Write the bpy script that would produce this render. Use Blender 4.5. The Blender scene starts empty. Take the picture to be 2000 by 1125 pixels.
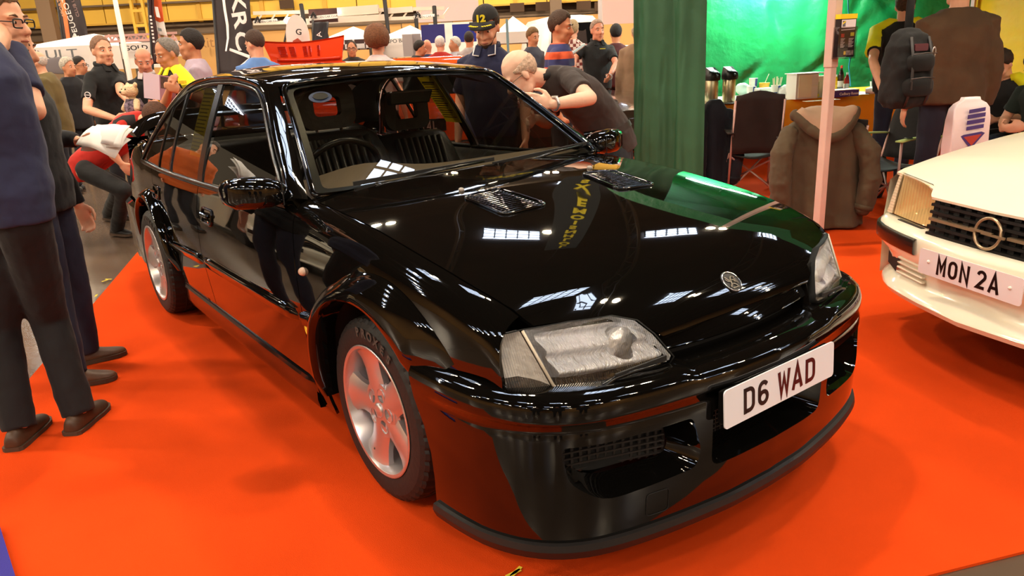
import bpy, bmesh, math, random
import numpy as np
from mathutils import Vector, Matrix, Euler
from mathutils.geometry import delaunay_2d_cdt
random.seed(7)
PI = math.pi
S = bpy.context.scene
COL = S.collection

# ---------------------------------------------------------------- camera
CP = np.array([2.1284, -1.7676, 1.4512])
YAW, PIT, ROL, FPX = 2.5057, 0.3043, 0.0490, 1476.8
def cam_axes():
    f = np.array([math.cos(YAW)*math.cos(PIT), math.sin(YAW)*math.cos(PIT), -math.sin(PIT)])
    r = np.cross(f, [0, 0, 1.]); r /= np.linalg.norm(r)
    d = np.cross(f, r)
    c, s = math.cos(ROL), math.sin(ROL)
    return c*r + s*d, -s*r + c*d, f
RX, DN, FW = cam_axes()
cd = bpy.data.cameras.new('camera')
cam = bpy.data.objects.new('camera', cd); COL.objects.link(cam)
M4 = Matrix([[RX[i], -DN[i], -FW[i], CP[i]] for i in range(3)] + [[0, 0, 0, 1]])
cam.matrix_world = M4
cd.sensor_width = 36; cd.lens = FPX/2000*36; cd.clip_start = .05; cd.clip_end = 300
S.camera = cam
def at(u, v, depth):
    """point of the hall seen at photo pixel u,v at a distance along the view axis"""
    return CP + depth*(FW + (u-1000)/FPX*RX + (v-562.5)/FPX*DN)
def on_plane(u, v, ax, val):
    d = FW + (u-1000)/FPX*RX + (v-562.5)/FPX*DN
    return CP + (val-CP[ax])/d[ax]*d

# ---------------------------------------------------------------- world, lamps, exposure
S.view_settings.view_transform = 'Standard'; S.view_settings.look = 'None'
S.view_settings.gamma = 1; S.view_settings.use_curve_mapping = False
S.view_settings.exposure = -0.08
W = bpy.data.worlds.new('hall_light'); S.world = W; W.use_nodes = True
bg = W.node_tree.nodes['Background']; bg.inputs[0].default_value = (1, .74, .46, 1); bg.inputs[1].default_value = .16

def lin(c):
    return tuple(((x/255)/12.92 if x/255 <= .04045 else (((x/255)+.055)/1.055)**2.4) for x in c)
_m = {}
def mat(name, col=(128, 128, 128), rough=.5, metal=0., coat=0., spec=.5, noise=None, bump=None, emis=None, alpha=None, trans=0, ior=1.45, col2=None, sheen=0, aniso=None):
    """principled procedural material. noise=(scale, amount) tints; bump=(scale, strength[, stretch])"""
    if name in _m: return _m[name]
    m = bpy.data.materials.new(name); m.use_nodes = True
    nt = m.node_tree; b = nt.nodes['Principled BSDF']
    c = lin(col)
    b.inputs['Base Color'].default_value = (*c, 1); b.inputs['Roughness'].default_value = rough
    b.inputs['Metallic'].default_value = metal; b.inputs['Coat Weight'].default_value = coat; b.inputs['Coat Roughness'].default_value = .02
    b.inputs['Specular IOR Level'].default_value = spec; b.inputs['IOR'].default_value = ior
    b.inputs['Transmission Weight'].default_value = trans
    if sheen: b.inputs['Sheen Weight'].default_value = sheen
    if alpha is not None: b.inputs['Alpha'].default_value = alpha
    if emis: b.inputs['Emission Color'].default_value = (*lin(emis[0]), 1); b.inputs['Emission Strength'].default_value = emis[1]
    tc = None
    def coords(sc, stretch=None):
        nonlocal tc
        if tc is None: tc = nt.nodes.new('ShaderNodeTexCoord')
        mp = nt.nodes.new('ShaderNodeMapping'); nt.links.new(tc.outputs['Object'], mp.inputs[0])
        if stretch: mp.inputs['Scale'].default_value = stretch
        n = nt.nodes.new('ShaderNodeTexNoise'); n.inputs['Scale'].default_value = sc; n.inputs['Detail'].default_value = 4
        nt.links.new(mp.outputs[0], n.inputs['Vector'])
        return n
    if noise or col2:
        sc, am = (noise or (8, .3))[:2]
        n = coords(sc); mx = nt.nodes.new('ShaderNodeMix'); mx.data_type = 'RGBA'
        c2 = lin(col2) if col2 else tuple(x*(1-am) for x in c)
        ramp = nt.nodes.new('ShaderNodeMapRange'); ramp.inputs[1].default_value = .35; ramp.inputs[2].default_value = .65
        nt.links.new(n.outputs['Fac'], ramp.inputs[0]); nt.links.new(ramp.outputs[0], mx.inputs[0])
        mx.inputs[6].default_value = (*c, 1); mx.inputs[7].default_value = (*c2, 1)
        nt.links.new(mx.outputs[2], b.inputs['Base Color'])
    if bump:
        n = coords(bump[0], bump[2] if len(bump) > 2 else None)
        bn = nt.nodes.new('ShaderNodeBump'); bn.inputs['Strength'].default_value = bump[1]; bn.inputs['Distance'].default_value = .02
        nt.links.new(n.outputs['Fac'], bn.inputs['Height']); nt.links.new(bn.outputs[0], b.inputs['Normal'])
    _m[name] = m
    return m

def thin_glass(name, tint=(255, 255, 255), amount=.0, ior=1.5, rough=0.0, wave=None):
    """thin pane: fresnel mix of mirror and see-through"""
    if name in _m: return _m[name]
    m = bpy.data.materials.new(name); m.use_nodes = True; nt = m.node_tree; nt.nodes.clear()
    o = nt.nodes.new('ShaderNodeOutputMaterial'); mx = nt.nodes.new('ShaderNodeMixShader')
    t = nt.nodes.new('ShaderNodeBsdfTransparent'); t.inputs[0].default_value = (*lin(tint), 1)
    g = nt.nodes.new('ShaderNodeBsdfGlossy'); g.inputs['Roughness'].default_value = rough
    fr = nt.nodes.new('ShaderNodeFresnel'); fr.inputs[0].default_value = ior
    ad = nt.nodes.new('ShaderNodeMath'); ad.operation = 'MULTIPLY_ADD'; ad.inputs[1].default_value = 1.6; ad.inputs[2].default_value = amount; ad.use_clamp = True
    ge = nt.nodes.new('ShaderNodeNewGeometry'); io = nt.nodes.new('ShaderNodeMapRange'); io.inputs[3].default_value = ior; io.inputs[4].default_value = 1/ior   # same mirror from both faces of a thin pane
    nt.links.new(ge.outputs['Backfacing'], io.inputs[0]); nt.links.new(io.outputs[0], fr.inputs[0])
    nt.links.new(fr.outputs[0], ad.inputs[0]); nt.links.new(ad.outputs[0], mx.inputs[0])
    nt.links.new(t.outputs[0], mx.inputs[1]); nt.links.new(g.outputs[0], mx.inputs[2]); nt.links.new(mx.outputs[0], o.inputs[0])
    if wave:
        tc = nt.nodes.new('ShaderNodeTexCoord'); w = nt.nodes.new('ShaderNodeTexWave'); w.bands_direction = wave[0]
        w.inputs['Scale'].default_value = wave[1]; bn = nt.nodes.new('ShaderNodeBump'); bn.inputs['Strength'].default_value = wave[2]; bn.inputs['Distance'].default_value = .01
        nt.links.new(tc.outputs['Object'], w.inputs[0]); nt.links.new(w.outputs['Fac'], bn.inputs['Height']); nt.links.new(bn.outputs[0], g.inputs['Normal']); nt.links.new(bn.outputs[0], fr.inputs['Normal'])
    _m[name] = m
    return m

# ---------------------------------------------------------------- mesh helpers
def tag(o, label=None, cat=None, group=None, kind=None):
    if label: o['label'] = label
    if cat: o['category'] = cat
    if group: o['group'] = group
    if kind: o['kind'] = kind
    return o
def link(name, me, parent=None):
    o = bpy.data.objects.new(name, me); COL.objects.link(o)
    if parent: o.parent = parent
    return o
def empty(name, loc=(0, 0, 0), rz=0., label=None, cat=None, group=None):
    o = link(name, None); o.location = loc; o.rotation_euler = (0, 0, rz); o.empty_display_size = .1
    return tag(o, label, cat, group)
def dup(root, loc=None, rz=None, label=None, group=None, parent=None):
    r = root.copy(); COL.objects.link(r)
    if parent: r.parent = parent
    if loc is not None: r.location = loc
    if rz is not None: r.rotation_euler = (0, 0, rz)
    if label: r['label'] = label
    if group: r['group'] = group
    for ch in list(root.children): dup(ch, parent=r)
    return r
def frame(d, up=(0, 0, 1)):
    d = np.array(d, float); d /= np.linalg.norm(d)+1e-12
    u = np.array(up, float)
    if abs(d@u) > .96: u = np.array([1., 0, 0])
    a = np.cross(u, d); a /= np.linalg.norm(a); b = np.cross(d, a)
    return a, b, d
class MB:
    def __init__(s): s.v = []; s.f = []; s.n = 0
    def add(s, v, f):
        v = np.asarray(v, float).reshape(-1, 3)
        s.v.append(v); s.f += [tuple(i+s.n for i in q) for q in f]; s.n += len(v); return s
    def box(s, c, d, R=None):
        k = np.array([[x, y, z] for x in (-.5, .5) for y in (-.5, .5) for z in (-.5, .5)])*np.array(d)
        if R is not None: k = k@np.array(R).T
        return s.add(k+np.array(c), [(0, 1, 3, 2), (4, 6, 7, 5), (0, 4, 5, 1), (2, 3, 7, 6), (0, 2, 6, 4), (1, 5, 7, 3)])
    def bar(s, a, b, w, h, up=(0, 0, 1)):
        a = np.array(a, float); b = np.array(b, float); x, y, z = frame(b-a, up)
        return s.box((a+b)/2, (w, h, np.linalg.norm(b-a)), np.stack([x, y, z], 1))
    def loft(s, rings, caps=True, closed=True):
        rings = [np.asarray(r, float) for r in rings]; n = len(rings[0]); b = s.n; f = []
        for i in range(len(rings)-1):
            for j in range(n if closed else n-1):
                k = (j+1) % n
                f.append((i*n+j, i*n+k, (i+1)*n+k, (i+1)*n+j))
        if caps and closed: f.append(tuple(range(n-1, -1, -1))); f.append(tuple((len(rings)-1)*n+j for j in range(n)))
        return s.add(np.concatenate(rings), f)
    def tube(s, pts, r, n=8, ry=None, up=(0, 0, 1), caps=True, round_ends=False):
        pts = [np.array(p, float) for p in pts]; m = len(pts)
        r = [r]*m if np.isscalar(r) else list(r); q = r if ry is None else ([ry]*m if np.isscalar(ry) else list(ry))
        if round_ends:
            d0 = pts[0]-pts[1]; d0 /= np.linalg.norm(d0); d1 = pts[-1]-pts[-2]; d1 /= np.linalg.norm(d1)
            pre = [(pts[0]+d0*r[0]*k, r[0]*h, q[0]*h) for k, h in ((.95, .3), (.7, .71), (.3, .95))]
            post = [(pts[-1]+d1*r[-1]*k, r[-1]*h, q[-1]*h) for k, h in ((.3, .95), (.7, .71), (.95, .3))]
            pts = [a[0] for a in pre]+pts+[a[0] for a in post]; r = [a[1] for a in pre]+r+[a[1] for a in post]; q = [a[2] for a in pre]+q+[a[2] for a in post]; m = len(pts)
        rings = []; ang = np.arange(n)*2*PI/n; pa = None
        for i in range(m):
            d = pts[min(i+1, m-1)]-pts[max(i-1, 0)]
            a, b, d = frame(d, up)
            if pa is not None and pa@a < 0: a, b = -a, -b
            pa = a
            rings.append(pts[i]+np.outer(np.cos(ang)*r[i], a)+np.outer(np.sin(ang)*q[i], b))
        return s.loft(rings, caps)
    def ell(s, c, rad, n=12, R=None):
        m = max(4, n//2); rings = []
        for i in range(m+1):
            t = PI*i/m; rr = max(math.sin(t), .001)
            a = np.arange(n)*2*PI/n
            k = np.stack([np.cos(a)*rr, np.sin(a)*rr, np.full(n, -math.cos(t))], 1)*np.array(rad)
            if R is not None: k = k@np.array(R).T
            rings.append(k+np.array(c))
        return s.loft(rings)
    def lathe(s, prof, c=(0, 0, 0), axis=(0, 0, 1), n=24, caps=True):
        a, b, d = frame(axis); ang = np.arange(n)*2*PI/n
        return s.loft([np.array(c)+d*h+np.outer(np.cos(ang)*r, a)+np.outer(np.sin(ang)*r, b) for r, h in prof], caps)
    def grid(s, P):
        P = np.asarray(P, float); h, w = P.shape[:2]
        return s.add(P.reshape(-1, 3), [(i*w+j, i*w+j+1, (i+1)*w+j+1, (i+1)*w+j) for i in range(h-1) for j in range(w-1)])
    def prism(s, poly, h, T=None):
        """polygon (x,y) extruded from z=0 to h, mapped by T(Nx3)->Nx3"""
        n = len(poly); P = np.array([[x, y, 0] for x, y in poly]+[[x, y, h] for x, y in poly], float)
        if T is not None: P = T(P)
        return s.add(P, [tuple(range(n-1, -1, -1)), tuple(range(n, 2*n))]+[(i, (i+1) % n, n+(i+1) % n, n+i) for i in range(n)])
    def mesh(s, name='m'):
        me = bpy.data.meshes.new(name)
        me.from_pydata(np.concatenate(s.v).tolist() if s.v else [], [], s.f); me.update()
        return me
    def build(s, name, m, parent=None, smooth=False, bevel=0, sub=0, fix=False, solid=0, remesh=0, sm=0, disp=None, ang=None, label=None):
        me = s.mesh(name)
        if fix:
            bm = bmesh.new(); bm.from_mesh(me); bmesh.ops.recalc_face_normals(bm, faces=bm.faces); bm.to_mesh(me); bm.free()
        o = link(name, me, parent); mods = []
        if solid: q = o.modifiers.new('s', 'SOLIDIFY'); q.thickness = solid; q.offset = 0; mods.append(q)
        if remesh:
            q = o.modifiers.new('r', 'REMESH'); q.mode = 'VOXEL'; q.voxel_size = remesh
            if sm: q = o.modifiers.new('k', 'SMOOTH'); q.factor = .5; q.iterations = sm
        if disp:
            t = bpy.data.textures.new('fold', 'CLOUDS'); t.noise_scale = disp[0]
            q = o.modifiers.new('d', 'DISPLACE'); q.texture = t; q.strength = disp[1]; q.mid_level = .5; q.texture_coords = 'LOCAL'
        if bevel: q = o.modifiers.new('b', 'BEVEL'); q.width = bevel; q.segments = 2; q.limit_method = 'ANGLE'; q.angle_limit = .6
        if sub: q = o.modifiers.new('u', 'SUBSURF'); q.levels = sub; q.render_levels = sub
        if len(o.modifiers):
            dg = bpy.context.evaluated_depsgraph_get(); me2 = bpy.data.meshes.new_from_object(o.evaluated_get(dg))
            o.modifiers.clear(); o.data = me2; bpy.data.meshes.remove(me); me = me2; me.name = name
        me.materials.clear(); me.materials.append(m)
        if smooth or sub or remesh: me.polygons.foreach_set('use_smooth', [True]*len(me.polygons))
        if ang or (bevel and smooth): me.set_sharp_from_angle(angle=ang or .7)
        if label: o['label'] = label
        return o

def text_mb(txt, size, T, ext=.002, sx=1., bold=0., align='CENTER', res=3):
    """flat lettering: x right, y up in the plane given by T(Nx3)->Nx3"""
    c = bpy.data.curves.new('t', 'FONT'); c.body = txt; c.size = size; c.align_x = align; c.extrude = ext/2; c.offset = bold; c.resolution_u = res
    o = bpy.data.objects.new('t', c); COL.objects.link(o)
    dg = bpy.context.evaluated_depsgraph_get(); me = bpy.data.meshes.new_from_object(o.evaluated_get(dg))
    v = np.array([p.co[:] for p in me.vertices]).reshape(-1, 3); f = [tuple(p.vertices) for p in me.polygons]
    bpy.data.objects.remove(o); bpy.data.curves.remove(c); bpy.data.meshes.remove(me)
    if len(v) == 0: return MB()
    v[:, 0] *= sx; v[:, 2] += ext/2
    return MB().add(T(v), f)
def planeT(o, x, y):
    """map (x,y,z) to o + x*X + y*Y + z*N"""
    o = np.array(o, float); X = np.array(x, float); X /= np.linalg.norm(X); Y = np.array(y, float); Y -= X*(X@Y); Y /= np.linalg.norm(Y); N = np.cross(X, Y)
    return lambda P: o+np.outer(P[:, 0], X)+np.outer(P[:, 1], Y)+np.outer(P[:, 2], N)

def inpoly(pts, poly):
    x, y = pts[:, 0], pts[:, 1]; c = np.zeros(len(pts), bool); n = len(poly); j = n-1
    for i in range(n):
        xi, yi = poly[i]; xj, yj = poly[j]
        if yi != yj:
            c ^= ((yi > y) != (yj > y)) & (x < (xj-xi)*(y-yi)/(yj-yi)+xi)
        j = i
    return c
def dens(poly, h):
    out = []; n = len(poly)
    for i in range(n):
        a = np.array(poly[i], float); b = np.array(poly[(i+1) % n], float); k = max(1, int(math.ceil(np.linalg.norm(b-a)/h)))
        for j in range(k): out.append(a+(b-a)*j/k)
    return np.array(out)
def rrect(u0, v0, u1, v1, r, n=4):
    P = []
    for cx, cy, a in ((u1-r, v1-r, 0), (u0+r, v1-r, 90), (u0+r, v0+r, 180), (u1-r, v0+r, 270)):
        for i in range(n+1):
            t = math.radians(a+90*i/n); P.append((cx+r*math.cos(t), cy+r*math.sin(t)))
    return P
def rcorner(poly, r, n=4):
    """round every corner of a polygon"""
    P = []; m = len(poly); r = [r]*m if np.isscalar(r) else r
    for i in range(m):
        a, b, c = (np.array(poly[(i+k) % m], float) for k in (-1, 0, 1))
        u = a-b; w = c-b; lu, lw = np.linalg.norm(u), np.linalg.norm(w); k = min(r[i], lu*.45, lw*.45)
        if k < 1e-6: P.append(b); continue
        p, q = b+u/lu*k, b+w/lw*k
        for j in range(n+1):
            t = j/n; P.append((1-t)**2*p+2*t*(1-t)*b+t*t*q)
    return P
def cdt_panel(name, outline, fn, m, parent=None, holes=(), h=.03, flange=.012, flip=False, mirror=False, label=None, off=0.):
    """panel on the surface fn(u,v) bounded by outline (u,v), with analytic normals and a folded edge"""
    loops = [dens(outline, h)]+[dens(q, h) for q in holes]
    lo = loops[0].min(0); hi = loops[0].max(0)
    gx, gy = np.meshgrid(np.arange(lo[0], hi[0], h), np.arange(lo[1], hi[1], h)); g = np.stack([gx.ravel(), gy.ravel()], 1)
    k = inpoly(g, loops[0])
    for q in loops[1:]: k &= ~inpoly(g, q)
    g = g[k]; allb = np.concatenate(loops)
    if len(g): g = g[np.array([np.min(((allb-p)**2).sum(1)) for p in g]) > (h*.5)**2]
    pts = np.concatenate([allb, g]); edges = []; b = 0
    for q in loops: n = len(q); edges += [(b+i, b+(i+1) % n) for i in range(n)]; b += n
    vo, eo, fo, ov, oe, of = delaunay_2d_cdt([Vector(p) for p in pts], edges, [], 0, 1e-7)
    P2 = np.array([v[:] for v in vo]); F = [tuple(f) for f in fo]
    ce = np.array([P2[list(f)].mean(0) for f in F]); k = inpoly(ce, loops[0])
    for q in loops[1:]: k &= ~inpoly(ce, q)
    F = [f for f, z in zip(F, k) if z]
    u, v = P2[:, 0], P2[:, 1]; e = 1e-4
    P = fn(u, v); N = np.cross(fn(u+e, v)-fn(u-e, v), fn(u, v+e)-fn(u, v-e)); N /= np.linalg.norm(N, axis=1)[:, None]+1e-15
    if flip: N = -N
    if off: P = P+N*off
    cnt = {}
    Fo = []
    for f in F:
        a, b_, c = P[list(f)]
        if np.cross(b_-a, c-a)@(N[f[0]]+N[f[1]]+N[f[2]]) < 0: f = f[::-1]
        Fo.append(f)
        for i in range(3): cnt[(f[i], f[(i+1) % 3])] = 1
    bd = [(a, b_) for (a, b_) in cnt if (b_, a) not in cnt]
    V = [P]; nv = len(P); FF = list(Fo); nP = len(Fo)
    if flange:
        ids = sorted({i for q in bd for i in q}); mp = {a: nv+i for i, a in enumerate(ids)}; mp2 = {a: nv+len(ids)+i for i, a in enumerate(ids)}
        V += [P[ids], P[ids]-N[ids]*flange]
        FF += [(mp[b_], mp[a], mp2[a], mp2[b_]) for a, b_ in bd]
    V = np.concatenate(V)
    if mirror: V = V*np.array([1, -1, 1]); N = N*np.array([1, -1, 1]); FF = [f[::-1] for f in FF]
    me = bpy.data.meshes.new(name); me.from_pydata(V.tolist(), [], FF); me.update()
    me.polygons.foreach_set('use_smooth', [True]*len(me.polygons))
    nl = []
    for i, f in enumerate(FF):
        nl += [tuple(N[j]) for j in f] if i < nP else [(0, 0, 0)]*len(f)
    me.normals_split_custom_set(nl)
    me.materials.append(m)
    o = link(name, me, parent)
    if label: o['label'] = label
    return o
# ---------------------------------------------------------------- hall lamps and roof lights
HZ = 10.0
FH_ = np.array([math.cos(YAW), math.sin(YAW), 0]); RH_ = np.array([math.sin(YAW), -math.cos(YAW), 0])
GLOW = mat('skylight_glow', (225, 236, 255), .5, emis=((214, 230, 255), 20.0))
ROOFM = mat('roof_brown', (58, 46, 36), .9, noise=(.6, .4))
STEEL = mat('roof_steel', (84, 74, 62), .6)
e1 = np.array([3.6, 4.4]); e2 = np.array([10.5, -4.8]); u1 = e1/np.linalg.norm(e1); u2 = np.array([u1[1], -u1[0]])
SKY = []
for i in range(-9, 7):
    for j in range(-4, 5):
        c = np.array([-11., 8.6])+i*e1+j*e2
        if -42 < c[0] < 29 and -35 < c[1] < 34: SKY.append(c)
FRM = mat('skylight_bar', (40, 38, 36), .6)
for n_, c in enumerate(SKY):
    R3 = np.stack([[*u1, 0], [*u2, 0], [0, 0, 1]], 1)
    s = tag(MB().box((c[0], c[1], HZ-.05), (1.9, 1.4, .04), R3).build('skylight', GLOW), kind='structure')
    f = MB()
    for t in np.linspace(-.95, .95, 6): f.box((c[0]+u1[0]*t, c[1]+u1[1]*t, HZ-.09), (.05, 1.4, .05), R3)
    for t in (-.5, .0, .5): f.box((c[0]+u2[0]*t, c[1]+u2[1]*t, HZ-.09), (1.95, .05, .05), R3)
    f.build('skylight_frame', FRM, s)
    if c[0] < -36 or c[1] > 33: continue
    for q in (-.28, .28):
        p = c+u1*(1.45+q)+u2*.35
        l = bpy.data.lights.new('hall_lamp', 'AREA'); l.shape = 'DISK'; l.size = .34; l.energy = 300 if c[0] < 4 else 190; l.color = (1, .80, .54)
        o = bpy.data.objects.new('hall_lamp', l); o.location = (p[0], p[1], HZ-.7); COL.objects.link(o)
for k in range(-3, 4):      # unseen fill lamps added to brighten the far yellow wall
    p = CP+FH_*30+RH_*k*9.; l = bpy.data.lights.new('wall_fill', 'AREA'); l.shape = 'RECTANGLE'; l.size = 1.2; l.size_y = .4; l.energy = 1250; l.color = (1, .84, .6)
    o = bpy.data.objects.new('wall_fill', l); o.location = (p[0], p[1], 9.2); o.rotation_euler = Vector((FH_[0], FH_[1], -.42)).to_track_quat('-Z', 'Z').to_euler(); COL.objects.link(o)
tag(MB().box((-14, 8, HZ+.1), (90, 90, .1)).build('ceiling', ROOFM), kind='structure')
tr = 0
for k in range(-5, 6):      # roof trusses
    c = np.array([-9, 8.6])+np.array([10.5, -4.8])*0+e1*k*1.0+e1*.5
    a, b = c-u2*38, c+u2*30; m = MB()
    for dz in (-.15, -1.0): m.bar((*a, HZ+dz), (*b, HZ+dz), .09, .09)
    L = 68; n = 26
    for i in range(n):
        p, q = a+(b-a)*i/n, a+(b-a)*(i+.5)/n; r = a+(b-a)*(i+1)/n
        m.bar((*p, HZ-.15), (*q, HZ-1.0), .05, .05); m.bar((*q, HZ-1.0), (*r, HZ-.15), .05, .05)
    tag(m.build('trim_1', STEEL), kind='structure').name = 'trim_%d' % (k+6)
# ================================================================ THE HALL
fl = mat('hall_floor', (100, 82, 68), .22, noise=(.9, .45), bump=(22, .05))
tag(MB().box((-14, 8, -.06), (90, 90, .1)).build('floor', fl), kind='structure')
CA, CB = np.array([.925, -.379]), np.array([.379, .925])
def carp(a0, a1, b0, b1, z0, z1, name, m, label):
    P = [a*CA+b*CB for a, b in ((a0, b0), (a1, b0), (a1, b1), (a0, b1))]
    return tag(MB().loft([[(*p, z0) for p in P], [(*p, z1) for p in P]]).build(name, m, fix=True), label, 'carpet')
CARPET = mat('red_carpet', (216, 70, 20), 1., spec=.05, noise=(1.6, .14), bump=(420, .35))
RC = carp(-9.5, 1.21, -2.33, 11, -.0095, 0, 'carpet', CARPET, 'large bright red display carpet under the black and white cars')
LITTER = mat('litter_yellow', (225, 200, 60), .7)
lt = MB()
for u, v in ((205, 549), (212, 546), (188, 578), (1008, 1118), (1003, 1121)):
    p = on_plane(u, v, 2, 0); a = u*.7; lt.box(p+[0, 0, .003], (.05, .012, .002), rotm_ if False else np.array(Matrix.Rotation(a, 3, 'Z')))
tag(lt.build('paper_scraps', LITTER), 'tiny yellow paper scraps lying on the floor by the carpet edge', 'litter', kind='stuff')
FHv = np.array([math.cos(YAW), math.sin(YAW), 0]); RHv = np.array([math.sin(YAW), -math.cos(YAW), 0]); RHALL = np.stack([RHv, FHv, [0, 0, 1]], 1)
def slab(mb, u0, v0, u1, v1, d, t=.05, lean=0.):
    """upright board facing the camera, given its picture box and its distance"""
    uc, vc = (u0+u1)/2, (v0+v1)/2; c = at(uc, vc, d); w = (at(u1, vc, d)-at(u0, vc, d))@RHv; h = at(uc, v0, d)[2]-at(uc, v1, d)[2]
    R = RHALL@np.array(Matrix.Rotation(lean, 3, 'Y')) if lean else RHALL
    return mb.box(c, (w, t, h), R)
def board(name, u0, v0, u1, v1, d, m, par=None, t=.05, label=None, cat=None, lean=0., group=None, kind=None):
    return tag(slab(MB(), u0, v0, u1, v1, d, t, lean).build(name, m, par), label, cat, group, kind)
def lettering(txt, u, v, d, hpx, m, par=None, rot=0., sx=1., front=.04, bold=0., align='CENTER', name='lettering'):
    o = at(u, v, d)-FHv*front; c, s = math.cos(rot), math.sin(rot)
    X = RHv*c+np.array([0, 0, 1])*s; Y = -RHv*s+np.array([0, 0, 1])*c; k = hpx*d/FPX/.72
    T = planeT(o, X, Y); mb = text_mb(txt, k, lambda V: T(V-np.array([0, .36*k, 0])), .01, sx, bold*k, align)
    return mb.build(name, m, par) if mb.n else None
# far wall: yellow cladding on rails and posts over a boarded base
WD = 44.
WYEL = mat('wall_yellow', (226, 178, 66), .6, noise=(.35, .12)); WYD = mat('wall_yellow_dark', (196, 148, 48), .6); WTAN = mat('wall_tan', (196, 146, 84), .7, noise=(.3, .12)); WGR = mat('wall_grey', (104, 84, 66), .7)
wall = tag(MB().box(at(600, -60, WD+.6)*[1, 1, 0]+[0, 0, 5], (84, .3, 10.2), RHALL).build('wall_back', WGR), kind='structure')
for u in range(-110, 2050, 62):
    for v0, v1 in ((-78, 19), (22, 52)):
        sl_ = -.047*(u+31-1000)*0
        c = at(u+31, 0, WD+.3); 
        z0, z1 = (4.05, 4.98) if v0 == 22 else (5.06, 9.6)
        MB().box((c[0], c[1], (z0+z1)/2), (62*WD/FPX-.05, .12, z1-z0), RHALL).build('cladding_panel', WYEL, wall)
for u in range(-110, 2050, 124):
    c = at(u, 0, WD+.2); MB().box((c[0], c[1], 6.6), (.22, .16, 5.4), RHALL).build('cladding_post', WYD, wall)
for u in range(-110, 2050, 178):
    c = at(u+89, 0, WD+.25); MB().box((c[0], c[1], 1.75), (178*WD/FPX-.04, .12, 3.0), RHALL).build('base_board', WTAN, wall)
c = at(900, 0, WD+.1)
for z, m in ((4.0, WYD), (3.36, WGR), (5.02, WGR)): MB().box((c[0], c[1], z), (84, .14, .10), RHALL).build('wall_rail', m, wall)
for nm, u, w, m in (('trim_20', 86, 27, mat('column_grey', (136, 108, 84), .6)), ('trim_21', 870, 22, WGR), ('trim_22', 1085, 22, WGR)):
    c = at(u, 0, WD-1.2); tag(MB().box((c[0], c[1], 5), (w*WD/FPX, .5, 10), RHALL).build(nm, m), kind='structure')
c = at(266, 0, WD-1.); lad = MB()
for s in (-.32, .32): lad.box(np.array([c[0], c[1], 5.6])+RHv*s, (.14, .2, 6.2), RHALL)
for z in np.arange(3, 8.6, .8): lad.box((c[0], c[1], z), (.7, .16, .16), RHALL)
tag(lad.build('trim_23', WYEL), kind='structure')
for u, v in ((1010, 14), (1060, 12), (1140, 10), (1175, 12), (470, 14), (560, 8), (590, 30)):   # dark ducts and openings high on the wall
    board('wall_opening', u-14, v-8, u+14, v+9, WD-.1, mat('wall_hole', (70, 48, 30), .8), wall)
lettering('kit', 404, 82, WD-.2, 20, mat('wall_letter', (150, 104, 60), .7), wall)
for nm, c, d in (('wall_left', (-14, -37, 5), (90, .3, 10.2)), ('wall_right', (-14, 53, 5), (90, .3, 10.2)), ('wall_front', (31, 8, 5), (.3, 90, 10.2))):
    tag(MB().box(c, d).build(nm, WTAN), kind='structure')
# ================================================================ THE BLACK SALOON
PAINT = mat('black_gloss_paint', (8, 7, 6), .035, coat=1.0, spec=.05)
TRIM = mat('black_trim', (12, 11, 11), .22, spec=.5)
RUBBER = mat('tyre_rubber', (22, 21, 21), .62, bump=(60, .1))
DARK = mat('dark_void', (5, 5, 5), .8)
SATIN = mat('satin_silver', (205, 200, 202), .3, metal=.85)
CHROME = mat('chrome', (225, 222, 215), .08, metal=1)
LEATHER = mat('black_leather', (20, 17, 16), .42, bump=(25, .15))
PLATEW = mat('plate_white', (232, 228, 236), .35)
PLATEB = mat('plate_black', (14, 12, 12), .3)
PLATER = mat('plate_maroon', (72, 10, 14), .3)
def pch(xs, ys):
    xs = np.array(xs, float); ys = np.array(ys, float)
    h = np.diff(xs); d = np.diff(ys)/h; m = np.zeros(len(xs))
    ok = d[:-1]*d[1:] > 0; m[1:-1] = np.where(ok, 2*d[:-1]*d[1:]/np.where(ok, d[:-1]+d[1:], 1), 0)
    m[0] = d[0]; m[-1] = d[-1]
    def f(x):
        x = np.asarray(x, float); i = np.clip(np.searchsorted(xs, x)-1, 0, len(xs)-2)
        t = (x-xs[i])/h[i]; c = np.clip(t, 0, 1); c2 = c*c; c3 = c2*c
        r = (2*c3-3*c2+1)*ys[i]+(c3-2*c2+c)*h[i]*m[i]+(3*c2-2*c3)*ys[i+1]+(c3-c2)*h[i]*m[i+1]
        return r+np.where(t < 0, t*h[i]*m[i], 0)+np.where(t > 1, (t-1)*h[i]*m[i+1], 0)
    return f
prof = pch([.12, .17, .25, .36, .45, .60, .72, .85, .92], [.765, .785, .803, .816, .826, .838, .834, .812, .79])
plan = pch([-3.75, -3.4, -2.9, -2.2, -1., -.3, .2, .5, .7, .9], [-.13, -.05, -.015, 0, 0, -.005, -.02, -.045, -.078, -.14])
def ysd(x, z): return prof(z)+plan(x)
yb = pch([-3.75, -3.3, -3.05, -2.8, -2.2, -1.2, -.8, -.62, -.5, -.1, .21, .46, .65, .70, .9], [.62, .66, .71, .765, .785, .785, .772, .745, .722, .72, .72, .71, .68, .662, .58])
zb = pch([-3.75, -3.3, -3.1, -2.85, -2.2, -1.6, -1.0, -.7, -.5, -.1, .21, .46, .65, .70, .8, .9], [.98, 1.0, .975, .925, .908, .914, .928, .948, .966, .944, .907, .866, .815, .782, .70, .6])
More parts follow.
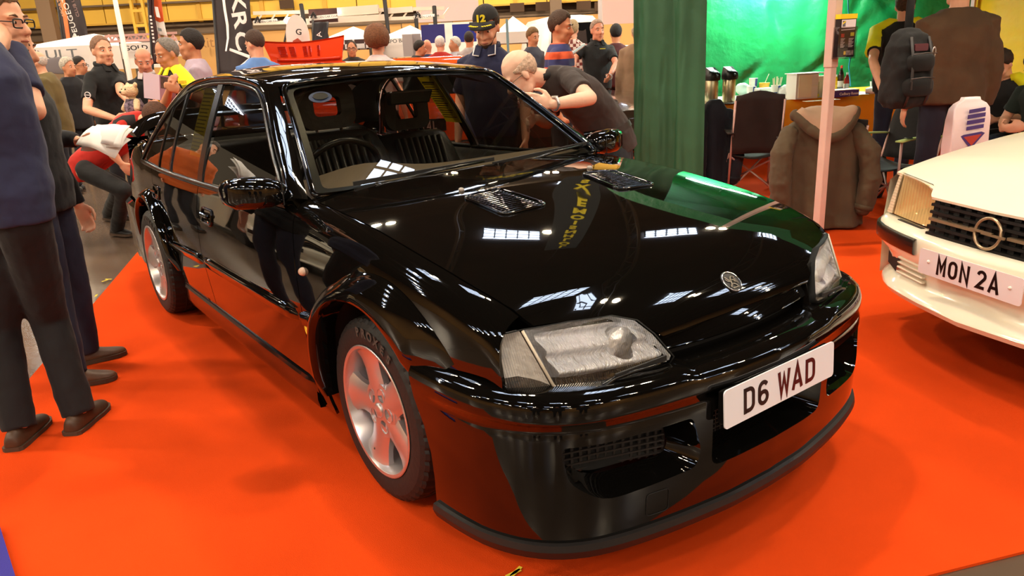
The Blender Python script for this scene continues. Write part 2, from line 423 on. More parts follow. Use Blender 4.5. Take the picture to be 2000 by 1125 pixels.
def side(x, s):
    x = np.asarray(x, float); s = np.asarray(s, float)
    zB = zb(x); yB = yb(x); dz = .11; zs = zB-dz; yS = ysd(x, zs); sl = (ysd(x, zs+.01)-yS)/.01
    t = np.clip(s/.15, 0, 1)
    b0 = (1-t)**3; b1 = 3*t*(1-t)**2; b2 = 3*t*t*(1-t); b3 = t**3
    y = b0*yB+b1*(yB+.62*(yS-yB))+b2*(yS+sl*dz*.45)+b3*yS
    z = b0*zB+b1*(zB-.012)+b2*(zs+dz*.45)+b3*zs
    z2 = zs-(s-.15); lo = s > .15
    return np.stack([x+0*s, -np.where(lo, ysd(x, z2), y), np.where(lo, z2, z)], -1)
def sof(x, z):
    zs = zb(x)-.11
    return np.where(z < zs, .15+zs-z, np.clip(.15*((zb(x)-z)/.11)**.8, 0, .15))
def SP(pts): return [(x, float(sof(x, z))) for x, z in pts]
cen = pch([-.6, -.08, .17, .5, .69, .78, .82, .845, .86], [1.008, .984, .953, .902, .85, .802, .772, .742, .70])
def bonnet(x, y):
    x = np.asarray(x, float); y = np.asarray(y, float)
    Y = yb(np.minimum(x, .70)); Z = np.where(x < .7, zb(np.minimum(x, .7)), .782+(cen(x)-cen(.70)))
    v = np.clip(np.abs(y)/Y, 0, 1.3)
    return np.stack([x+0*y, y+0*x, Z+(cen(x)-Z)*(1-v**2.6)], -1)

car = empty('car', (0, 0, 0), 0, 'black gloss four-door performance saloon with silver wheels and white D6 WAD plate on red carpet', 'car')
XS = lambda z: float(pch([.25, .34, .577, .673, .78, .885, .96], [-.47, -.462, -.43, -.438, -.459, -.498, -.522])(z))
AXF, AXR, AZ = .04, -2.70, .33
def arc(xc, R, a0, a1, n): return [(xc+R*math.cos(math.radians(a0+(a1-a0)*i/n)), AZ+R*math.sin(math.radians(a0+(a1-a0)*i/n))) for i in range(n+1)]
g = .003
wing = [(x, .002) for x in np.linspace(-.515, .672, 24)]
wing += SP([(.676, .762), (.680, .74), (.69, .70), (.70, .655), (.70, .636), (.45, .632)])+SP(arc(AXF, .415, 46.7, 198, 28))+SP([(-.352, .178), (-.468, .178)])
wing += SP([(XS(z)+g, z) for z in (.26, .34, .45, .577, .673, .78, .84, .885, .93)])
fd = SP([(XS(z)-g, z) for z in (.93, .885, .84, .78, .673, .577, .45, .34, .285)])+SP([(-1.678, .285), (-1.678, .6)])+[(-1.678, .012)]+[(x, .012) for x in np.linspace(-1.6, -.60, 14)]
rd = [(-1.686, .012)]+SP([(-1.686, .6), (-1.686, .285), (-2.29, .285)])+SP(arc(AXR, .425, -4, 66, 14))+SP([(-2.56, .78)])+[(-2.62, .10), (-2.66, .04), (-2.66, .012)]+[(x, .012) for x in np.linspace(-2.58, -1.76, 12)]
rq = [(-2.667, .012), (-2.667, .04), (-2.627, .10)]+SP([(-2.565, .775)])+SP(arc(AXR, .425, 69, 135, 14))+SP([(-3.08, .62), (-3.72, .62), (-3.72, .8)])+[(-3.72, .01)]+[(x, .008) for x in np.linspace(-3.6, -2.75, 14)]
for mir in (False, True):
    cdt_panel('front_wing', wing, side, PAINT, car, flip=True, mirror=mir)
    cdt_panel('front_door', fd, side, PAINT, car, flip=True, mirror=mir)
    cdt_panel('rear_door', rd, side, PAINT, car, flip=True, mirror=mir)
    cdt_panel('rear_quarter', rq, side, PAINT, car, flip=True, mirror=mir)
# bonnet with two vent holes
def bo_half(sg):
    L = [(x, sg*(float(yb(x))-g)) for x in np.linspace(-.5, .68, 22)]+[(.706, sg*.655), (.730, sg*.60), (.767, sg*.527), (.799, sg*.44), (.824, sg*.392), (.844, sg*.366), (.854, sg*.335), (.856, sg*.25), (.857, sg*.1)]
    return L
bo = bo_half(-1)+bo_half(1)[::-1]+[(-.482, .5), (-.465, .25), (-.46, 0), (-.465, -.25), (-.482, -.5)]
def vent_poly(sg, k=1.):
    q = [(-.04, .36), (-.055, .20), (.19, .170), (.193, .355)]
    c = np.mean(q, 0); q = [((x-c[0])*k+c[0], sg*((y-c[1])*k+c[1])) for x, y in q]
    return rcorner(q if sg > 0 else q[::-1], .03)
cdt_panel('bonnet', bo, bonnet, PAINT, car, holes=[vent_poly(-1), vent_poly(1)], h=.035)
for sg in (-1, 1):
    q = dens(vent_poly(sg, .985), .02); P = bonnet(q[:, 0], q[:, 1]); P = np.concatenate([P, P[:1]])
    fr = MB().tube(P+[0, 0, .003], .006, 6, caps=False).build('bonnet_vent', PAINT, car, True)
    G = bonnet(*np.meshgrid(np.linspace(-.06, .20, 6), np.linspace(sg*.16, sg*.37, 5)))-[0, 0, .012]; MB().grid(G).build('vent_backing', DARK, fr)
    for i in range(14):
        x = -.032+i*.0165; ya = .198-(x+.05)*.10
        pp = [bonnet(np.array(x), np.array(sg*t))+[0, 0, .002] for t in np.linspace(ya+.004, .349, 6)]
        MB().tube(pp, .0052, 6, ry=.0035).build('slat', PAINT, fr, True)
# ---- bumper
BX = [(.985, 0), (.98, .15), (.965, .28), (.935, .45), (.893, .60), (.835, .70), (.745, .775), (.63, .82), (.48, .84), (.36, .845), (.28, .845)]
bq = np.concatenate([[0], np.cumsum([math.dist(BX[i], BX[i+1]) for i in range(len(BX)-1)])])
fbx, fby = pch(bq, [p[0] for p in BX]), pch(bq, [p[1] for p in BX])
PW = [(.11, .645), (.06, .64), (.022, .63), (.006, .612), (0, .59), (0, .562), (.003, .556), (.008, .552), (.008, .546), (.003, .540), (.0, .52), (-.002, .42), (0, .33), (.003, .26), (.006, .215)]
pw = np.concatenate([[0], np.cumsum([math.dist(PW[i], PW[i+1]) for i in range(len(PW)-1)])])
poff, pz = pch(pw, [p[0] for p in PW]), pch(pw, [p[1] for p in PW])
def bumper(q, w, extra=0.):
    q = np.asarray(q, float); a = np.abs(q); sg = np.where(q < 0, -1., 1.)
    x = fbx(a); y = fby(a); e = 1e-3; tx = (fbx(a+e)-fbx(a-e)); ty = (fby(a+e)-fby(a-e)); L = np.hypot(tx, ty)
    nx, ny = ty/L, -tx/L
    nx = np.where(a < 2e-3, 1, nx); ny = np.where(a < 2e-3, 0, ny)
    k = 1/(1+np.exp(-(a-.315)/.012))      # the middle beam sits lower and shallower than the lamp ledges
    o = poff(w); z = pz(w); z = np.where(z > .56, .56+(z-.56)*(.80+.20*k), z); o = np.where(z > .56, o*(.75+.25*k), o)
    o = o-extra; fade = 1-np.clip((a-.95)/.25, 0, 1)
    o = np.where((z > .5) & (z < .56) & (o > 0), o*fade, o)
    return np.stack([x-nx*o, sg*(y-ny*o), z+0*q], -1)
def wz(z): return float(np.interp(-z, [-p[1] for p in PW], pw))
def qx(x): return float(np.interp(-x, [-p[0] for p in BX], bq))
def qy(y): return float(np.interp(y, [p[1] for p in BX], bq))
we = pw[-1]
re_ = [(.37, .645), (.365, .60), (.385, .53), (.43, .46), (.455, .38), (.458, .30), (.45, .215)]
ol = [(-qx(x), wz(z)) for x, z in re_]+[(-.6, we), (0, we), (.6, we)]+[(qx(x), wz(z)) for x, z in re_[::-1]]+[(.6, 0), (.0, 0), (-.6, 0)]
def duct(sg):
    q = [(qy(.30), wz(.40)), (qy(.315), wz(.352)), (qy(.60), wz(.335)), (qy(.675), wz(.40)), (qy(.69), wz(.50)), (qy(.33), wz(.505))]
    q = rcorner(q, [.04, .05, .07, .03, .02, .02]); return [(sg*a, b) for a, b in q]
opening = rcorner([(-.262, wz(.505)), (.262, wz(.505)), (.262, wz(.335)), (-.262, wz(.335))], [.01, .01, .035, .035])
bump = cdt_panel('front_bumper', ol, bumper, PAINT, car, holes=[duct(-1), duct(1), opening], h=.022, flip=True, flange=.01)
def recess(poly, deep, name, back_x=None):
    """rounded walls running back from an opening in the bumper"""
    q = dens(poly, .03); P = bumper(q[:, 0], q[:, 1]); c = P.mean(0)
    r = [P, P+[-.02, 0, 0]+(c-P)*.04, P+np.array([-deep, 0, 0])+(c-P)*np.array([0, .22, .30])]
    r = [np.concatenate([a, a[:1]]) for a in r]
    return MB().grid(r).build(name, PAINT, bump, True), r[2]
MESH = mat('bumper_mesh', (42, 38, 37), .45)
for sg in (-1, 1):
    o_, back = recess(duct(sg), .085, 'duct_wall')
    c = back.mean(0); mb = MB()
    k = MB().add(np.concatenate([back[:-1]+[-.02, 0, 0], [c+[-.02, 0, 0]]]), [(i, (i+1) % (len(back)-1), len(back)-1) for i in range(len(back)-1)]); k.build('duct_backing', DARK, bump)
    ya, yc = sorted((abs(back[:, 1].min()), abs(back[:, 1].max())))
    for z in np.arange(back[:, 2].min()+.008, back[:, 2].max()+.02, .018): mb.bar((back[:, 0].max()-.012, sg*ya, z), (back[:, 0].min()-.004, sg*yc, z), .012, .005)
    for t in np.linspace(0, 1, 14):
        y = ya+(yc-ya)*t; x = back[:, 0].max()-.012+(back[:, 0].min()-back[:, 0].max()+.008)*t
        mb.bar((x, sg*y, back[:, 2].min()), (x, sg*y, back[:, 2].max()), .006, .010, (0, 1, 0))
    mb.build('mesh_grille', MESH, bump)
o_, back = recess(opening, .10, 'intake_wall')
mb = MB(); xb = back[:, 0].mean()
mb.box((xb-.02, 0, back[:, 2].mean()), (.004, .42, .16)); mb.build('intake_backing', DARK, bump); mb = MB()
for z in np.arange(.36, .50, .014): mb.box((xb, 0, z), (.008, .42, .003))
for y in np.arange(-.2, .201, .022): mb.box((xb, y, .43), (.008, .003, .15))
mb.build('mesh_grille', MESH, bump)
# chin spoiler: matt lip under the bumper
LIP = mat('chin_rubber', (24, 20, 19), .5)
qa = qx(.45); qq = np.linspace(-qa, qa, 70); rings = []
for off, z in ((.012, .222), (-.012, .218), (-.016, .20), (-.004, .172), (.03, .170), (.05, .215)):
    rings.append(np.array([bumper(q, we, 0)*[1, 1, 0]+[0, 0, z] for q in qq]))
P = []
for k, (off, z) in enumerate(((.012, .222), (-.012, .218), (-.016, .20), (-.004, .172), (.03, .170), (.05, .215))):
    B = bumper(qq, np.full(70, we)); B2 = bumper(qq, np.full(70, we), .1); n = (B2-B)/.1; n[:, 2] = 0
    A = B-n*off; A[:, 2] = z; P.append(A)
MB().grid(P).build('chin_spoiler', LIP, bump, True, ang=.6)
tow = rcorner([(-qy(.475), wz(.318)), (-qy(.405), wz(.318)), (-qy(.405), wz(.25)), (-qy(.475), wz(.25))], .012)
TW = dens(tow, .02); A = bumper(TW[:, 0], TW[:, 1], .001); MB().tube(np.concatenate([A, A[:1]]), .0014, 4, caps=False).build('tow_eye_cover_joint', DARK, bump)
# ---- grille bar and slot
def strip(pts, ys_, name, m, par=car, smooth=True):
    """loft a section (x,z) across y with a small plan curve"""
    G = [[(x-.30*y*y, y, z) for x, z in pts] for y in ys_]
    return MB().grid(G).build(name, m, par, smooth, fix=True, ang=.5)
yy = np.linspace(-.345, .345, 21)
strip([(.835, .712), (.850, .712), (.858, .706), (.884, .676), (.888, .668), (.882, .662), (.84, .660)], yy, 'grille_bar', PAINT)
strip([(.845, .672), (.846, .61)], yy, 'grille_slot_backing', DARK)
strip([(.846, .632), (.905, .632), (.918, .628), (.928, .612)], yy*.95, 'grille_shelf', PAINT)
for sg in (-1, 1):   # painted cheek between slot and lamp
    MB().loft([[(.90, sg*.292, .60), (.90, sg*.345, .60), (.80, sg*.345, .60), (.80, sg*.292, .60)], [(.875, sg*.318, .64), (.875, sg*.352, .64), (.80, sg*.352, .64), (.80, sg*.318, .64)], [(.84, sg*.342, .70), (.84, sg*.365, .70), (.80, sg*.365, .70), (.80, sg*.342, .70)]]).build('grille_cheek', PAINT, car, True, fix=True)
# ---- number plates
def strokes(ch):
    """plate characters as stroke polylines on a 50 x 79 grid"""
    c = lambda cx, cy, rx, ry, a, b, n=8: [(cx+rx*math.cos(math.radians(a+(b-a)*i/n)), cy+ry*math.sin(math.radians(a+(b-a)*i/n))) for i in range(n+1)]
    return {
     'D': [[(7, 0), (7, 79)], [(7, 72)]+c(26, 55, 17, 17, 90, 0)+c(26, 24, 17, 17, 0, -90)+[(7, 7)]],
     '6': [c(25, 53, 18, 19, 30, 180)+c(25, 25, 18, 18, 180, 540, 16)],
     'W': [[(3, 79), (13, 4), (25, 60), (37, 4), (47, 79)]],
     'A': [[(4, 0), (25, 76), (46, 0)], [(11, 22), (39, 22)]],
     'M': [[(6, 0), (6, 76), (25, 26), (44, 76), (44, 0)]],
     'O': [c(25, 53, 18, 19, 0, 180)+c(25, 26, 18, 19, 180, 360)+[(43, 53)]],
     'N': [[(7, 0), (7, 76), (43, 3), (43, 79)]],
     '2': [c(25, 55, 18, 17, 170, -35)+[(7, 7), (44, 7)]],
     '7': [[(4, 72), (44, 72), (20, 0)]], '1': [[(12, 60), (25, 76), (25, 0)]], '4': [[(36, 0), (36, 76), (5, 20), (46, 20)]], 'L': [[(7, 79), (7, 7), (44, 7)]], 'F': [[(7, 0), (7, 72), (43, 72)], [(7, 40), (36, 40)]],
    }[ch]
def ribbon(pl, w, T, h=.0015):
    """flat stroke with mitred corners"""
    pl = [np.array(p, float) for p in pl]; L, R = [], []
    for i in range(len(pl)):
        d0 = pl[i]-pl[i-1] if i else pl[1]-pl[0]; d1 = pl[i+1]-pl[i] if i < len(pl)-1 else pl[-1]-pl[-2]
        d0 /= np.linalg.norm(d0)+1e-9; d1 /= np.linalg.norm(d1)+1e-9; t = d0+d1; t /= np.linalg.norm(t)+1e-9
        n = np.array([-t[1], t[0]]); k = 1/max(.35, n@np.array([-d1[1], d1[0]]))
        L.append(pl[i]+n*w/2*k); R.append(pl[i]-n*w/2*k)
    n = len(pl); V = np.array([[*p, h] for p in L]+[[*p, h] for p in R]+[[*p, 0] for p in L]+[[*p, 0] for p in R])
    F = []
    for i in range(n-1): F += [(i, n+i, n+i+1, i+1), (i, i+1, 2*n+i+1, 2*n+i), (n+i+1, n+i, 3*n+i, 3*n+i+1)]
    return T(V), F
def plate(par, T, chars, w, h, face, name='number_plate'):
    """chars: (character, x, width, height, material)"""
    p = MB().prism(rrect(-w/2, -h/2, w/2, h/2, .012), .004, T).build(name, face, par)
    for ch, x, cw, hh, m in chars:
        mb = MB(); s = (cw/50, hh/79)
        for pl in strokes(ch):
            mb.add(*ribbon([(x+(a-25)*s[0], (b-39.5)*s[1]) for a, b in pl], .0125*hh/.079, lambda V: T(V+[0, 0, .004])))
        mb.build('plate_character', m, p)
    return p
pT = planeT((1.0, 0, .516), (0, 1, 0), (-.06, 0, 1))
plate(car, pT, [('D', -.155, .05, .075, PLATEB), ('6', -.092, .05, .075, PLATEB), ('W', .005, .055, .075, PLATER), ('A', .070, .05, .075, PLATER), ('D', .135, .05, .075, PLATER)], .52, .111, PLATEW)
MB().box((.985, 0, .516), (.02, .50, .09)).build('plate_holder', TRIM, car)
# ---- headlamps
lensp = pch([.28, .367, .45, .54, .65, .70, .736, .756, .775], [.905, .893, .874, .846, .79, .755, .72, .695, .66])
def lens(y, z):
    return np.stack([lensp(np.abs(y))-.42*(z-.63)+0*y, y+0*z, z+0*y], -1)
LOUT = [(.686, .776), (.586, .786), (.475, .785), (.412, .763), (.373, .722), (.335, .660), (.345, .651), (.519, .639), (.652, .629)]
IOUT = [(.743, .756), (.742, .766), (.70, .777), (.694, .775), (.660, .629), (.70, .626), (.735, .630), (.752, .642), (.752, .68)]
GL = thin_glass('lamp_glass', (252, 250, 246), .07, 1.45, .10, wave=('Y', 55, .5))
GI = thin_glass('indicator_glass', (252, 246, 236), .08, 1.45, .06, wave=('Y', 70, .7))
REFL = mat('lamp_reflector', (240, 244, 252), .16, metal=.55, coat=.5, bump=(26, 1.0))
REFL2 = mat('indicator_reflector', (236, 240, 250), .25, metal=.0, coat=.5, bump=(30, .6))
FLUTE = mat('lamp_flutes', (240, 245, 255), .12, metal=.4, coat=.4, bump=(40, 1.0, (1, 3, .35)))
for sg in (-1, 1):
    A = [(sg*y, z) for y, z in LOUT]; B = [(sg*y, z) for y, z in IOUT]
    allp = [(.746, .764), (.69, .780), (.586, .790), (.473, .789), (.406, .766), (.367, .724), (.327, .657), (.345, .645), (.519, .633), (.65, .623), (.72, .621), (.756, .637), (.757, .70)]
    q = dens([(sg*y, z) for y, z in allp], .03); P = lens(q[:, 0], q[:, 1]); P = np.concatenate([P, P[:1]]); C = P.mean(0)
    r2 = P+[-.10, 0, -.06]
    hous = MB().grid([P+[.003, 0, 0]+(C-P)*.025, P+(C-P)*0+[.001, 0, 0], P+[-.03, 0, -.016], r2]).build('headlamp', mat('lamp_seal', (5, 5, 5), .6, spec=.2), car, True)
    # stepped bowl behind the glass
    for outl, m, nm, dp in ((A, REFL, 'reflector', .085), (B, REFL2, 'indicator_reflector', .05)):
        q = dens(outl, .02); P = lens(q[:, 0], q[:, 1])-[.004, 0, 0]; P = np.concatenate([P, P[:1]]); C = P.mean(0)
        MB().grid([P, P+(C-P)*[0, .03, .03]-[.02, 0, .014], P+(C-P)*[.3, .25, .25]-[dp*.7, 0, dp*.45], P+(C-P)*[.8, .7, .7]-[dp, 0, dp*.6], P*0+C-[dp*1.05, 0, 0]]).build(nm, m, hous, True)
    for cy, r in ((.455, .042),):
        c = lens(np.array(cy), np.array(.715))
        MB().lathe([(r, 0), (r*.96, -.015), (r*.75, -.04), (r*.4, -.055), (.012, -.06), (.010, -.03), (.001, -.028)], (c[0]-.02, sg*cy, .712), (1, 0, 0), 28).build('lamp_bowl', REFL, hous, True)
    Ac = np.mean(A, 0); A8 = [tuple(Ac+(np.array(q_)-Ac)*np.array([.86, .80])) for q_ in A]
    cdt_panel('fluted_reflector', rcorner(A8, .012), lambda y, z_: lens(y, z_)-np.stack([.022+.014*np.sin(z_*120), 0*y, 0*y], -1), FLUTE, hous, holes=[[(sg*.455+.04*math.cos(t), .712+.04*math.sin(t)) for t in np.linspace(0, 2*PI, 16, endpoint=False)]], h=.012, flange=0)
    cdt_panel('lens', rcorner(A, .012), lens, GL, hous, h=.03, flange=0)
    cdt_panel('indicator_lens', rcorner(B, .01), lens, GI, hous, h=.03, flange=0)
    bz = [(.690, .776), (.656, .629)]; P = lens(np.array([sg*b[0] for b in bz]), np.array([b[1] for b in bz]))
    MB().tube(P+[.002, 0, 0], .004, 6).build('lens_joint', mat('lens_joint', (190, 178, 160), .35), hous, True)
    # lamp wiper lying along the lower edge
    q = [lens(np.array(sg*y), np.array(z))+[.016, 0, 0] for y, z in ((.575, .622), (.555, .632), (.52, .646), (.47, .652), (.40, .656))]
    wp = MB().tube(q, [.008, .010, .006, .005, .004], 6).build('lamp_wiper', TRIM, hous, True)
    MB().bar(q[2]+[0, 0, .004], lens(np.array(sg*.365), np.array(.662))+[.012, 0, .004], .006, .014).build('wiper_blade', RUBBER, wp)
    MB().lathe([(.011, -.012), (.012, .008), (.008, .014), (.001, .015)], q[0], (.6, 0, .8), 12).build('wiper_pivot', mat('wiper_cap', (150, 145, 140), .5), wp, True)
# ---- badge, washer jets, repeater, yellow roundels
c = bonnet(np.array(.815), np.array(0.)); e = 1e-3
nb = np.cross(bonnet(np.array(.815+e), np.array(0.))-c, bonnet(np.array(.815), np.array(e))-c); nb /= np.linalg.norm(nb)
bT = planeT(c, (0, 1, 0), np.cross(nb, (0, 1, 0)))
bd = MB().lathe([(.036, -.008), (.036, .0005), (.031, .002), (.030, .0005), (.001, .0005)], c, nb, 32).build('bonnet_badge', mat('badge_black', (9, 8, 8), .5), car, True, ang=.5)
MB().tube([bT(np.array([[.033*math.cos(a),   .033*math.sin(a), .0015]]))[0] for a in np.linspace(0, 2*PI, 33)], .0018, 5, caps=False).build('badge_ring', CHROME, bd, True)
gr = MB()   # winged heraldic beast holding a banner, in raised strokes
for w_, pl_ in ((.0050, [(-.018, -.016), (-.008, -.010), (-.004, .002), (.002, .012), (.010, .016)]), (.0042, [(.010, .016), (.017, .012), (.012, .008)]), (.0040, [(-.004, .002), (-.012, .008), (-.018, .018)]), (.0036, [(-.006, .0), (-.016, .003), (-.021, .011)]), (.0042, [(.0, .006), (.010, .002), (.018, .004)]), (.0036, [(-.006, -.008), (.004, -.010), (.010, -.018)]), (.0036, [(-.014, -.022), (.014, -.022)]), (.0030, [(.018, .004), (.018, -.012)]), (.0030, [(.018, .002), (.008, -.002), (.018, -.006)])):
    gr.add(*ribbon(pl_, w_, lambda V: bT(V*[1, 1, 1]+[0, 0, .0016])))
gr.build('badge_emblem', CHROME, bd)
for sg in (-1, 1):
    c = bonnet(np.array(-.12), np.array(sg*.31)); MB().ell(c+[0, 0, .004], (.014, .010, .009), 10).build('washer_jet', mat('jet_grey', (150, 140, 132), .4), car, True)
    y = float(ysd(-.38, .741)); MB().ell((-.38, sg*y, .741), (.020, .018, .016), 14).build('side_repeater', mat('repeater_lens', (196, 165, 145), .15, coat=.5), car, True)
    y = float(ysd(-.40, .54)); A = [(-.395+.020*math.cos(t), sg*(y+.004), .532+.033*math.sin(t)) for t in np.linspace(0, 2*PI, 25)]
    rb = MB().tube(A, .0035, 5, caps=False).build('side_badge', mat('badge_yellow', (235, 185, 30), .3), car, True)
    MB().lathe([(.018, 0), (.001, .001)], (-.395, sg*(y+.003), .532), (0, sg, 0), 16).build('badge_field', mat('badge_green', (30, 40, 18), .35), rb)
    MB().tube([(-.385, sg*(y+.006), .55), (-.395, sg*(y+.006), .54), (-.405, sg*(y+.006), .53), (-.395, sg*(y+.006), .522), (-.385, sg*(y+.006), .515)], .003, 5).build('badge_mark', mat('badge_yellow'), rb)
# ---- wheel arch flares
def flare(xc, Ro, a0, a1, mir, bul):
    G = []; n = 40
    for i in range(n+1):
        a = math.radians(a0+(a1-a0)*i/n); e = min(1, i/3, (n-i)/3)
        Ri = .395; ro = Ro(a0+(a1-a0)*i/n); row = []
        for w, of in ((0, .001), (.06, .008), (.2, .016), (.45, .030), (.7, .038), (.9, .038), (1, .030), (1.0, .0), (.98, -.06)):
            R = ro+(Ri-ro)*w; x = xc+R*math.cos(a); z = AZ+R*math.sin(a)
            y = float(ysd(x, min(max(z, .13), .86)))
            row.append((x, -(y+of*bul*(.35+.65*e) if of > 0 else y+of), z))
        G.append(row)
    G = np.array(G)
    if mir: G = G*[1, -1, 1]; G = G[::-1]
    return MB().grid(G).build('wheel_arch_flare', PAINT, car, True, fix=False, ang=.75)
rof = lambda a: .455+.13*max(0, min(1, (110-a)/75))
for mir in (False, True):
    flare(AXF, rof, 34, 190, mir, 1.0)
    flare(AXR, lambda a: .445, 4, 176, mir, 1.2)
# ---- sills, mouldings, handles
for sg in (-1, 1):
    G = []
    for x in np.linspace(-.472, -2.30, 30):
        e = min(1, (-.455-x)/.05, (x+2.32)/.05); y = float(ysd(x, .25))
        G.append([(x, sg*(y-.01), .292), (x, sg*(y+.012*e), .288), (x, sg*(y+.016*e), .272), (x, sg*(y+.006*e), .262), (x, sg*(y+.010*e), .20), (x, sg*(y-.004), .165), (x, sg*(y-.06), .16)])
    G = np.array(G); G = G if sg < 0 else G[:, ::-1]
    MB().grid(G).build('side_skirt', mat('skirt_black', (9, 8, 8), .16, coat=.3), car, True, ang=.6)
    def molding(x0, x1, za, zc_):
        G = []
        for i in range(25):
            t = i/24; x = x0+(x1-x0)*t; zc = za+(zc_-za)*t; e = min(1, t*18, (1-t)*18)
            row = []
            for dz, of in ((.030, -.002), (.028, .010), (.020, .017), (.006, .018), (-.004, .012), (-.020, .013), (-.028, .006), (-.030, -.002)):
                z = zc+dz*(.6+.4*e); row.append((x, sg*(float(ysd(x, z))+of*e), z))
            G.append(row)
        G = np.array(G); G = G if sg > 0 else G[:, ::-1]
        MB().grid(G).build('side_moulding', PAINT, car, True, ang=.9)
    molding(-.475, -1.672, .548, .535); molding(-1.692, -2.36, .535, .50); molding(-.34, -.425, .563, .553)
    for x0 in (-1.44, -2.42):
        y = float(ysd(x0, .78))
        P = [(x0-.0, .812), (x0-.15, .812), (x0-.15, .745), (x0-.0, .745)]; q = dens(rcorner(P, .02), .02)
        A = np.array([(x, sg*(float(ysd(x, z))+.002), z) for x, z in q])
        h = MB().tube(np.concatenate([A, A[:1]]), .007, 6, caps=False).build('door_handle', PAINT, car, True)
        C = [(x, sg*(float(ysd(x, z))-.002), z) for x, z in q]; MB().add(C, [tuple(range(len(C)))]).build('handle_recess', DARK, h)
        MB().bar((x0-.02, sg*(y+.006), .785), (x0-.13, sg*(y+.006), .785), .018, .03, (0, 1, 0)).build('handle_grip', PAINT, h, bevel=.006)
        MB().lathe([(.009, 0), (.008, .003), (.001, .003)], (x0-.035, sg*(y+.012), .76), (0, sg, 0), 10).build('door_lock', CHROME, h)
# ---- greenhouse
Yg = lambda z: .80-.215*np.sign(z-.905)*(np.abs(z-.905)/.465)**1.2
def gfn(x, z): return np.stack([x+0*z, -Yg(z)+0*x, z+0*x], -1)
DI = [(-.59, .952), (-.69, 1.035), (-.80, 1.10), (-.92, 1.175), (-1.095, 1.282), (-1.16, 1.312), (-1.25, 1.338), (-1.4, 1.355), (-1.6, 1.365), (-1.84, 1.363), (-2.11, 1.345), (-2.266, 1.318), (-2.463, 1.245), (-2.64, 1.12), (-2.78, .985), (-2.84, .922)]
FO = [(-.505, .728, .968), (-.60, .699, 1.03), (-.715, .665, 1.105), (-.86, .627, 1.20), (-1.03, .581, 1.31), (-1.10, .561, 1.350), (-1.2, .562, 1.374), (-1.4, .572, 1.392), (-1.6, .577, 1.397), (-1.84, .578, 1.396), (-2.11, .577, 1.386), (-2.30, .572, 1.368), (-2.55, .565, 1.315), (-2.82, .58, 1.22), (-3.02, .62, 1.10), (-3.17, .665, .99)]
FO = np.array(FO)*[1, -1, 1]; DI3 = np.array([gfn(np.array(x), np.array(z)) for x, z in DI])
def resamp(P, n):
    P = np.asarray(P, float); d = np.concatenate([[0], np.cumsum(np.linalg.norm(np.diff(P, axis=0), axis=1))]); i = np.arange(len(P))
    t = np.linspace(0, len(P)-1, n); return np.stack([pch(i, P[:, k])(t) for k in range(P.shape[1])], 1)
FOs, DIs = resamp(FO, 90), resamp(DI3, 90)
belt = [(x, float(zb(x))-.004) for x in np.linspace(-2.84, -.62, 16)]
GTINT = thin_glass('side_glass', (168, 167, 160), .07, 1.5); GWS = thin_glass('windscreen_glass', (204, 203, 194), .018, 1.45)
def clipx(x0, x1, ins=.0):
    D = resamp(np.array(DI), 120); top = [p for p in D if x0 <= p[0] <= x1][::-1]
    f = lambda x: float(np.interp(-x, -np.array(DI)[:, 0], np.array(DI)[:, 1]))
    return [(x0, max(f(x0), float(zb(x0))))]+[tuple(p) for p in top]+[(x1, f(x1))]+[(x, float(zb(x))-.004) for x in np.linspace(x1, x0, 12)]
for mir in (False, True):
    sg = 1 if mir else -1
    fl = lambda P: np.array(P)*[1, -1, 1] if mir else np.array(P)
    G = []
    for k in range(7):
        t = k/6; A = FOs*(1-t)+DIs*t; bul = .022*math.sin(PI*t)
        A = A+np.array([0, -bul*.8, bul*.6])
        if k == 6: A = A+np.array([0, .012, 0])
        G.append(A)
    G = fl(np.array(G)); G = G if mir else G[::-1]
    MB().grid(G).build('roof_pillar_frame', PAINT, car, True)
    cdt_panel('front_door_glass', clipx(-1.60, -.60), gfn, GTINT, car, mirror=mir, flip=False, flange=0, h=.06)
    cdt_panel('rear_door_glass', clipx(-2.20, -1.69), gfn, GTINT, car, mirror=mir, flip=False, flange=0, h=.06)
    cdt_panel('quarter_glass', clipx(-2.80, -2.22), gfn, GTINT, car, mirror=mir, flip=False, flange=0, h=.06)
    # slanted pillar and frame bars in the glass plane
    def gbar(nm, xa, za, xc, zc, w, m=TRIM, of=.006):
        G = []
        for i in range(9):
            t = i/8; x = xa+(xc-xa)*t; z = za+(zc-za)*t; y = float(Yg(z))+of
            G.append([(x-w/2, sg*(y-.012), z), (x-w/2, sg*y, z), (x+w/2, sg*y, z), (x+w/2, sg*(y-.012), z)])
        G = np.array(G); MB().grid(G if mir else G[:, ::-1]).build(nm, m, car, True, ang=.5)
    gbar('centre_pillar', -1.64, .905, -1.76, 1.366, .075)
    gbar('rear_door_frame', -2.195, .905, -2.27, 1.318, .028); gbar('quarter_bar', -2.445, .905, -2.46, 1.25, .020)
    P = fl(DIs+[0, -.004, 0]); MB().tube(P, .008, 6).build('window_seal', TRIM, car, True)
    P = fl([gfn(np.array(x), np.array(z+.006))+[0, -.006, 0] for x, z in belt]); MB().tube(P, .010, 6, ry=.014).build('belt_moulding', TRIM, car, True)
    P = fl([gfn(np.array(x), np.array(z))*[1, 1, 1]+[0, .006, 0] for x, z in belt]); MB().grid([P, P+np.array([0, -sg*.05, -.03]), P*[1, 0, 0]+[0, sg*.72, .5]]).build('door_card', LEATHER, car, True)
    MB().add(fl([(-.55, -.80, .94), (-.60, -.79, .955), (-.72, -.752, 1.045), (-.76, -.79, .93)]), [(0, 1, 2, 3)]).build('mirror_sail', TRIM, car)
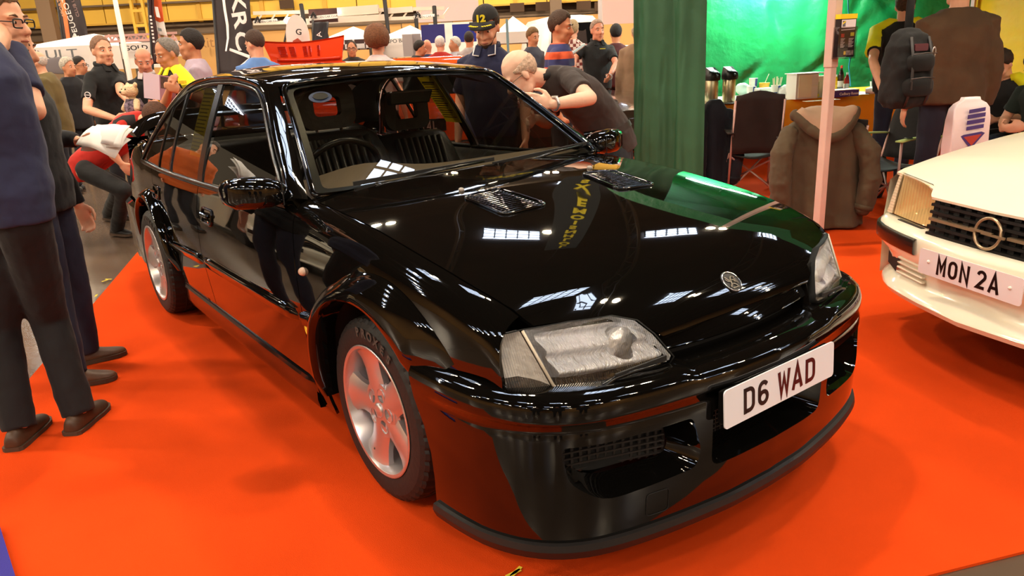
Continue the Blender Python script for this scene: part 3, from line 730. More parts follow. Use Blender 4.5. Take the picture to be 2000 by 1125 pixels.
# roof
Yr = pch([-2.9, -2.55, -2.3, -2.11, -1.6, -1.2, -1.10, -1.0], [.575, .565, .572, .577, .577, .562, .561, .556])
Zr = pch([-2.9, -2.82, -2.55, -2.3, -2.11, -1.84, -1.6, -1.4, -1.2, -1.1, -1.0], [1.185, 1.22, 1.315, 1.368, 1.386, 1.396, 1.397, 1.392, 1.374, 1.350, 1.325])
Zc = pch([-3.0, -2.75, -2.4, -2.0, -1.5, -1.2, -1.04, -.98], [1.33, 1.388, 1.428, 1.438, 1.432, 1.412, 1.392, 1.382])
def roof(x, v):
    y = v*Yr(x); z = Zr(x)+(Zc(x)-Zr(x))*(1-np.abs(v)**2.6); return np.stack([x+0*v, y, z], -1)
rfo = [(-1.045-.055*v*v, v) for v in np.linspace(-1, 1, 21)]+[(-2.72+.06*v*v, v) for v in np.linspace(1, -1, 21)]
cdt_panel('roof', rfo, roof, PAINT, car, h=.05)
def wsf(v, t):
    y = v*(.714+(.548-.714)*t); x = -.485-.034*v*v+(-.565-.03*v*v)*t+.05*t*(1-t); z = .972+.006*v*v+(.412-.034*v*v)*t+.02*t*(1-t)
    return np.stack([x+0*t, y, z], -1)
wo = rcorner([(-.985, -.02), (.985, -.02), (.985, .985), (-.985, .985)], [.05, .05, .08, .08])
cdt_panel('windscreen', wo, wsf, GWS, car, h=.06, flange=0)
q = np.array(dens(wo, .05)); P = wsf(q[:, 0], q[:, 1]); P = np.concatenate([P, P[:1]])
MB().tube(P+[.006, 0, .004], .011, 8, caps=False).build('windscreen_seal', PAINT, car, True)
r1 = wsf(q[:, 0]*.935, .055+q[:, 1]*.90); r1 = np.concatenate([r1, r1[:1]]); MB().grid([P-[.004, 0, .002], r1-[.004, 0, .002]]).build('windscreen_black_border', mat('frit', (6, 6, 6), .3), car)
def rwf(v, t):
    y = v*(.60-.05*t); x = -3.10+.33*t+.05*v*v*(1-t); z = 1.0+.375*t-.035*v*v*t+.03*t*(1-t)
    return np.stack([x+0*v, y, z], -1)
cdt_panel('rear_window', [(-.96, 0), (.96, 0), (.96, 1), (-.96, 1)], rwf, GTINT, car, h=.06, flange=0, flip=True)
# boot lid, tail panel, spoiler, rear bumper, tail lamps
def boot(x, y):
    Y = yb(x); v = np.clip(np.abs(y)/Y, 0, 1.2); return np.stack([x+0*y, y+0*x, zb(x)+.03*(1-v**2.5)], -1)
cdt_panel('boot_lid', [(x, -float(yb(x))+.004) for x in np.linspace(-3.72, -3.12, 12)]+[(x, float(yb(x))-.004) for x in np.linspace(-3.12, -3.72, 12)], boot, PAINT, car, h=.06)
MB().grid([[(-3.72-.03*(1-(y/.7)**2), y, z) for y in np.linspace(-.70, .70, 15)] for z in (1.0, .9, .75, .6)]).build('tail_panel', PAINT, car, True)
sp = [[(-3.55, y, 1.0+.10*(1-abs(y/.66)**6)), (-3.66, y, 1.035+.11*(1-abs(y/.66)**6)), (-3.82, y, 1.045+.115*(1-abs(y/.66)**6)), (-3.82, y, 1.02+.10*(1-abs(y/.66)**6)), (-3.66, y, 1.0+.09*(1-abs(y/.66)**6))] for y in np.linspace(-.66, .66, 21)]
MB().loft(sp).build('boot_spoiler', PAINT, car, True, ang=.7)
for y in (-.55, .55): MB().box((-3.66, y, 1.02), (.12, .06, .10)).build('spoiler_foot', PAINT, car, bevel=.01)
for sg in (-1, 1):
    t = MB().loft([[(-3.70, sg*.715, z), (-3.765, sg*.66, z), (-3.775, sg*.40, z), (-3.70, sg*.40, z)] for z in (.70, .86)]).build('tail_lamp', mat('tail_red', (120, 10, 10), .15, coat=.6), car, bevel=.01)
    MB().loft([[(-3.72, sg*.705, z), (-3.768, sg*.655, z), (-3.778, sg*.40, z), (-3.72, sg*.40, z)] for z in (.74, .77)]).build('reversing_strip', mat('tail_clear', (210, 200, 200), .2), t)
G = []
for off, z in ((.06, .625), (0, .60), (0, .30), (.03, .22)):
    G.append([(-3.04, -.845+off*.3, z), (-3.2, -.84+off*.4, z), (-3.5, -.82+off*.5, z), (-3.70, -.76+off, z), (-3.80+off, -.60, z), (-3.84+off, -.3, z), (-3.85+off, 0, z), (-3.84+off, .3, z), (-3.80+off, .60, z), (-3.70, .76-off, z), (-3.5, .82-off*.5, z), (-3.2, .84-off*.4, z), (-3.04, .845-off*.3, z)])
MB().grid(G).build('rear_bumper', PAINT, car, True, ang=.8)
plate(car, planeT((-3.80, 0, .78), (0, -1, 0), (0, 0, 1)), [('D', -.155, .05, .075, PLATEB), ('6', -.092, .05, .075, PLATEB), ('W', .005, .055, .075, PLATER), ('A', .070, .05, .075, PLATER), ('D', .135, .05, .075, PLATER)], .52, .111, mat('plate_yellow', (225, 190, 40), .35), 'rear_number_plate')
# ---- door mirrors
for sg in (-1, 1):
    R = []
    for y, x0, x1, z0, z1 in ((.775, -.665, -.56, .965, 1.022), (.80, -.675, -.545, .955, 1.04), (.84, -.685, -.535, .945, 1.052), (.90, -.70, -.545, .945, 1.058), (.955, -.715, -.575, .95, 1.055), (.975, -.72, -.62, .965, 1.04), (.980, -.715, -.66, .985, 1.02)):
        cx, cz = (x0+x1)/2, (z0+z1)/2; hx, hz = (x1-x0)/2, (z1-z0)/2
        R.append([(cx+hx*np.sign(math.cos(a))*abs(math.cos(a))**.6, sg*y, cz+hz*np.sign(math.sin(a))*abs(math.sin(a))**.6) for a in np.linspace(0, 2*PI, 24, endpoint=False)])
    mr = MB().loft(R).build('door_mirror', PAINT, car, True, fix=True)
    MB().add([(-.722, sg*.83, .958), (-.722, sg*.955, .962), (-.722, sg*.955, 1.045), (-.722, sg*.83, 1.045)], [(0, 1, 2, 3)]).build('mirror_glass', CHROME, mr)
    q = [(-.535+0*k, sg*(.806), .955+.085*k) for k in np.linspace(0, 1, 4)]; MB().tube(q, .0025, 4).build('mirror_joint', DARK, mr)
# ---- screen wipers
for y0, y1 in ((.18, .64), (-.46, .06)):
    a = wsf(np.array(y0/.71), np.array(-.03))+[.03, 0, .02]; b = wsf(np.array(y1/.70), np.array(.06))+[.015, 0, .012]
    w = MB().tube([a, (a+b)/2+[.01, 0, .012], b], [.009, .006, .005], 6).build('screen_wiper', TRIM, car, True)
    c = wsf(np.array((y0-.08)/.71), np.array(.035))+[.010, 0, .008]; d = wsf(np.array((y1+.06)/.70), np.array(.075))+[.010, 0, .008]
    MB().bar(c, d, .008, .016).build('wiper_blade', RUBBER, w)
    MB().lathe([(.014, 0), (.013, .012), (.001, .014)], a, (.4, 0, 1), 10).build('wiper_nut', TRIM, w)
MB().grid([[(-.47, y, .985), (-.53, y, .962)] for y in np.linspace(-.70, .70, 9)]).build('scuttle_panel', TRIM, car)
# ---- wheels
def wheel(loc, left, wd):
    """axis along local -y = outside"""
    w = empty('wheel', loc, PI if left else 0); w.parent = car
    Ro, h = .322, wd/2
    pr = [(.228, -.98*h), (.236, -1.0*h), (.262, -1.03*h), (.290, -1.0*h), (.308, -.93*h), (.318, -.84*h), (.3215, -.6*h), (.322, 0), (.3215, .6*h), (.318, .84*h), (.308, .93*h), (.29, 1.0*h), (.262, 1.03*h), (.236, h), (.228, .98*h)]
    n = 180; ang = np.arange(n)*2*PI/n; rings = []
    for r, y in pr:
        rr = np.full(n, r)
        if r > .30: sh = int(abs(y)/h*3); rr[sh::4] -= .006 if r < .3214 or abs(y) > .1*h else .0
        rings.append(np.stack([np.cos(ang)*rr, np.full(n, y), np.sin(ang)*rr], 1))
    ty = MB().loft(rings, caps=False).build('tyre', RUBBER, w, True, ang=.3)
    for yq in (-.045, -.015, .015, .045):   # circumferential grooves
        MB().tube([(.3222*math.cos(t), yq, .3222*math.sin(t)) for t in np.linspace(0, 2*PI, 73)], .004, 4, caps=False).build('tread_groove', DARK, ty)
    y0 = -h*.985
    rim = [(.2285, y0), (.231, y0-.004), (.2275, y0-.006), (.218, y0-.004), (.214, y0+.006), (.206, y0+.05), (.196, y0+.10), (.19, y0+.15), (.2, y0+.2)]
    R = [np.stack([np.cos(np.arange(72)*2*PI/72)*r, np.full(72, y), np.sin(np.arange(72)*2*PI/72)*r], 1) for r, y in rim]
    rm = MB().loft(R, caps=False).build('rim', SATIN, w, True, ang=.6)
    hub = MB().lathe([(.098, .055), (.106, .040), (.092, -.02), (.07, -.05)], (0, y0+.075, 0), (0, -1, 0), 40, caps=False).build('hub', SATIN, rm, True, ang=.5)
    BC = [(.060*math.cos(k*2*PI/5+PI/2+.32+PI/5), .060*math.sin(k*2*PI/5+PI/2+.32+PI/5)) for k in range(5)]
    cdt_panel('hub_face', [(.099*math.cos(t), .099*math.sin(t)) for t in np.linspace(0, 2*PI, 40, endpoint=False)], lambda u, v: np.stack([u, y0+.014+.6*(u*u+v*v), v], -1), SATIN, rm, holes=[[(bx_+.024*math.cos(t), bz_+.024*math.sin(t)) for t in np.linspace(0, 2*PI, 18, endpoint=False)] for bx_, bz_ in BC], h=.012, flange=.004)
    for k in range(5):
        a = k*2*PI/5+PI/2+.32; d = np.array([math.cos(a), 0, math.sin(a)]); t = np.array([-math.sin(a), 0, math.cos(a)])
        rings = []
        for r, wd_, yo, th in ((.05, .12, .020, .03), (.085, .116, .020, .03), (.115, .110, .020, .028), (.15, .112, .020, .026), (.18, .128, .018, .026), (.20, .148, .014, .03), (.216, .166, .008, .03)):
            wh = wd_/2; yb0 = y0+yo
            rings.append([d*r+t*s*wh+np.array([0, yb0+dy, 0]) for s, dy in ((-1, th), (-1, .008), (-.7, 0), (0, -.005), (.7, 0), (1, .008), (1, th))])
        MB().loft(rings).build('spoke', SATIN, rm, True, fix=True, ang=.7)
        MB().lathe([(.0245, .0), (.022, .018), (.014, .032), (.001, .034)], (BC[k][0], y0+.0155, BC[k][1]), (0, 1, 0), 18, caps=False).build('bolt_recess', mat('bolt_recess', (190, 182, 182), .3, metal=.8), rm, True, ang=.5)
        MB().lathe([(.008, -.004), (.008, .008), (.001, .008)][::-1], (BC[k][0], y0+.048, BC[k][1]), (0, -1, 0), 6).build('wheel_bolt', SATIN, rm)
    MB().lathe([(.026, 0), (.025, .006), (.018, .009), (.001, .010)], (0, y0+.016, 0), (0, -1, 0), 24).build('centre_cap', SATIN, rm, True)
    va = -1.95; MB().tube([(.196*math.cos(va), y0+.035, .196*math.sin(va)), (.185*math.cos(va), y0+.012, .185*math.sin(va))], [.006, .004], 6).build('valve', mat('valve_dark', (60, 52, 45), .4), rm, True)
    mb = MB()
    for i, ch in enumerate('PROXES'):
        a = PI/2+.05+.16-.155*i; rr = .262
        T = planeT((rr*math.cos(a), -h*1.035, rr*math.sin(a)), (math.sin(a), 0, -math.cos(a)), (math.cos(a), 0, math.sin(a)))
        q = text_mb(ch, .044, T, .002, 1.0, .0015)
        if q.n: mb.add(np.concatenate(q.v), q.f)
    mb.build('tyre_lettering', mat('tyre_letter', (70, 66, 62), .6), ty)
    MB().lathe([(.15, 0), (.15, .02), (.06, .02), (.001, .02)], (0, y0+.13, 0), (0, 1, 0), 32).build('brake_disc', mat('brake_disc', (70, 62, 58), .4, metal=.6), w, True, ang=.5)
    return w
wheel((0, -.79+.118, .322), False, .235); wheel((-2.73, -.855+.128, .322), False, .255)
wheel((0, .79-.118, .322), True, .235); wheel((-2.73, .855-.128, .322), True, .255)
# wheel wells and underbody
for xc in (AXF, AXR):
    for sg in (-1, 1):
        G = [[(xc+.405*math.cos(a), sg*y, AZ+.405*math.sin(a)) for a in np.linspace(-.08, PI+.08, 25)] for y in (.795, .50)]
        MB().grid(G).build('wheel_well', DARK, car, True)
        MB().lathe([(.405, 0), (.001, 0)], (xc, sg*.5, AZ), (0, 1, 0), 24).build('wheel_well_wall', DARK, car)
un = MB().box((-1.4, 0, .24), (4.4, 1.0, .04)).box((-1.36, 0, .30), (1.9, 1.56, .10)).box((.62, 0, .30), (.30, 1.2, .06)); un.build('underbody', DARK, car)
MB().box((.25, 0, .70), (.9, .9, .2)).build('engine_bay_block', DARK, car)
# ---- interior
tub = MB().grid([[(-.45, y, .45), (-.45, y, .40), (-2.7, y, .40), (-2.75, y, .95), (-3.05, y, 1.0)] for y in (-.72, 0, .72)]).build('cabin_floor', DARK, car)
MB().add([(-.46, -.74, .4), (-.46, .74, .4), (-.46, .74, .95), (-.46, -.74, .95)], [(0, 1, 2, 3)]).build('bulkhead', DARK, car)
DASH = mat('dash_grey', (116, 102, 86), .6, bump=(80, .1))
ds = [[(-.49-.03*(y/.7)**2, y, .955), (-.60, y, .975+.02*math.exp(-((y+.36)/.25)**2)), (-.78, y, .985+.045*math.exp(-((y+.36)/.22)**2)), (-.86, y, .965+.04*math.exp(-((y+.36)/.22)**2)), (-.90, y, .90), (-.85, y, .65)] for y in np.linspace(-.70, .70, 25)]
MB().grid(ds).build('dashboard', DASH, car, True)
sc = np.array([-1.0, -.37, .95]); a_, b_, d_ = frame((-.88, 0, .47))
sw = MB().tube([sc+a_*.19*math.cos(t)+b_*.19*math.sin(t) for t in np.linspace(0, 2*PI, 41)], .015, 8, caps=False).build('steering_wheel', mat('wheel_leather', (16, 14, 14), .3), car, True)
MB().ell(sc-d_*.02, (.07, .06, .03), 12, np.stack([a_, b_, d_], 1)).build('steering_boss', LEATHER, sw, True)
for t in (0., PI, -PI/2): MB().bar(sc-d_*.015, sc+(a_*math.cos(t)+b_*math.sin(t))*.185, .03, .012, d_).build('steering_spoke', LEATHER, sw)
MB().tube([sc-d_*.02, sc-d_*.25], .03, 8).build('steering_column', TRIM, sw)
def seat(y, dx, dz):
    st = MB().loft([[(-1.12+dx+u*.30, y+v*.25, .48+h+dz) for u, v in ((1, 1), (0, 1.0), (-1, 1), (-1, -1), (0, -1.0), (1, -1))] for h in (0, .12)]).build('front_seat', LEATHER, car, bevel=.03, smooth=True)
    R = []; q0 = np.array([-1.32+dx, y, .58+dz])
    for t, w, th in ((0, .22, .07), (.25, .25, .08), (.5, .26, .075), (.75, .25, .06), (.95, .22, .05), (1.0, .19, .03)):
        c = q0+np.array([-.22*t, 0, .46*t]); n_ = np.array([.9, 0, .43])
        R.append([c+n_*th*math.sin(a)*(1+.35*abs(math.cos(a))**2)+np.array([0, w*np.sign(math.cos(a))*abs(math.cos(a))**.7, 0]) for a in np.linspace(0, 2*PI, 20, endpoint=False)])
    MB().loft(R).build('seat_backrest', LEATHER, st, True, fix=True)
    fl_ = MB()
    for k in np.linspace(-.13, .13, 8): fl_.tube([q0+np.array([.07-.22*t, k, .03+.46*t]) for t in (.1, .5, .9)], .016, 6)
    fl_.build('seat_pleats', LEATHER, st, True)
    out = rrect(-.135, 0, .135, .205, .06); inn = rrect(-.066, .058, .066, .142, .02)
    hT = lambda u, v: np.stack([q0[0]-.235-.10*v+0*u, y+u, q0[2]+.48+v], -1)
    for of in (.022, -.022): cdt_panel('headrest_shell', out, hT, LEATHER, st, holes=[inn], h=.03, flange=.022 if of > 0 else -.022, off=of)
    for yy_ in (-.06, .06): MB().tube([q0+np.array([-.215, yy_, .42]), q0+np.array([-.24, yy_, .50])], .007, 6).build('headrest_post', CHROME, st)
seat(-.31, .355, .085); seat(.31, -.02, .005)
rs = MB().loft([[(-2.35+u*.28, v*.66, .45+h) for u, v in ((1, 1), (-1, 1), (-1, -1), (1, -1))] for h in (0, .15)]).build('rear_seat', LEATHER, car, bevel=.04, smooth=True)
MB().loft([[(-2.48-.22*t, -.66, .58+.42*t), (-2.62-.22*t, -.66, .58+.42*t), (-2.62-.22*t, .66, .58+.42*t), (-2.48-.22*t, .66, .58+.42*t)] for t in (0, 1)]).build('rear_backrest', LEATHER, rs, bevel=.04, smooth=True)
MB().grid([[(-1.07, y, 1.355-.05*(y/.5)**4), (-1.6, y, 1.40-.05*(y/.52)**4), (-2.2, y, 1.395-.05*(y/.52)**4), (-2.7, y, 1.34-.05*(y/.5)**4)] for y in np.linspace(-.52, .52, 9)]).build('headlining', mat('headlining', (46, 42, 40), .9), car, True)
MB().loft([[(-.98+dx, dy, 1.30) for dx, dy in ((0, -.12), (.03, -.11), (.03, .11), (0, .12))], [(-1.0+dx, dy, 1.24) for dx, dy in ((0, -.11), (.03, -.10), (.03, .10), (0, .11))]]).build('rear_view_mirror', TRIM, car, bevel=.008)
# club sticker on the screen, yellow notices inside the rear windows
A = [wsf(np.array(-.735+.085*math.cos(t)), np.array(.835+.055*math.sin(t)))-[.010, 0, .006] for t in np.linspace(0, 2*PI, 28, endpoint=False)]
st_ = MB().add(A, [tuple(range(28))]).build('screen_sticker', mat('sticker_blue', (70, 92, 150), .4), car)
A2 = [wsf(np.array(-.735+.055*math.cos(t)), np.array(.84+.035*math.sin(t)))-[.006, 0, .004] for t in np.linspace(0, 2*PI, 28, endpoint=False)]
MB().add(A2, [tuple(range(28))]).build('sticker_centre', mat('sticker_dark', (16, 20, 40), .4), st_)
NOTE = mat('notice_yellow', (222, 205, 40), .55); nt_ = NOTE.node_tree; tl_ = nt_.nodes.new('ShaderNodeBsdfTranslucent'); tl_.inputs[0].default_value = (*lin((236, 220, 60)), 1); mx_ = nt_.nodes.new('ShaderNodeMixShader'); mx_.inputs[0].default_value = .55
nt_.links.new(nt_.nodes['Principled BSDF'].outputs[0], mx_.inputs[1]); nt_.links.new(tl_.outputs[0], mx_.inputs[2]); nt_.links.new(mx_.outputs[0], nt_.nodes['Material Output'].inputs[0])
for sg in (-1, 1):
    def nfn(x, z): return np.stack([x+0*z, sg*(Yg(z)-.02)+0*x, z], -1)
    zz = np.linspace(1.325, 1.06, 7) if sg > 0 else np.linspace(1.34, 1.02, 7)
    w0, w1 = (-1.84, -1.67) if sg > 0 else (-2.0, -1.80)
    G = [[tuple(nfn(np.array(w0+(w1-w0)*t-(z-1.1)*.28), np.array(z))) for t in (0, .5, 1)] for z in zz]
    nt = MB().grid(G).build('paper_notice', NOTE, car, solid=.001)
    ln = MB()
    for i, z in enumerate(np.linspace(zz[0]-.03, zz[-1]+.03, 16)):
        a = nfn(np.array(w0+.015-(z-1.1)*.28), np.array(z))+[0, -.002*1, 0]; b = nfn(np.array(w1-(.02+.03*(i*7 % 3)/2)-(z-1.1)*.28), np.array(z))+[0, -.002, 0]
        ln.bar(a, b, .006 if i else .014, .001, (0, 1, 0))
    ln.build('notice_lines', mat('notice_ink', (120, 105, 20), .6), nt)
# ================================================================ THE WHITE COUPE
WPAINT = mat('white_gloss_paint', (236, 228, 206), .12, coat=.8)
BLKP = mat('black_plastic', (20, 17, 16), .4)
def white_coupe(loc, ang, label, plated=True):
    r = empty('car', loc, ang, label, 'car')
    hw = pch([-4.4, -3.6, -1.2, -.6, -.25, -.12, 0], [.70, .84, .86, .845, .80, .74, .70])
    # bonnet: rises back from the grille; lamps set back at the corners
    zc = pch([-1.35, -1.0, -.55, -.28, -.16, -.09], [.985, .955, .88, .80, .765, .745]); ze = pch([-1.35, -1.0, -.55, -.28, -.2], [.945, .92, .845, .79, .775])
    def bon(x, y):
        v = np.clip(np.abs(y)/.80, 0, 1.1); return np.stack([x+0*y, y+0*x, zc(x)+(ze(np.minimum(x, -.2))-zc(np.minimum(x, -.2)))*v**2.5-.0*x], -1)
    half = [(-1.35, .74), (-1.0, .765), (-.55, .775), (-.30, .765), (-.245, .745), (-.215, .60), (-.185, .50), (-.15, .405), (-.105, .365), (-.085, .34), (-.075, .0)]
    cdt_panel('bonnet', half+[(x, -y) for x, y in half[:-1]][::-1], bon, WPAINT, r, h=.05)
    for sg in (-1, 1):
        # wing and flank
        G = []
        for x in (-.245, -.3, -.45, -.62, -.80, -1.0, -1.2, -1.6, -2.2, -2.9, -3.5, -4.1, -4.4):
            w = float(hw(x)); zt = float(ze(max(x, -1.35)))-.003 if x > -1.4 else .93
            arch = .33+math.sqrt(max(0, .37**2-(x+.93)**2)) if abs(x+.93) < .37 else (.33+math.sqrt(max(0, .37**2-(x+3.55)**2)) if abs(x+3.55) < .37 else .26)
            G.append([(x, sg*(w-.09), zt), (x, sg*(w-.05), zt-.006), (x, sg*(w-.012), zt-.04), (x, sg*w, max(zt-.16, arch+.02)), (x, sg*(w+.008), max(.56, arch+.01)), (x, sg*(w-.004), arch)])
        G = np.array(G); G = G if sg < 0 else G[::-1]
        MB().grid(G).build('wing', WPAINT, r, True, ang=.9)
        y = sg*(.86-.105)
        for x in (-.93, -3.55):
            ty = MB().lathe([(.20, .10), (.29, .105), (.315, .08), (.32, 0), (.315, -.08), (.29, -.105), (.20, -.10)], (x, y, .32), (0, 1, 0), 36).build('wheel', RUBBER, r, True, ang=.6)
            MB().lathe([(.20, .0), (.19, .10), (.16, .07), (.05, .06), (.001, .06)], (x, y, .32), (0, sg, 0), 30).build('wheel_disc', SATIN, ty, True, ang=.6)
        G = [[(-.93+.37*math.cos(a), sg*yy, .33+.37*math.sin(a)) for a in np.linspace(-.2, PI+.2, 17)] for yy in (.84, .5)]
        MB().grid(G).build('wheel_well', DARK, r, True)
        # headlamp with side indicator
        fr = lambda y_, z_: np.array([-.140-.30*max(0, (y_-.36))**1.35-.10*(z_-.6), sg*y_, z_])
        o4 = [(.385, .585), (.385, .72), (.405, .755), (.45, .772), (.675, .785), (.705, .585)]
        body = MB().loft([[fr(a, b)-[.012, 0, 0] for a, b in [(.380, .580), (.380, .725), (.402, .760), (.45, .777), (.71, .790), (.765, .580)]], [fr(a, b)*[1, 1, 1]-[.14, 0, .05] for a, b in [(.380, .580), (.380, .725), (.402, .760), (.45, .777), (.71, .790), (.765, .580)]]], caps=False).build('headlamp', BLKP, r, fix=True)
        q = dens(o4, .04); P = np.array([fr(a, b) for a, b in q]); C = P.mean(0); P = np.concatenate([P, P[:1]])
        MB().grid([P-[.008, 0, 0], P+(C-P)*[.1, .1, .1]-[.015, 0, 0], P+(C-P)*.6-[.035, 0, 0], P*0+C-[.04, 0, 0]]).build('reflector', mat('coupe_reflector', (240, 226, 204), .3, metal=.0, coat=.4, bump=(7, .8)), body, True)
        MB().add(P[:-1]+[.002, 0, 0], [tuple(range(len(P)-1))]).build('lens', thin_glass('coupe_lens', (235, 220, 190), .05, 1.45, .03, wave=('Y', 14, .2)), body)
        I = [fr(a, b) for a, b in [(.715, .585), (.685, .785), (.705, .79), (.765, .585)]]; I2 = [p+np.array([-.05, 0, 0]) for p in I]
        ind = MB().loft([I, I2]).build('side_indicator', mat('coupe_indicator', (226, 208, 180), .25, coat=.5), body, fix=True)
        rb = MB()
        for t in np.linspace(.06, .94, 13): rb.bar(np.array(I[0])*(1-t)+np.array(I[1])*t+[.0005, 0, 0], (np.array(I[3])*(1-t)+np.array(I[2])*t)+[.0005, 0, 0], .003, .003)
        rb.build('indicator_rib', mat('indicator_rib', (190, 168, 140), .4), ind)
        MB().bar(fr(.42, .578)+[.01, 0, -.005], fr(.62, .578)+[.01, 0, -.005], .02, .012).build('lamp_wiper', BLKP, body, bevel=.003)
    # grille with bars and ring emblem
    gp = lambda y_, z_, o=0: np.array([-.075-.10*y_*y_+o-.12*(z_-.65), y_, z_])
    gr = MB().loft([[gp(-.365, z, -.06), gp(-.18, z, -.06), gp(0, z, -.06), gp(.18, z, -.06), gp(.365, z, -.06), gp(.365, z, -.10), gp(-.365, z, -.10)] for z in (.575, .738)]).build('grille', BLKP, r)
    for i, z in enumerate((.58, .612, .644, .676, .708, .735)):
        m = SATIN if i == 2 else BLKP; nm = 'chrome_bar' if i == 2 else 'grille_bar'
        for a, b in (((-.345, -.075), (.075, .345)) if i == 2 else ((-.345, .345),)):
            ys_ = np.linspace(a, b, 9); MB().loft([[gp(y_, z-.006, .0), gp(y_, z+.006, .0), gp(y_, z+.006, -.04), gp(y_, z-.006, -.04)] for y_ in ys_]).build(nm, mat('pewter', (176, 150, 120), .3, metal=.7) if i == 2 else m, gr)
    vb = MB()
    for y_ in np.linspace(-.33, .33, 12): vb.bar(gp(y_, .58, -.02), gp(y_, .735, -.02), .004, .03, (0, 1, 0))
    vb.build('grille_upright', BLKP, gr)
    PEW = mat('pewter')
    MB().tube([gp(.062*math.cos(t), .652+.062*math.sin(t), .018) for t in np.linspace(0, 2*PI, 33)], .0065, 7, caps=False).build('ring_emblem', PEW, gr, True)
    bl = MB()
    for poly in ([(-.085, .009), (.028, .006), (.020, -.002), (-.085, -.001)], [(.085, -.009), (-.028, -.006), (-.020, .002), (.085, .001)]):
        bl.prism(poly, .008, lambda V: np.array([gp(p[0], .652+p[1], .018+p[2]) for p in V]))
    bl.build('bolt_emblem', PEW, gr, fix=True)
    # bumper with black rubbing strips, number plate recess, slotted intakes and deep chin
    px = pch([0, .3, .55, .72, .82, .86], [.0, -.035, -.09, -.16, -.27, -.42]); 
    def prof_(y_, sc=1.): return [(-.10, .575), (-.03, .575), (.0, .562), (.006, .545), (.004, .47), (-.012, .44), (-.03, .40), (-.036, .345), (-.02, .325), (.03, .305), (.042, .285), (.03, .262), (-.05, .258)]
    ys_ = np.concatenate([-np.array([.86, .85, .82, .77, .72, .64, .55, .45, .3, .15]), [0], [.15, .3, .45, .55, .64, .72, .77, .82, .85, .86]])
    G = []
    for y_ in ys_:
        a = abs(y_); xo = float(px(a)); tap = max(0, a-.55)
        G.append([(xo+dx-(0 if z > .44 else tap*.12), y_*(1 if z > .44 else 1-.10*(.44-z)/.18), z) for dx, z in prof_(y_)])
    bp_ = MB().grid(np.array(G).transpose(1, 0, 2)).build('front_bumper', WPAINT, r, True, fix=True, ang=.9)
    for sg in (-1, 1):
        G = []
        for y_ in (.345, .35, .45, .55, .64, .72, .77, .82, .85, .858):
            xo = float(px(y_)); G.append([(xo+dx, sg*(y_+.004), z) for dx, z in ((-.005, .552), (.016, .55), (.022, .54), (.020, .49), (.012, .478), (-.005, .476))])
        MB().grid(np.array(G).transpose(1, 0, 2)).build('rubbing_strip', mat('strip_black', (30, 22, 20), .22), bp_, True, fix=True, ang=.8)
        P = [(float(px(y_))-.030-max(0, y_-.55)*.12+o, sg*y_*.975, z) for y_, z, o in ((.52, .425, .012), (.74, .435, .004), (.70, .345, .004), (.54, .345, .012))]
        MB().add(P, [(0, 1, 2, 3)]).build('brake_duct', DARK, bp_)
        for z in (.355, .378, .401, .424):
            MB().bar((float(px(.5))-.022, sg*.505, z), (float(px(.30))-.022, sg*.30, z), .02, .008).build('intake_slat', WPAINT, bp_, bevel=.003)
    if plated:
        T = planeT((.014, 0, .485), (0, 1, 0), (0, 0, 1)); pl = plate(r, T, [('M', -.133, .048, .079, PLATEB), ('O', -.072, .048, .079, PLATEB), ('N', -.011, .048, .079, PLATEB), ('2', .072, .048, .079, PLATEB), ('A', .133, .048, .079, PLATEB)], .52, .111, mat('plate_lilac', (226, 212, 216), .35))
        for y_ in (-.205, .205): MB().lathe([(.008, .004), (.007, .008), (.001, .009)], (.014, y_, .49), (1, 0, 0), 12).build('plate_screw', mat('screw_white', (238, 234, 228), .3), pl, True)
    # cabin, roof, tail
    cab = MB().grid(np.array([[(x, y_*w, z-(.03*(y_**2) if z > 1 else 0)) for y_ in np.linspace(-1, 1, 9)] for x, w, z in ((-1.28, .74, .985), (-1.95, .60, 1.32), (-2.2, .58, 1.37), (-2.9, .58, 1.36), (-3.9, .64, 1.02), (-4.4, .68, .98), (-4.45, .68, .6))])).build('roof', WPAINT, r, True, fix=True)
    MB().grid(np.array([[(x, y_*w, z+.012-.03*y_**2) for y_ in np.linspace(-.94, .94, 7)] for x, w, z in ((-1.34, .72, 1.01), (-1.92, .60, 1.31))])).build('windscreen', mat('dark_glass', (14, 15, 16), .04, coat=1), cab, True)
    for sg in (-1, 1):
        MB().add([(-1.42, sg*.775, .95), (-1.98, sg*.615, 1.29), (-2.9, sg*.60, 1.31), (-3.5, sg*.70, 1.08), (-3.4, sg*.78, .95)], [(0, 1, 2, 3, 4)]).build('side_window', mat('dark_glass'), cab)
        MB().add([(-1.30, sg*.80, .93), (-1.98, sg*.60, 1.33), (-2.9, sg*.585, 1.35), (-3.9, sg*.66, 1.0), (-4.0, sg*.80, .93)], [(0, 1, 2, 3, 4)]).build('cabin_side', WPAINT, cab)
    MB().box((-2.4, 0, .32), (4., 1.4, .14)).build('underbody', DARK, r)
    MB().box((-.75, 0, .55), (.9, 1.1, .3)).build('engine_block', DARK, r)
    return r
white_coupe((.87227, 1.49949, 0), -1.96443, 'white coupe nose with MON 2A plate at the right edge of the red carpet')
white_coupe((-4.2, -3.0, 0), .12, 'white coupe parked left of the frame, seen only as a reflection in the black doors', False)
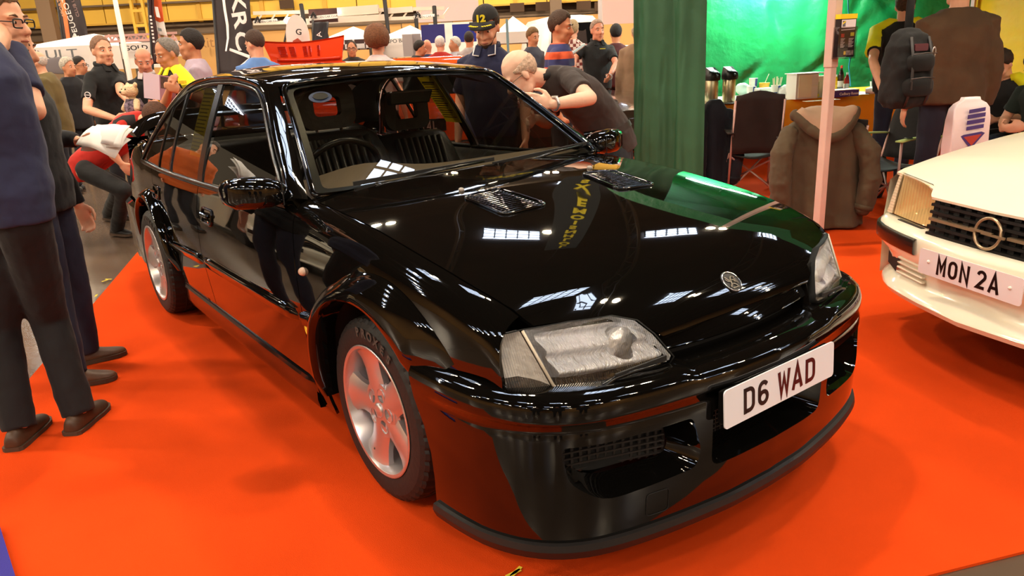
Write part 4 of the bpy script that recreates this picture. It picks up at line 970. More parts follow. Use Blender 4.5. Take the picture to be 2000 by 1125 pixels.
# ================================================================ PEOPLE
FH = np.array([math.cos(YAW), math.sin(YAW), 0]); RH = np.array([math.sin(YAW), -math.cos(YAW), 0])
def heading(a):
    """0 faces the camera, 90 faces picture right, 180 away, -90 left"""
    v = -FH*math.cos(math.radians(a))+RH*math.sin(math.radians(a)); return math.atan2(v[1], v[0])
SKIN = {'fair': (226, 164, 132), 'pale': (232, 184, 158), 'tan': (200, 134, 98), 'ruddy': (218, 142, 112)}
def skinm(k): return mat('skin_'+k, SKIN[k], .5, noise=(9, .12), bump=(70, .04))
def cloth(name, col=(128, 128, 128), am=.25, bs=.35): return mat(name, col, .85, noise=(5, am), bump=(9, bs), sheen=.04)
EYEW, IRIS = mat('eye_white', (225, 220, 212), .25), mat('eye_iris', (52, 40, 32), .2)
def rotm(ax, a):
    return np.array(Matrix.Rotation(a, 3, ax))
def head_parts(mb, C, R, k, n):
    E = lambda c, r, R2=None: mb.ell(C+R@(np.array(c)*k), np.array(r)*k, n, R if R2 is None else R@R2)
    E((-.012, 0, .036), (.098, .077, .098)); E((.02, 0, -.02), (.072, .066, .095)); E((.040, 0, -.068), (.050, .050, .052)); E((.066, 0, -.106), (.024, .028, .018))
    for s in (-1, 1):
        E((.074, s*.030, .030), (.018, .030, .010)); E((.064, s*.038, -.028), (.026, .022, .024)); E((.03, s*.05, -.075), (.035, .014, .03))
        E((-.008, s*.077, -.004), (.020, .010, .034), rotm('Z', s*.35)); E((.096, s*.012, -.030), (.012, .010, .009))
    mb.tube([C+R@(np.array(p)*k) for p in ((.082, 0, .022), (.098, 0, -.004), (.110, 0, -.027))], [.010*k, .012*k, .015*k], 8, round_ends=True)
    E((.086, 0, -.058), (.014, .026, .007)); E((.084, 0, -.071), (.014, .022, .008))
def face_bits(par, C, R, k, hairc, glasses=None, beard=None, eyes=True):
    P = lambda p: C+R@(np.array(p)*k)
    if eyes:
        for s in (-1, 1):
            e = MB().ell(P((.079, s*.032, .008)), np.array((.0100, .0120, .0066))*k, 10, R).build('eye', EYEW, par, True)
            MB().ell(P((.0868, s*.032, .0075)), np.array((.004, .0058, .0058))*k, 8, R).build('iris', IRIS, e, True)
            MB().tube([P((.086, s*.016, .031)), P((.090, s*.032, .037)), P((.078, s*.052, .032))], [.004*k, .005*k, .003*k], 6).build('eyebrow', hairc, par, True)
        MB().tube([P((.090, -.022, -.064)), P((.1005, 0, -.0635)), P((.090, .022, -.064))], [.0025*k, .0042*k, .0025*k], 6).build('mouth', mat('lips', (165, 92, 80), .5), par, True)
    if glasses:
        g = MB()
        for s in (-1, 1):
            pw_ = .45 if glasses == 'black' else 1.; g.tube([P((.098, s*.033+.027*math.copysign(abs(math.cos(t))**pw_, math.cos(t)), .004+.017*math.copysign(abs(math.sin(t))**pw_, math.sin(t)))) for t in np.linspace(0, 2*PI, 25)], (.0032 if glasses == 'black' else .0020)*k, 5, caps=False)
            g.tube([P((.098, s*.057, .010)), P((.06, s*.074, .012)), P((-.01, s*.080, .006))], .0022*k, 5)
        g.tube([P((.100, -.010, .008)), P((.103, 0, .011)), P((.100, .010, .008))], .002*k, 5)
        g.build('glasses', mat('glasses_'+glasses, {'black': (16, 14, 14), 'wire': (120, 105, 90)}[glasses], .3), par, True)
    if beard:
        G = []
        for t in np.linspace(0, 1, 9):
            az = np.linspace(-1.75, 1.75, 25)
            top = -.055-.020*np.cos(az*.9)+.05*np.clip(np.abs(az)-.6, 0, 1.2); bot = -.118+.028*np.abs(az)
            z = top+(bot-top)*t; rr = .058+.0*az
            x = np.cos(az)*(.078-.02*(t**3))+.012; y = np.sin(az)*.068*(1-.28*t)
            x = x+.016*np.exp(-(az/.5)**2)
            G.append(np.stack([x, y, z], 1))
        MB().grid([[P(q) for q in row] for row in np.array(G)]).build('beard', beard, par, True, disp=(.02, .006))
HAIRL = {  # azimuth (0 front .. pi back) -> lowest elevation in degrees
 'short': ([0, .5, .95, 1.25, 1.5, 1.8, 2.2, 3.15], [34, 30, 16, -4, -16, -30, -50, -56]),
 'buzz': ([0, .5, .95, 1.25, 1.5, 1.8, 2.2, 3.15], [38, 36, 20, 0, -12, -28, -46, -52]),
 'receding': ([0, .35, .8, 1.2, 1.5, 1.8, 2.2, 3.15], [58, 64, 40, 2, -14, -28, -48, -54]),
 'curly': ([0, .5, 1.0, 1.35, 1.75, 2.2, 3.15], [36, 30, 8, -10, -26, -46, -52]),
 'long': ([0, .5, 1.0, 1.35, 1.75, 2.2, 3.15], [40, 34, 0, -40, -55, -62, -66]),
}
def hair_mesh(par, style, m, C, R, k, lowres=False):
    n = 24 if lowres else 40
    az = np.linspace(0, 2*PI, n, endpoint=False); aa = np.minimum(az, 2*PI-az)
    if style == 'fringe':     # hair only round the sides and back
        lo = np.interp(aa, [0, .9, 1.2, 1.6, 1.9, 2.2, 3.15], [10, 6, -6, -18, -32, -48, -54]); hi = np.interp(aa, [0, .9, 1.2, 1.6, 2.2, 3.15], [12, 10, 10, 14, 16, 14])
    else:
        lo = np.interp(aa, *HAIRL[style]); hi = np.full(n, 89.5)
    th = {'short': .011, 'buzz': .004, 'receding': .006, 'curly': .062, 'long': .022, 'fringe': .005}[style]
    rad = np.array((.100, .079, .101)); c0 = np.array((-.012, 0, .036)); rings = []
    rj = random.Random(int(abs(C[0]*977+C[1]*631)*100) % 9973); lo = lo+np.array([rj.uniform(-4.5, 4.5) for _ in range(n)])
    prof_h = [(0, -.05), (0.02, .10), (.10, .45), (.22, .8), (.36, 1), (.52, 1), (.70, 1), (.86, 1), (1, 1)] if style != 'fringe' else [(0, -.2), (.05, .3), (.3, .9), (.6, .9), (.9, .4), (1, -.3)]
    if style in ('curly', 'long'): prof_h[1:3] = [(0.03, .5), (.10, .85)]
    for t, ex in prof_h:
        ex = ex*th
        el = np.radians(lo+(hi-lo)*t); d = np.stack([np.cos(el)*np.cos(az), np.cos(el)*np.sin(az), np.sin(el)], 1)
        rr = d*(rad+ex)
        if style == 'fringe': rr = np.where((aa < .95)[:, None], d*(rad-.02), rr)
        rings.append([C+R@((c0+q)*k) for q in rr])
    o = MB().loft(rings, caps=False).build('hair', m, par, True, disp={'curly': (.03, .05), 'long': (.03, .016), 'fringe': (.015, .003), 'buzz': (.02, .003)}.get(style, (.016, .009)))
    return o
def hand(mb, W, d, nrm, k, side, curl=.5, n=6, spread=1.):
    """palm and five fingers; d = forearm-to-finger direction, nrm = out of the palm"""
    d = np.array(d, float)/np.linalg.norm(d); nrm = np.array(nrm, float); nrm -= d*(nrm@d); nrm /= np.linalg.norm(nrm)+1e-9; s = np.cross(d, nrm)*side
    R = np.stack([d, s, nrm], 1)
    mb.ell(W+d*.05*k, np.array((.052, .042, .017))*k, 10, R)
    for i, (o, L) in enumerate(((-.030, .062), (-.010, .078), (.011, .083), (.031, .074))):
        b = W+(d*.085+s*o*spread)*k; pts = [W+(d*.05+s*o*.8)*k, b]; a = 0; dd = d
        for j, f in enumerate((.45, .32, .23)):
            a += curl*(.55+.25*j); v = d*math.cos(a)+nrm*math.sin(a)+s*o*.6*spread
            pts.append(pts[-1]+v*L*f*k)
        mb.tube(pts, [.0105*k, .0105*k, .010*k, .009*k, .0075*k], n, round_ends=True)
    t0 = W+(d*.022+s*.030)*k; mb.tube([t0, t0+(d*.026+s*.026+nrm*.008)*k, t0+(d*.056+s*.034+nrm*.018*(1+curl))*k, t0+(d*.076+s*.030+nrm*.028*(1+curl))*k], np.array([.014, .0125, .011, .0085])*k, n, round_ends=True)
def person(label, u, v, d, face, skin='fair', hair=('short', (60, 42, 30)), top=((30, 30, 34), 'short'), legs=(26, 26, 32), shoes=(40, 30, 26), vox=.02, lean=0., belly=0., hyaw=0., hpitch=0., arms=None, wide=1., hs=1., glasses=None, beard=None, group=None, joints=None, collar=None, loc=None, H=None, cap=False, eyes=True, only_top=False, hem=-.12, stripes=None, cat='person'):
    if loc is None:
        Pw = at(u, v, d); loc = (Pw[0], Pw[1], 0); H = H or max(1.5, min(1.98, Pw[2]))
    rz = heading(face); root = empty('person', loc, rz, label, cat, group)
    k = H/1.75; cr, sr = math.cos(rz), math.sin(rz)
    toL = lambda P: np.array([(P[0]-loc[0])*cr+(P[1]-loc[1])*sr, -(P[0]-loc[0])*sr+(P[1]-loc[1])*cr, P[2]])
    seg = [(.86, .158, .105, 0), (.11, .168, .116, 0), (.13, .152, .108, .4), (.15, .168, .120, .75), (.11, .166, .115, .9), (.075, .108, .085, 1.), (.045, .062, .060, 1.)]
    pos = np.array([0., 0, 0]); sp = []
    for i, (l, ry, rx, w) in enumerate(seg):
        th = lean*w; dv = np.array([math.sin(th), 0, math.cos(th)]) if i else np.array([0, 0, 1.])
        pos = pos+dv*l; fw = np.array([math.cos(th), 0, -math.sin(th)])
        sp.append([pos*k, fw, ry*k*wide, rx*k*(1+belly*(.5 if i in (1, 3) else 1 if i == 2 else 0)), dv])
    J = {}
    for s, nme in ((1, 'l'), (-1, 'r')):
        sh = sp[4][0]+sp[4][4]*.020*k+np.array([0, s*.172*k*wide, 0])
        J[nme+'sh'] = sh; J[nme+'el'] = sh+np.array([-.02, s*.055, -.29])*k; J[nme+'wr'] = sh+np.array([.05, s*.065, -.54])*k
        J[nme+'hip'] = np.array([0, s*.088, .90])*k; J[nme+'kn'] = np.array([.015, s*.10, .49])*k; J[nme+'an'] = np.array([-.03, s*.11, .085])*k; J[nme+'toe'] = np.array([.15, s*.13, .03])*k
    if arms == 'front':
        for s, nme in ((1, 'l'), (-1, 'r')): J[nme+'el'] = J[nme+'sh']+np.array([.03, s*.06, -.28])*k; J[nme+'wr'] = J[nme+'el']+np.array([.22, -s*.10, .05])*k
    if arms == 'hips':
        for s, nme in ((1, 'l'), (-1, 'r')): J[nme+'el'] = J[nme+'sh']+np.array([-.08, s*.15, -.25])*k; J[nme+'wr'] = J[nme+'el']+np.array([.13, -s*.10, -.16])*k
    if arms == 'pockets':
        for s, nme in ((1, 'l'), (-1, 'r')): J[nme+'el'] = J[nme+'sh']+np.array([-.09, s*.09, -.26])*k; J[nme+'wr'] = J[nme+'el']+np.array([.14, -s*.03, -.20])*k
    spine_shift = np.zeros(3)
    if joints:
        for a, P in joints.items():
            if a in J: J[a] = toL(P)
        if 'spine' in joints:   # list of world points pelvis..neck
            Q = [toL(P) for P in joints['spine']]; tt = np.linspace(0, len(Q)-1, len(sp))
            Qs = np.array([[np.interp(t, range(len(Q)), [q[c] for q in Q]) for c in range(3)] for t in tt])
            for i in range(len(sp)):
                dv = Qs[min(i+1, 6)]-Qs[max(i-1, 0)]; dv /= np.linalg.norm(dv); yv = np.array([0, 1., 0]); fw = np.cross(yv, dv); fw /= np.linalg.norm(fw)
                sp[i][0] = Qs[i]; sp[i][1] = fw; sp[i][4] = dv
            for s, nme in ((1, 'l'), (-1, 'r')):
                if nme+'sh' not in joints: J[nme+'sh'] = sp[4][0]+sp[4][4]*.02*k+np.array([0, s*.172*k*wide, 0])
                if nme+'hip' not in joints: J[nme+'hip'] = sp[1][0]+np.array([0, s*.088*k, 0])-sp[1][4]*.06*k
    nk = sp[6]; hd = nk[0]+(nk[4]*.125+nk[1]*.022)*k
    if joints and 'head' in joints: hd = toL(joints['head'])
    th = math.atan2(nk[4][0], nk[4][2])*.55+hpitch
    R = rotm('Z', hyaw)@rotm('Y', th); kh = k*.97*hs
    n = 12 if vox < .015 else 8
    rings = lambda off, i0=0, i1=7, extra=None: [np.array([q[0]+np.array([0, 1, 0])*(q[2]+off)*math.copysign(abs(math.cos(a))**.85, math.cos(a))+q[1]*((q[3]+off)*math.copysign(abs(math.sin(a))**.85, math.sin(a))+(belly*.05*k if math.sin(a) > 0 and abs(q[2]-.152*k*wide) < .001 else 0)) for a in np.linspace(0, 2*PI, 20, endpoint=False)]) for q in sp[i0:i1]]
    b = MB(); b.loft(rings(-.006*k)); head_parts(b, hd, R, kh, n+4)
    b.tube([nk[0]-nk[4]*.06*k, hd+R@np.array([-.022, 0, -.03])*kh], [.062*k, .056*k], n)
    for s, a in ((1, 'l'), (-1, 'r')):
        b.tube([J[a+'sh']-np.array([0, s*.03*k, 0]), J[a+'sh'], (J[a+'sh']+J[a+'el'])/2, J[a+'el']], np.array([.05, .052, .048, .040])*k, n, round_ends=True)
        b.tube([J[a+'el'], J[a+'el']*.7+J[a+'wr']*.3, J[a+'wr']], np.array([.040, .041, .027])*k, n, round_ends=True)
        if not only_top:
            b.tube([J[a+'hip'], J[a+'kn']], np.array([.085, .056])*k, n, round_ends=True); b.tube([J[a+'kn'], J[a+'kn']*.65+J[a+'an']*.35, J[a+'an']], np.array([.054, .055, .038])*k, n, round_ends=True)
        wd = J[a+'wr']-J[a+'el']; wd /= np.linalg.norm(wd)
        nr = np.array([0, -s, 0]) if abs(wd[1]) < .7 else np.array([-1., 0, 0])
        if joints and a+'palm' in joints: nr = np.array(joints[a+'palm'])
        dd = wd
        if joints and a+'hd' in joints: dd = toL(joints[a+'hd'])-J[a+'wr']
        hand(b, J[a+'wr'], dd, nr, k, -s if True else s, .45 if not joints else joints.get('curl', .45), 6)
    sk = skinm(skin)
    body = b.build('body', sk, root, True, remesh=vox*(.75 if vox < .015 else .9), sm=2 if vox < .015 else 1)
    # clothes
    tc, sl = top[0], top[1]; nm = top[2] if len(top) > 2 else 'cloth_%d_%d_%d' % tc
    tm = cloth(nm, tc); t = MB(); t.loft(rings(.016*k+(.02*k if sl == 'coat' else 0), 0 if sl != 'coat' else 0, 7))
    if sl == 'coat':
        q = rings(.05*k, 0, 1)[0]; t.loft([q+np.array([0, 0, hem*k]), q+np.array([0, 0, .02]), rings(.038*k, 1, 2)[0]])
    for s, a in ((1, 'l'), (-1, 'r')):
        pts = [J[a+'sh']-np.array([0, s*.04*k, 0]), J[a+'sh'], (J[a+'sh']+J[a+'el'])/2]
        ex = .02 if sl == 'coat' else 0
        if sl == 'short': pts.append(J[a+'sh']*.28+J[a+'el']*.72); t.tube(pts, np.array([.056, .060, .060, .063])*k, n+2)
        elif sl != 'none':
            t.tube(pts+[J[a+'el']], np.array([.056+ex, .060+ex, .057+ex, .052+ex])*k, n+2, round_ends=True); t.tube([J[a+'el'], J[a+'el']*.5+J[a+'wr']*.5, J[a+'wr']], np.array([.055+ex, .052+ex, .040+ex])*k, n+2, round_ends=False)
    shirt = t.build({'coat': 'jacket', 'long': 'jumper', 'short': 'shirt', 'none': 'vest'}[sl], tm, root, True, remesh=vox, sm=3 if vox < .015 else 1, disp=(.10*k, .018*k))
    if collar:
        q = sp[6][0]; c = MB()
        c.tube([q+np.array([math.cos(a)*.072, math.sin(a)*.078, .004-.018*math.cos(a)])*k for a in np.linspace(.35, 2*PI-.35, 20)], .012*k, 6, ry=.022*k)
        co = c.build('collar', cloth('collar_%d_%d_%d' % collar, collar), root, True)
        for s in (-1, 1):
            f = np.array([[.066, s*.022, .0], [.058, s*.070, .012], [.095, s*.078, -.055], [.112, s*.030, -.062]])*k; f2 = f+np.array([.012, 0, .004])*k
            MB().add(np.concatenate([q+f, q+f2]), [(0, 1, 2, 3), (7, 6, 5, 4), (0, 4, 5, 1), (1, 5, 6, 2), (2, 6, 7, 3), (3, 7, 4, 0)]).build('collar_flap', cloth('collar_%d_%d_%d' % collar, collar), co, True, fix=True, ang=.6)
    if not only_top:
        tr = MB(); tr.loft(rings(.004*k, 0, 1)+rings(.0, 1, 2))
        for s, a in ((1, 'l'), (-1, 'r')):
            tr.tube([J[a+'hip']+np.array([0, 0, .02]), J[a+'hip'], (J[a+'hip']+J[a+'kn'])/2, J[a+'kn']], np.array([.086, .092, .083, .070])*k, n+2, round_ends=True)
            tr.tube([J[a+'kn'], (J[a+'kn']+J[a+'an'])/2, J[a+'an']*1.03-J[a+'kn']*.03-np.array([0, 0, .012*k])], np.array([.070, .066, .062])*k, n+2, round_ends=False)
        tr.build('trousers', cloth('legs_%d_%d_%d' % legs, legs), root, True, remesh=vox, sm=2 if vox < .015 else 1, disp=(.11*k, (.014 if vox < .015 else .018)*k))
        sm_ = mat('shoe_%d_%d_%d' % shoes, shoes, .5, noise=(20, .3))
        for a in 'lr':
            A = J[a+'an']; D = J[a+'toe']-A; D[2] = 0; D /= np.linalg.norm(D)+1e-9; Y = np.array([-D[1], D[0], 0]); z0 = A[2]-.085*k
            rg = []; so = []
            for x, w, h in ((-.085, .022, .06), (-.075, .034, .075), (-.03, .040, .10), (.03, .042, .085), (.09, .048, .062), (.14, .046, .052), (.175, .030, .042), (.186, .010, .03)):
                c = np.array([A[0], A[1], z0])+D*x*k
                rg.append([c+(Y*math.cos(q)*w+np.array([0, 0, 1])*(.022+(h-.022)*max(0, math.sin(q))+.012*min(0, math.sin(q))))*k for q in np.linspace(0, 2*PI, 12, endpoint=False)])
                so.append([c+(Y*yy*(w+.004)+np.array([0, 0, zz]))*k for yy, zz in ((-1, .0), (1, .0), (1, .022), (-1, .022))])
            sh_ = MB().loft(rg).build('shoe', sm_, root, True, sub=1 if vox < .015 else 0)
            MB().loft(so).build('sole', mat('shoe_sole', (70, 52, 38), .7), sh_, fix=True)
    hc = mat('hair_%d_%d_%d' % hair[1], hair[1], .75, noise=(60, .4), bump=(90, .5)) if hair else None
    if hair and hair[0] != 'bald': hair_mesh(root, hair[0], hc, hd, R, kh, vox > .015)
    face_bits(root, hd, R, kh, hc or sk, glasses, hc if beard else None, eyes)
    return dict(root=root, J=J, head=hd, R=R, kh=kh, k=k, sp=sp, toL=toL, hair=hc, shirt=shirt, rings=rings)
def bands(P, col, zs, off=.021, i0=2, i1=6):
    """coloured hoops knitted into a shirt"""
    q = P['rings'](off*P['k'], 0, 7); z = np.array([r[:, 2].mean() for r in q]); mb = MB()
    for a, b_ in zs:
        rr = []
        for zz in np.linspace(a, b_, 3):
            i = min(max(np.searchsorted(z, zz*P['k']), 1), 6); t = (zz*P['k']-z[i-1])/(z[i]-z[i-1]); rr.append(q[i-1]*(1-t)+q[i]*t)
        mb.loft(rr, caps=False)
    return mb.build('stripe', col, P['root'], True)
NAVY, BLACK = (38, 41, 72), (15, 14, 16)
g0 = lambda u, v: on_plane(u, v, 2, 0)
# --- man in navy T-shirt at the left edge, seen from behind his right side, arms folded
hR, hL = g0(178, 838), g0(58, 868); c0 = (hR+hL)/2+np.array([-.02, .03, 0])
hT = at(22, -14, 3.18)
P1 = person('man in navy T-shirt with black glasses and folded arms at the left edge', 0, 0, 0, 137, 'fair', ('short', (112, 78, 50)), (NAVY, 'short'), (13, 11, 15), (72, 50, 34), .010, loc=(c0[0], c0[1], 0), H=1.86, hyaw=-.95, hpitch=.06, glasses='black', belly=.1,
            joints={'head': at(4, 48, 3.2), 'rel': at(68, 216, 3.08), 'rwr': at(-22, 240, 3.45), 'lel': at(-92, 222, 3.25), 'lwr': at(5, 235, 3.50), 'rsh': at(24, 104, 3.16),
                    'rkn': at(95, 620, 3.20), 'lkn': at(0, 640, 3.12), 'ran': g0(160, 832)+np.array([0, 0, .085]), 'rtoe': g0(214, 782), 'lan': g0(45, 862)+np.array([0, 0, .085]), 'ltoe': g0(95, 812)})
# --- man behind him holding out a white leaflet
a1, a2 = g0(175, 708), g0(150, 752)
P2 = person('man in dark jumper and blue jeans holding out white paper behind the navy T-shirt man', 0, 0, 0, 95, 'fair', ('short', (70, 52, 40)), ((13, 12, 18), 'long'), (30, 34, 56), (92, 62, 42), .011, loc=((a1[0]+a2[0])/2-.02, (a1[1]+a2[1])/2, 0), H=1.70, hpitch=.2,
            joints={'rel': at(45, 262, 3.75), 'rwr': at(150, 275, 3.75), 'lan': a1+np.array([0, 0, .085]), 'ltoe': g0(228, 695), 'ran': a2+np.array([0, 0, .085]), 'rtoe': g0(212, 742), 'rhd': at(200, 280, 3.75), 'rpalm': (0, .2, 1), 'curl': .5})
wp = MB(); c = at(205, 268, 3.73)
for i, (du, dv_, s) in enumerate(((0, 0, 1), (6, -6, .9), (-4, 5, .95))):
    o = at(205+du, 268+dv_, 3.72-.01*i); T = planeT(o, RH*.95-FH*.1+np.array([0, 0, -.18*i]), FH*.7+np.array([0, 0, .55]))
    wp.grid([[T(np.array([[x*s, y*s, .012*math.sin(x*26+i)+.01*math.cos(y*30)]]))[0] for x in np.linspace(-.105, .105, 9)] for y in np.linspace(-.075, .075, 7)])
tag(wp.build('paper_sheets', mat('paper_white', (238, 234, 228), .7), None, True, solid=.002), 'crumpled white paper sheets held out in the dark-sleeved hand', 'paper')
# --- woman in red crouching behind the car
P6 = person('woman in red and black top crouching behind the black car', 0, 0, 0, 80, 'fair', ('long', (84, 50, 30)), ((190, 36, 24), 'short', 'red_polo'), (12, 11, 12), (22, 20, 20), .014, loc=tuple(g0(238, 468)*[1, 1, 0]), H=1.66, eyes=False,
            joints={'spine': [at(160, 345, 6.6), at(172, 318, 6.6), at(210, 290, 6.55), at(243, 262, 6.5), at(262, 244, 6.5), at(275, 236, 6.5), at(284, 232, 6.5)], 'head': at(302, 232, 6.4),
                    'rkn': at(243, 372, 6.35), 'ran': g0(232, 460)+np.array([0, 0, .085]), 'rtoe': g0(268, 462), 'lkn': at(236, 362, 6.8), 'lan': g0(215, 430)+np.array([0, 0, .085]), 'ltoe': g0(250, 434),
                    'rel': at(218, 298, 6.25), 'rwr': at(235, 318, 6.3), 'lel': at(240, 285, 6.7), 'lwr': at(247, 315, 6.6), 'rhip': at(168, 335, 6.45), 'lhip': at(172, 335, 6.75)})
MB().loft([[P6['toL'](at(u, v, 6.33)) for u, v in r] for r in ([(222, 236), (240, 226), (262, 224)], [(216, 262), (238, 250), (266, 244)])], closed=False, caps=False).build('shoulder_panel', cloth('panel_black', (28, 20, 22)), P6['root'], True, solid=.02)
# --- the couple leaning over the far side of the car
P19 = person('man in black cap with yellow 12 and navy polo behind the black car', 950, 12, 5.25, -18, 'fair', ('short', (60, 40, 28)), ((26, 28, 62), 'short', 'navy_polo'), (30, 30, 40), (30, 26, 24), .011, belly=.25, wide=1.12, hpitch=.38, hyaw=.05, beard=True, collar=(24, 26, 56), hs=1.1)
def cap(P, letters=True):
    C, R, k = P['head'], P['R'], P['kh']; q = lambda p: C+R@(np.array(p)*k)
    R0 = []
    for t in np.linspace(0, 1, 9):
        el = math.radians(18+71.5*t); R0.append([q((-.012+.110*math.cos(el)*math.cos(a), .088*math.cos(el)*math.sin(a), .030+.118*math.sin(el)**.8)) for a in np.linspace(0, 2*PI, 32, endpoint=False)])
    cp = MB().loft(R0, caps=False).build('cap', cloth('cap_black', (20, 17, 16)), P['root'], True)
    G = [[q((.075+.095*r*math.cos(a), .086*math.sin(a), .070-.022*r*r-.010*math.sin(a)**2*r)) for a in np.linspace(-1.45, 1.45, 17)] for r in np.linspace(0, 1, 6)]
    pk = MB().grid(G).build('cap_peak', cloth('cap_black'), cp, True, solid=.004)
    Y = mat('embroidery_yellow', (236, 214, 40), .6)
    T0 = planeT(q((.103, 0, .098)), R@np.array([0, 1, 0]), R@np.array([-.30, 0, 1]))
    def wrap(V):
        W_ = T0(V); return W_-np.outer((V[:, 0]**2)*5.0, R@np.array([1, 0, 0]))
    text_mb('12', .062, lambda V: wrap(V+np.array([0, -.018, .004])), .003, 1.15, .003).build('cap_number', Y, cp)
    text_mb('LAUREL', .011, lambda V: wrap(V*[1, 1, 1]+np.array([0, -.032, .002])), .002).build if False else None
    lf = MB()
    for s in (-1, 1):
        for i in range(5):
            a = s*(.25+.2*i); p = q((.105+.045*math.cos(a), .088*math.sin(a)*.9, .066)); lf.ell(p, (.012*k, .004*k, .003*k), 6, R@rotm('Z', s*1.1))
    lf.build('peak_laurel', Y, cp)
cap(P19)
WHT = mat('trim_white', (225, 220, 222), .6)
q = P19['sp'][6][0]; k = P19['k']
for s in (-1, 1): MB().tube([q+np.array(p)*k for p in ((.072, s*.074, .012), (.110, s*.083, -.05), (.124, s*.034, -.058))], .0045, 5).build('collar_trim', WHT, P19['root'], True)
P20 = person('bald man in dark grey polo bending down to look into the black car', 0, 0, 0, -100, 'pale', ('fringe', (208, 176, 152)), ((56, 45, 42), 'short', 'charcoal_polo'), (30, 31, 38), (30, 26, 24), .010, loc=tuple(at(1190, 300, 4.9)*[1, 1, 0]), H=1.80, glasses='wire', belly=.15, collar=(24, 20, 22), hpitch=.05, hyaw=.35, hs=1.06,
             joints={'spine': [at(1212, 300, 4.95), at(1195, 268, 4.9), at(1172, 232, 4.82), at(1140, 195, 4.72), at(1108, 170, 4.62), at(1080, 158, 4.56), at(1062, 152, 4.52)], 'head': at(1018, 146, 4.42),
                     'lsh': at(1105, 148, 4.45), 'lel': at(1152, 192, 4.18), 'lwr': at(1078, 204, 4.05), 'lhd': at(1040, 196, 4.02), 'lpalm': (1, -1, 0), 'rsh': at(1085, 175, 4.85), 'rel': at(1070, 240, 4.85), 'rwr': at(1045, 232, 4.6), 'rhd': at(1025, 245, 4.5),
                     'lkn': at(1210, 440, 4.75), 'rkn': at(1235, 430, 5.1)})
J = P20['J']; d_ = J['lwr']-J['lel']; d_ /= np.linalg.norm(d_); a_, b_, d_ = frame(d_)
w_ = MB().tube([J['lwr']-d_*.02+(a_*math.cos(t)+b_*math.sin(t))*.034 for t in np.linspace(0, 2*PI, 21)], .007, 6, ry=.010, caps=False).build('wrist_watch', SATIN, P20['root'], True)
MB().lathe([(.018, 0), (.018, .008), (.001, .009)], J['lwr']-d_*.02+np.array([0, 0, .034]), (0, 0, 1), 14).build('watch_face', mat('watch_face', (210, 205, 195), .2), w_)
MB().loft([q[0] for q in [[P20['rings'](.022*P20['k'], 1, 2)[0]+P20['sp'][1][4]*o] for o in (.01, .05)]], caps=False).build('belt', mat('belt_brown', (44, 34, 32), .5), P20['root'], True)
# --- people round the back of the black car
P5 = person('balding man in black polo with white sleeve emblem behind the crouching woman', 190, 70, 7.3, 70, 'fair', ('buzz', (140, 104, 82)), (BLACK, 'short', 'black_polo'), (24, 24, 32), (30, 26, 24), .014, hyaw=-.3, hs=1.12, collar=BLACK, joints={'rel': at(170, 214, 7.1), 'rwr': at(226, 232, 6.95), 'lel': at(235, 178, 7.25), 'lwr': at(248, 195, 7.0)})
c = at(172, 190, 6.95); T = planeT(P5['toL'](c), P5['toL'](c+RH)-P5['toL'](c), (0, 0, 1)); em = MB()
em.tube([T(np.array([[.026*math.cos(t), .026*math.sin(t)+.02, 0]]))[0] for t in np.linspace(0, 2*PI, 21)], .004, 5, caps=False)
em.bar(T(np.array([[-.024, .022, 0]]))[0], T(np.array([[.024, .018, 0]]))[0], .006, .006); em.bar(T(np.array([[-.02, -.022, 0]]))[0], T(np.array([[.02, -.022, 0]]))[0], .008, .006)
em.build('sleeve_emblem', WHT, P5['root'])
P7 = person('white-haired man in black jacket reading the leaflet', 277, 93, 7.8, 12, 'ruddy', ('fringe', (190, 178, 168)), ((20, 18, 22), 'long'), (30, 28, 30), (24, 22, 22), .015, hpitch=.35, hyaw=.2, hs=1.12, arms='front', collar=(205, 190, 190))
P8 = person('grey-haired man in black shirt with bright yellow shoulders holding the leaflet', 326, 74, 6.7, -40, 'tan', ('receding', (130, 122, 115)), ((22, 20, 20), 'short', 'marshal_black'), (26, 26, 30), (24, 22, 22), .014, hpitch=.3, hs=1.10, arms='front', collar=(240, 226, 30), joints={'rwr': at(332, 172, 6.35), 'rel': at(322, 205, 6.5), 'lel': at(395, 195, 6.6), 'lwr': at(352, 178, 6.35)})
YEL = cloth('marshal_yellow', (240, 230, 20), .1)
def yoke(P, side_=(1, -1)):
    for s in side_:
        a = 'l' if s > 0 else 'r'; k = P['k']; sh, el = P['J'][a+'sh'], P['J'][a+'el']; n6 = P['sp'][6][0]
        MB().tube([n6+np.array([0, s*.05*k, -.012*k]), (n6+sh)/2+np.array([0, 0, .045*k]), sh+np.array([0, s*.01*k, .022*k]), sh*.6+el*.4+np.array([0, s*.012*k, 0]), sh*.30+el*.70+np.array([0, s*.012*k, 0])], np.array([.05, .062, .066, .066, .068])*k, 10, ry=np.array([.035, .045, .066, .068, .070])*k).build('yellow_shoulder', YEL, P['root'], True, disp=(.06, .012))
yoke(P8)
c = P8['toL'](at(356, 160, 6.52)); MB().box(c, (.03, .10, .03), rotm('Z', 0)).build('chest_patch', mat('patch_yellow', (235, 205, 40), .6), P8['root'], bevel=.004)
lf = planeT(at(312, 172, 6.45), RH*.9+np.array([0, 0, -.12])+FH*.1, np.array([0, 0, 1])+RH*-.25)
lo_ = empty('leaflet', tuple(at(312, 190, 6.45)), 0, 'open printed leaflet held between the two reading men', 'leaflet')
sh0 = lambda P: lf(P)-np.array(lo_.location)
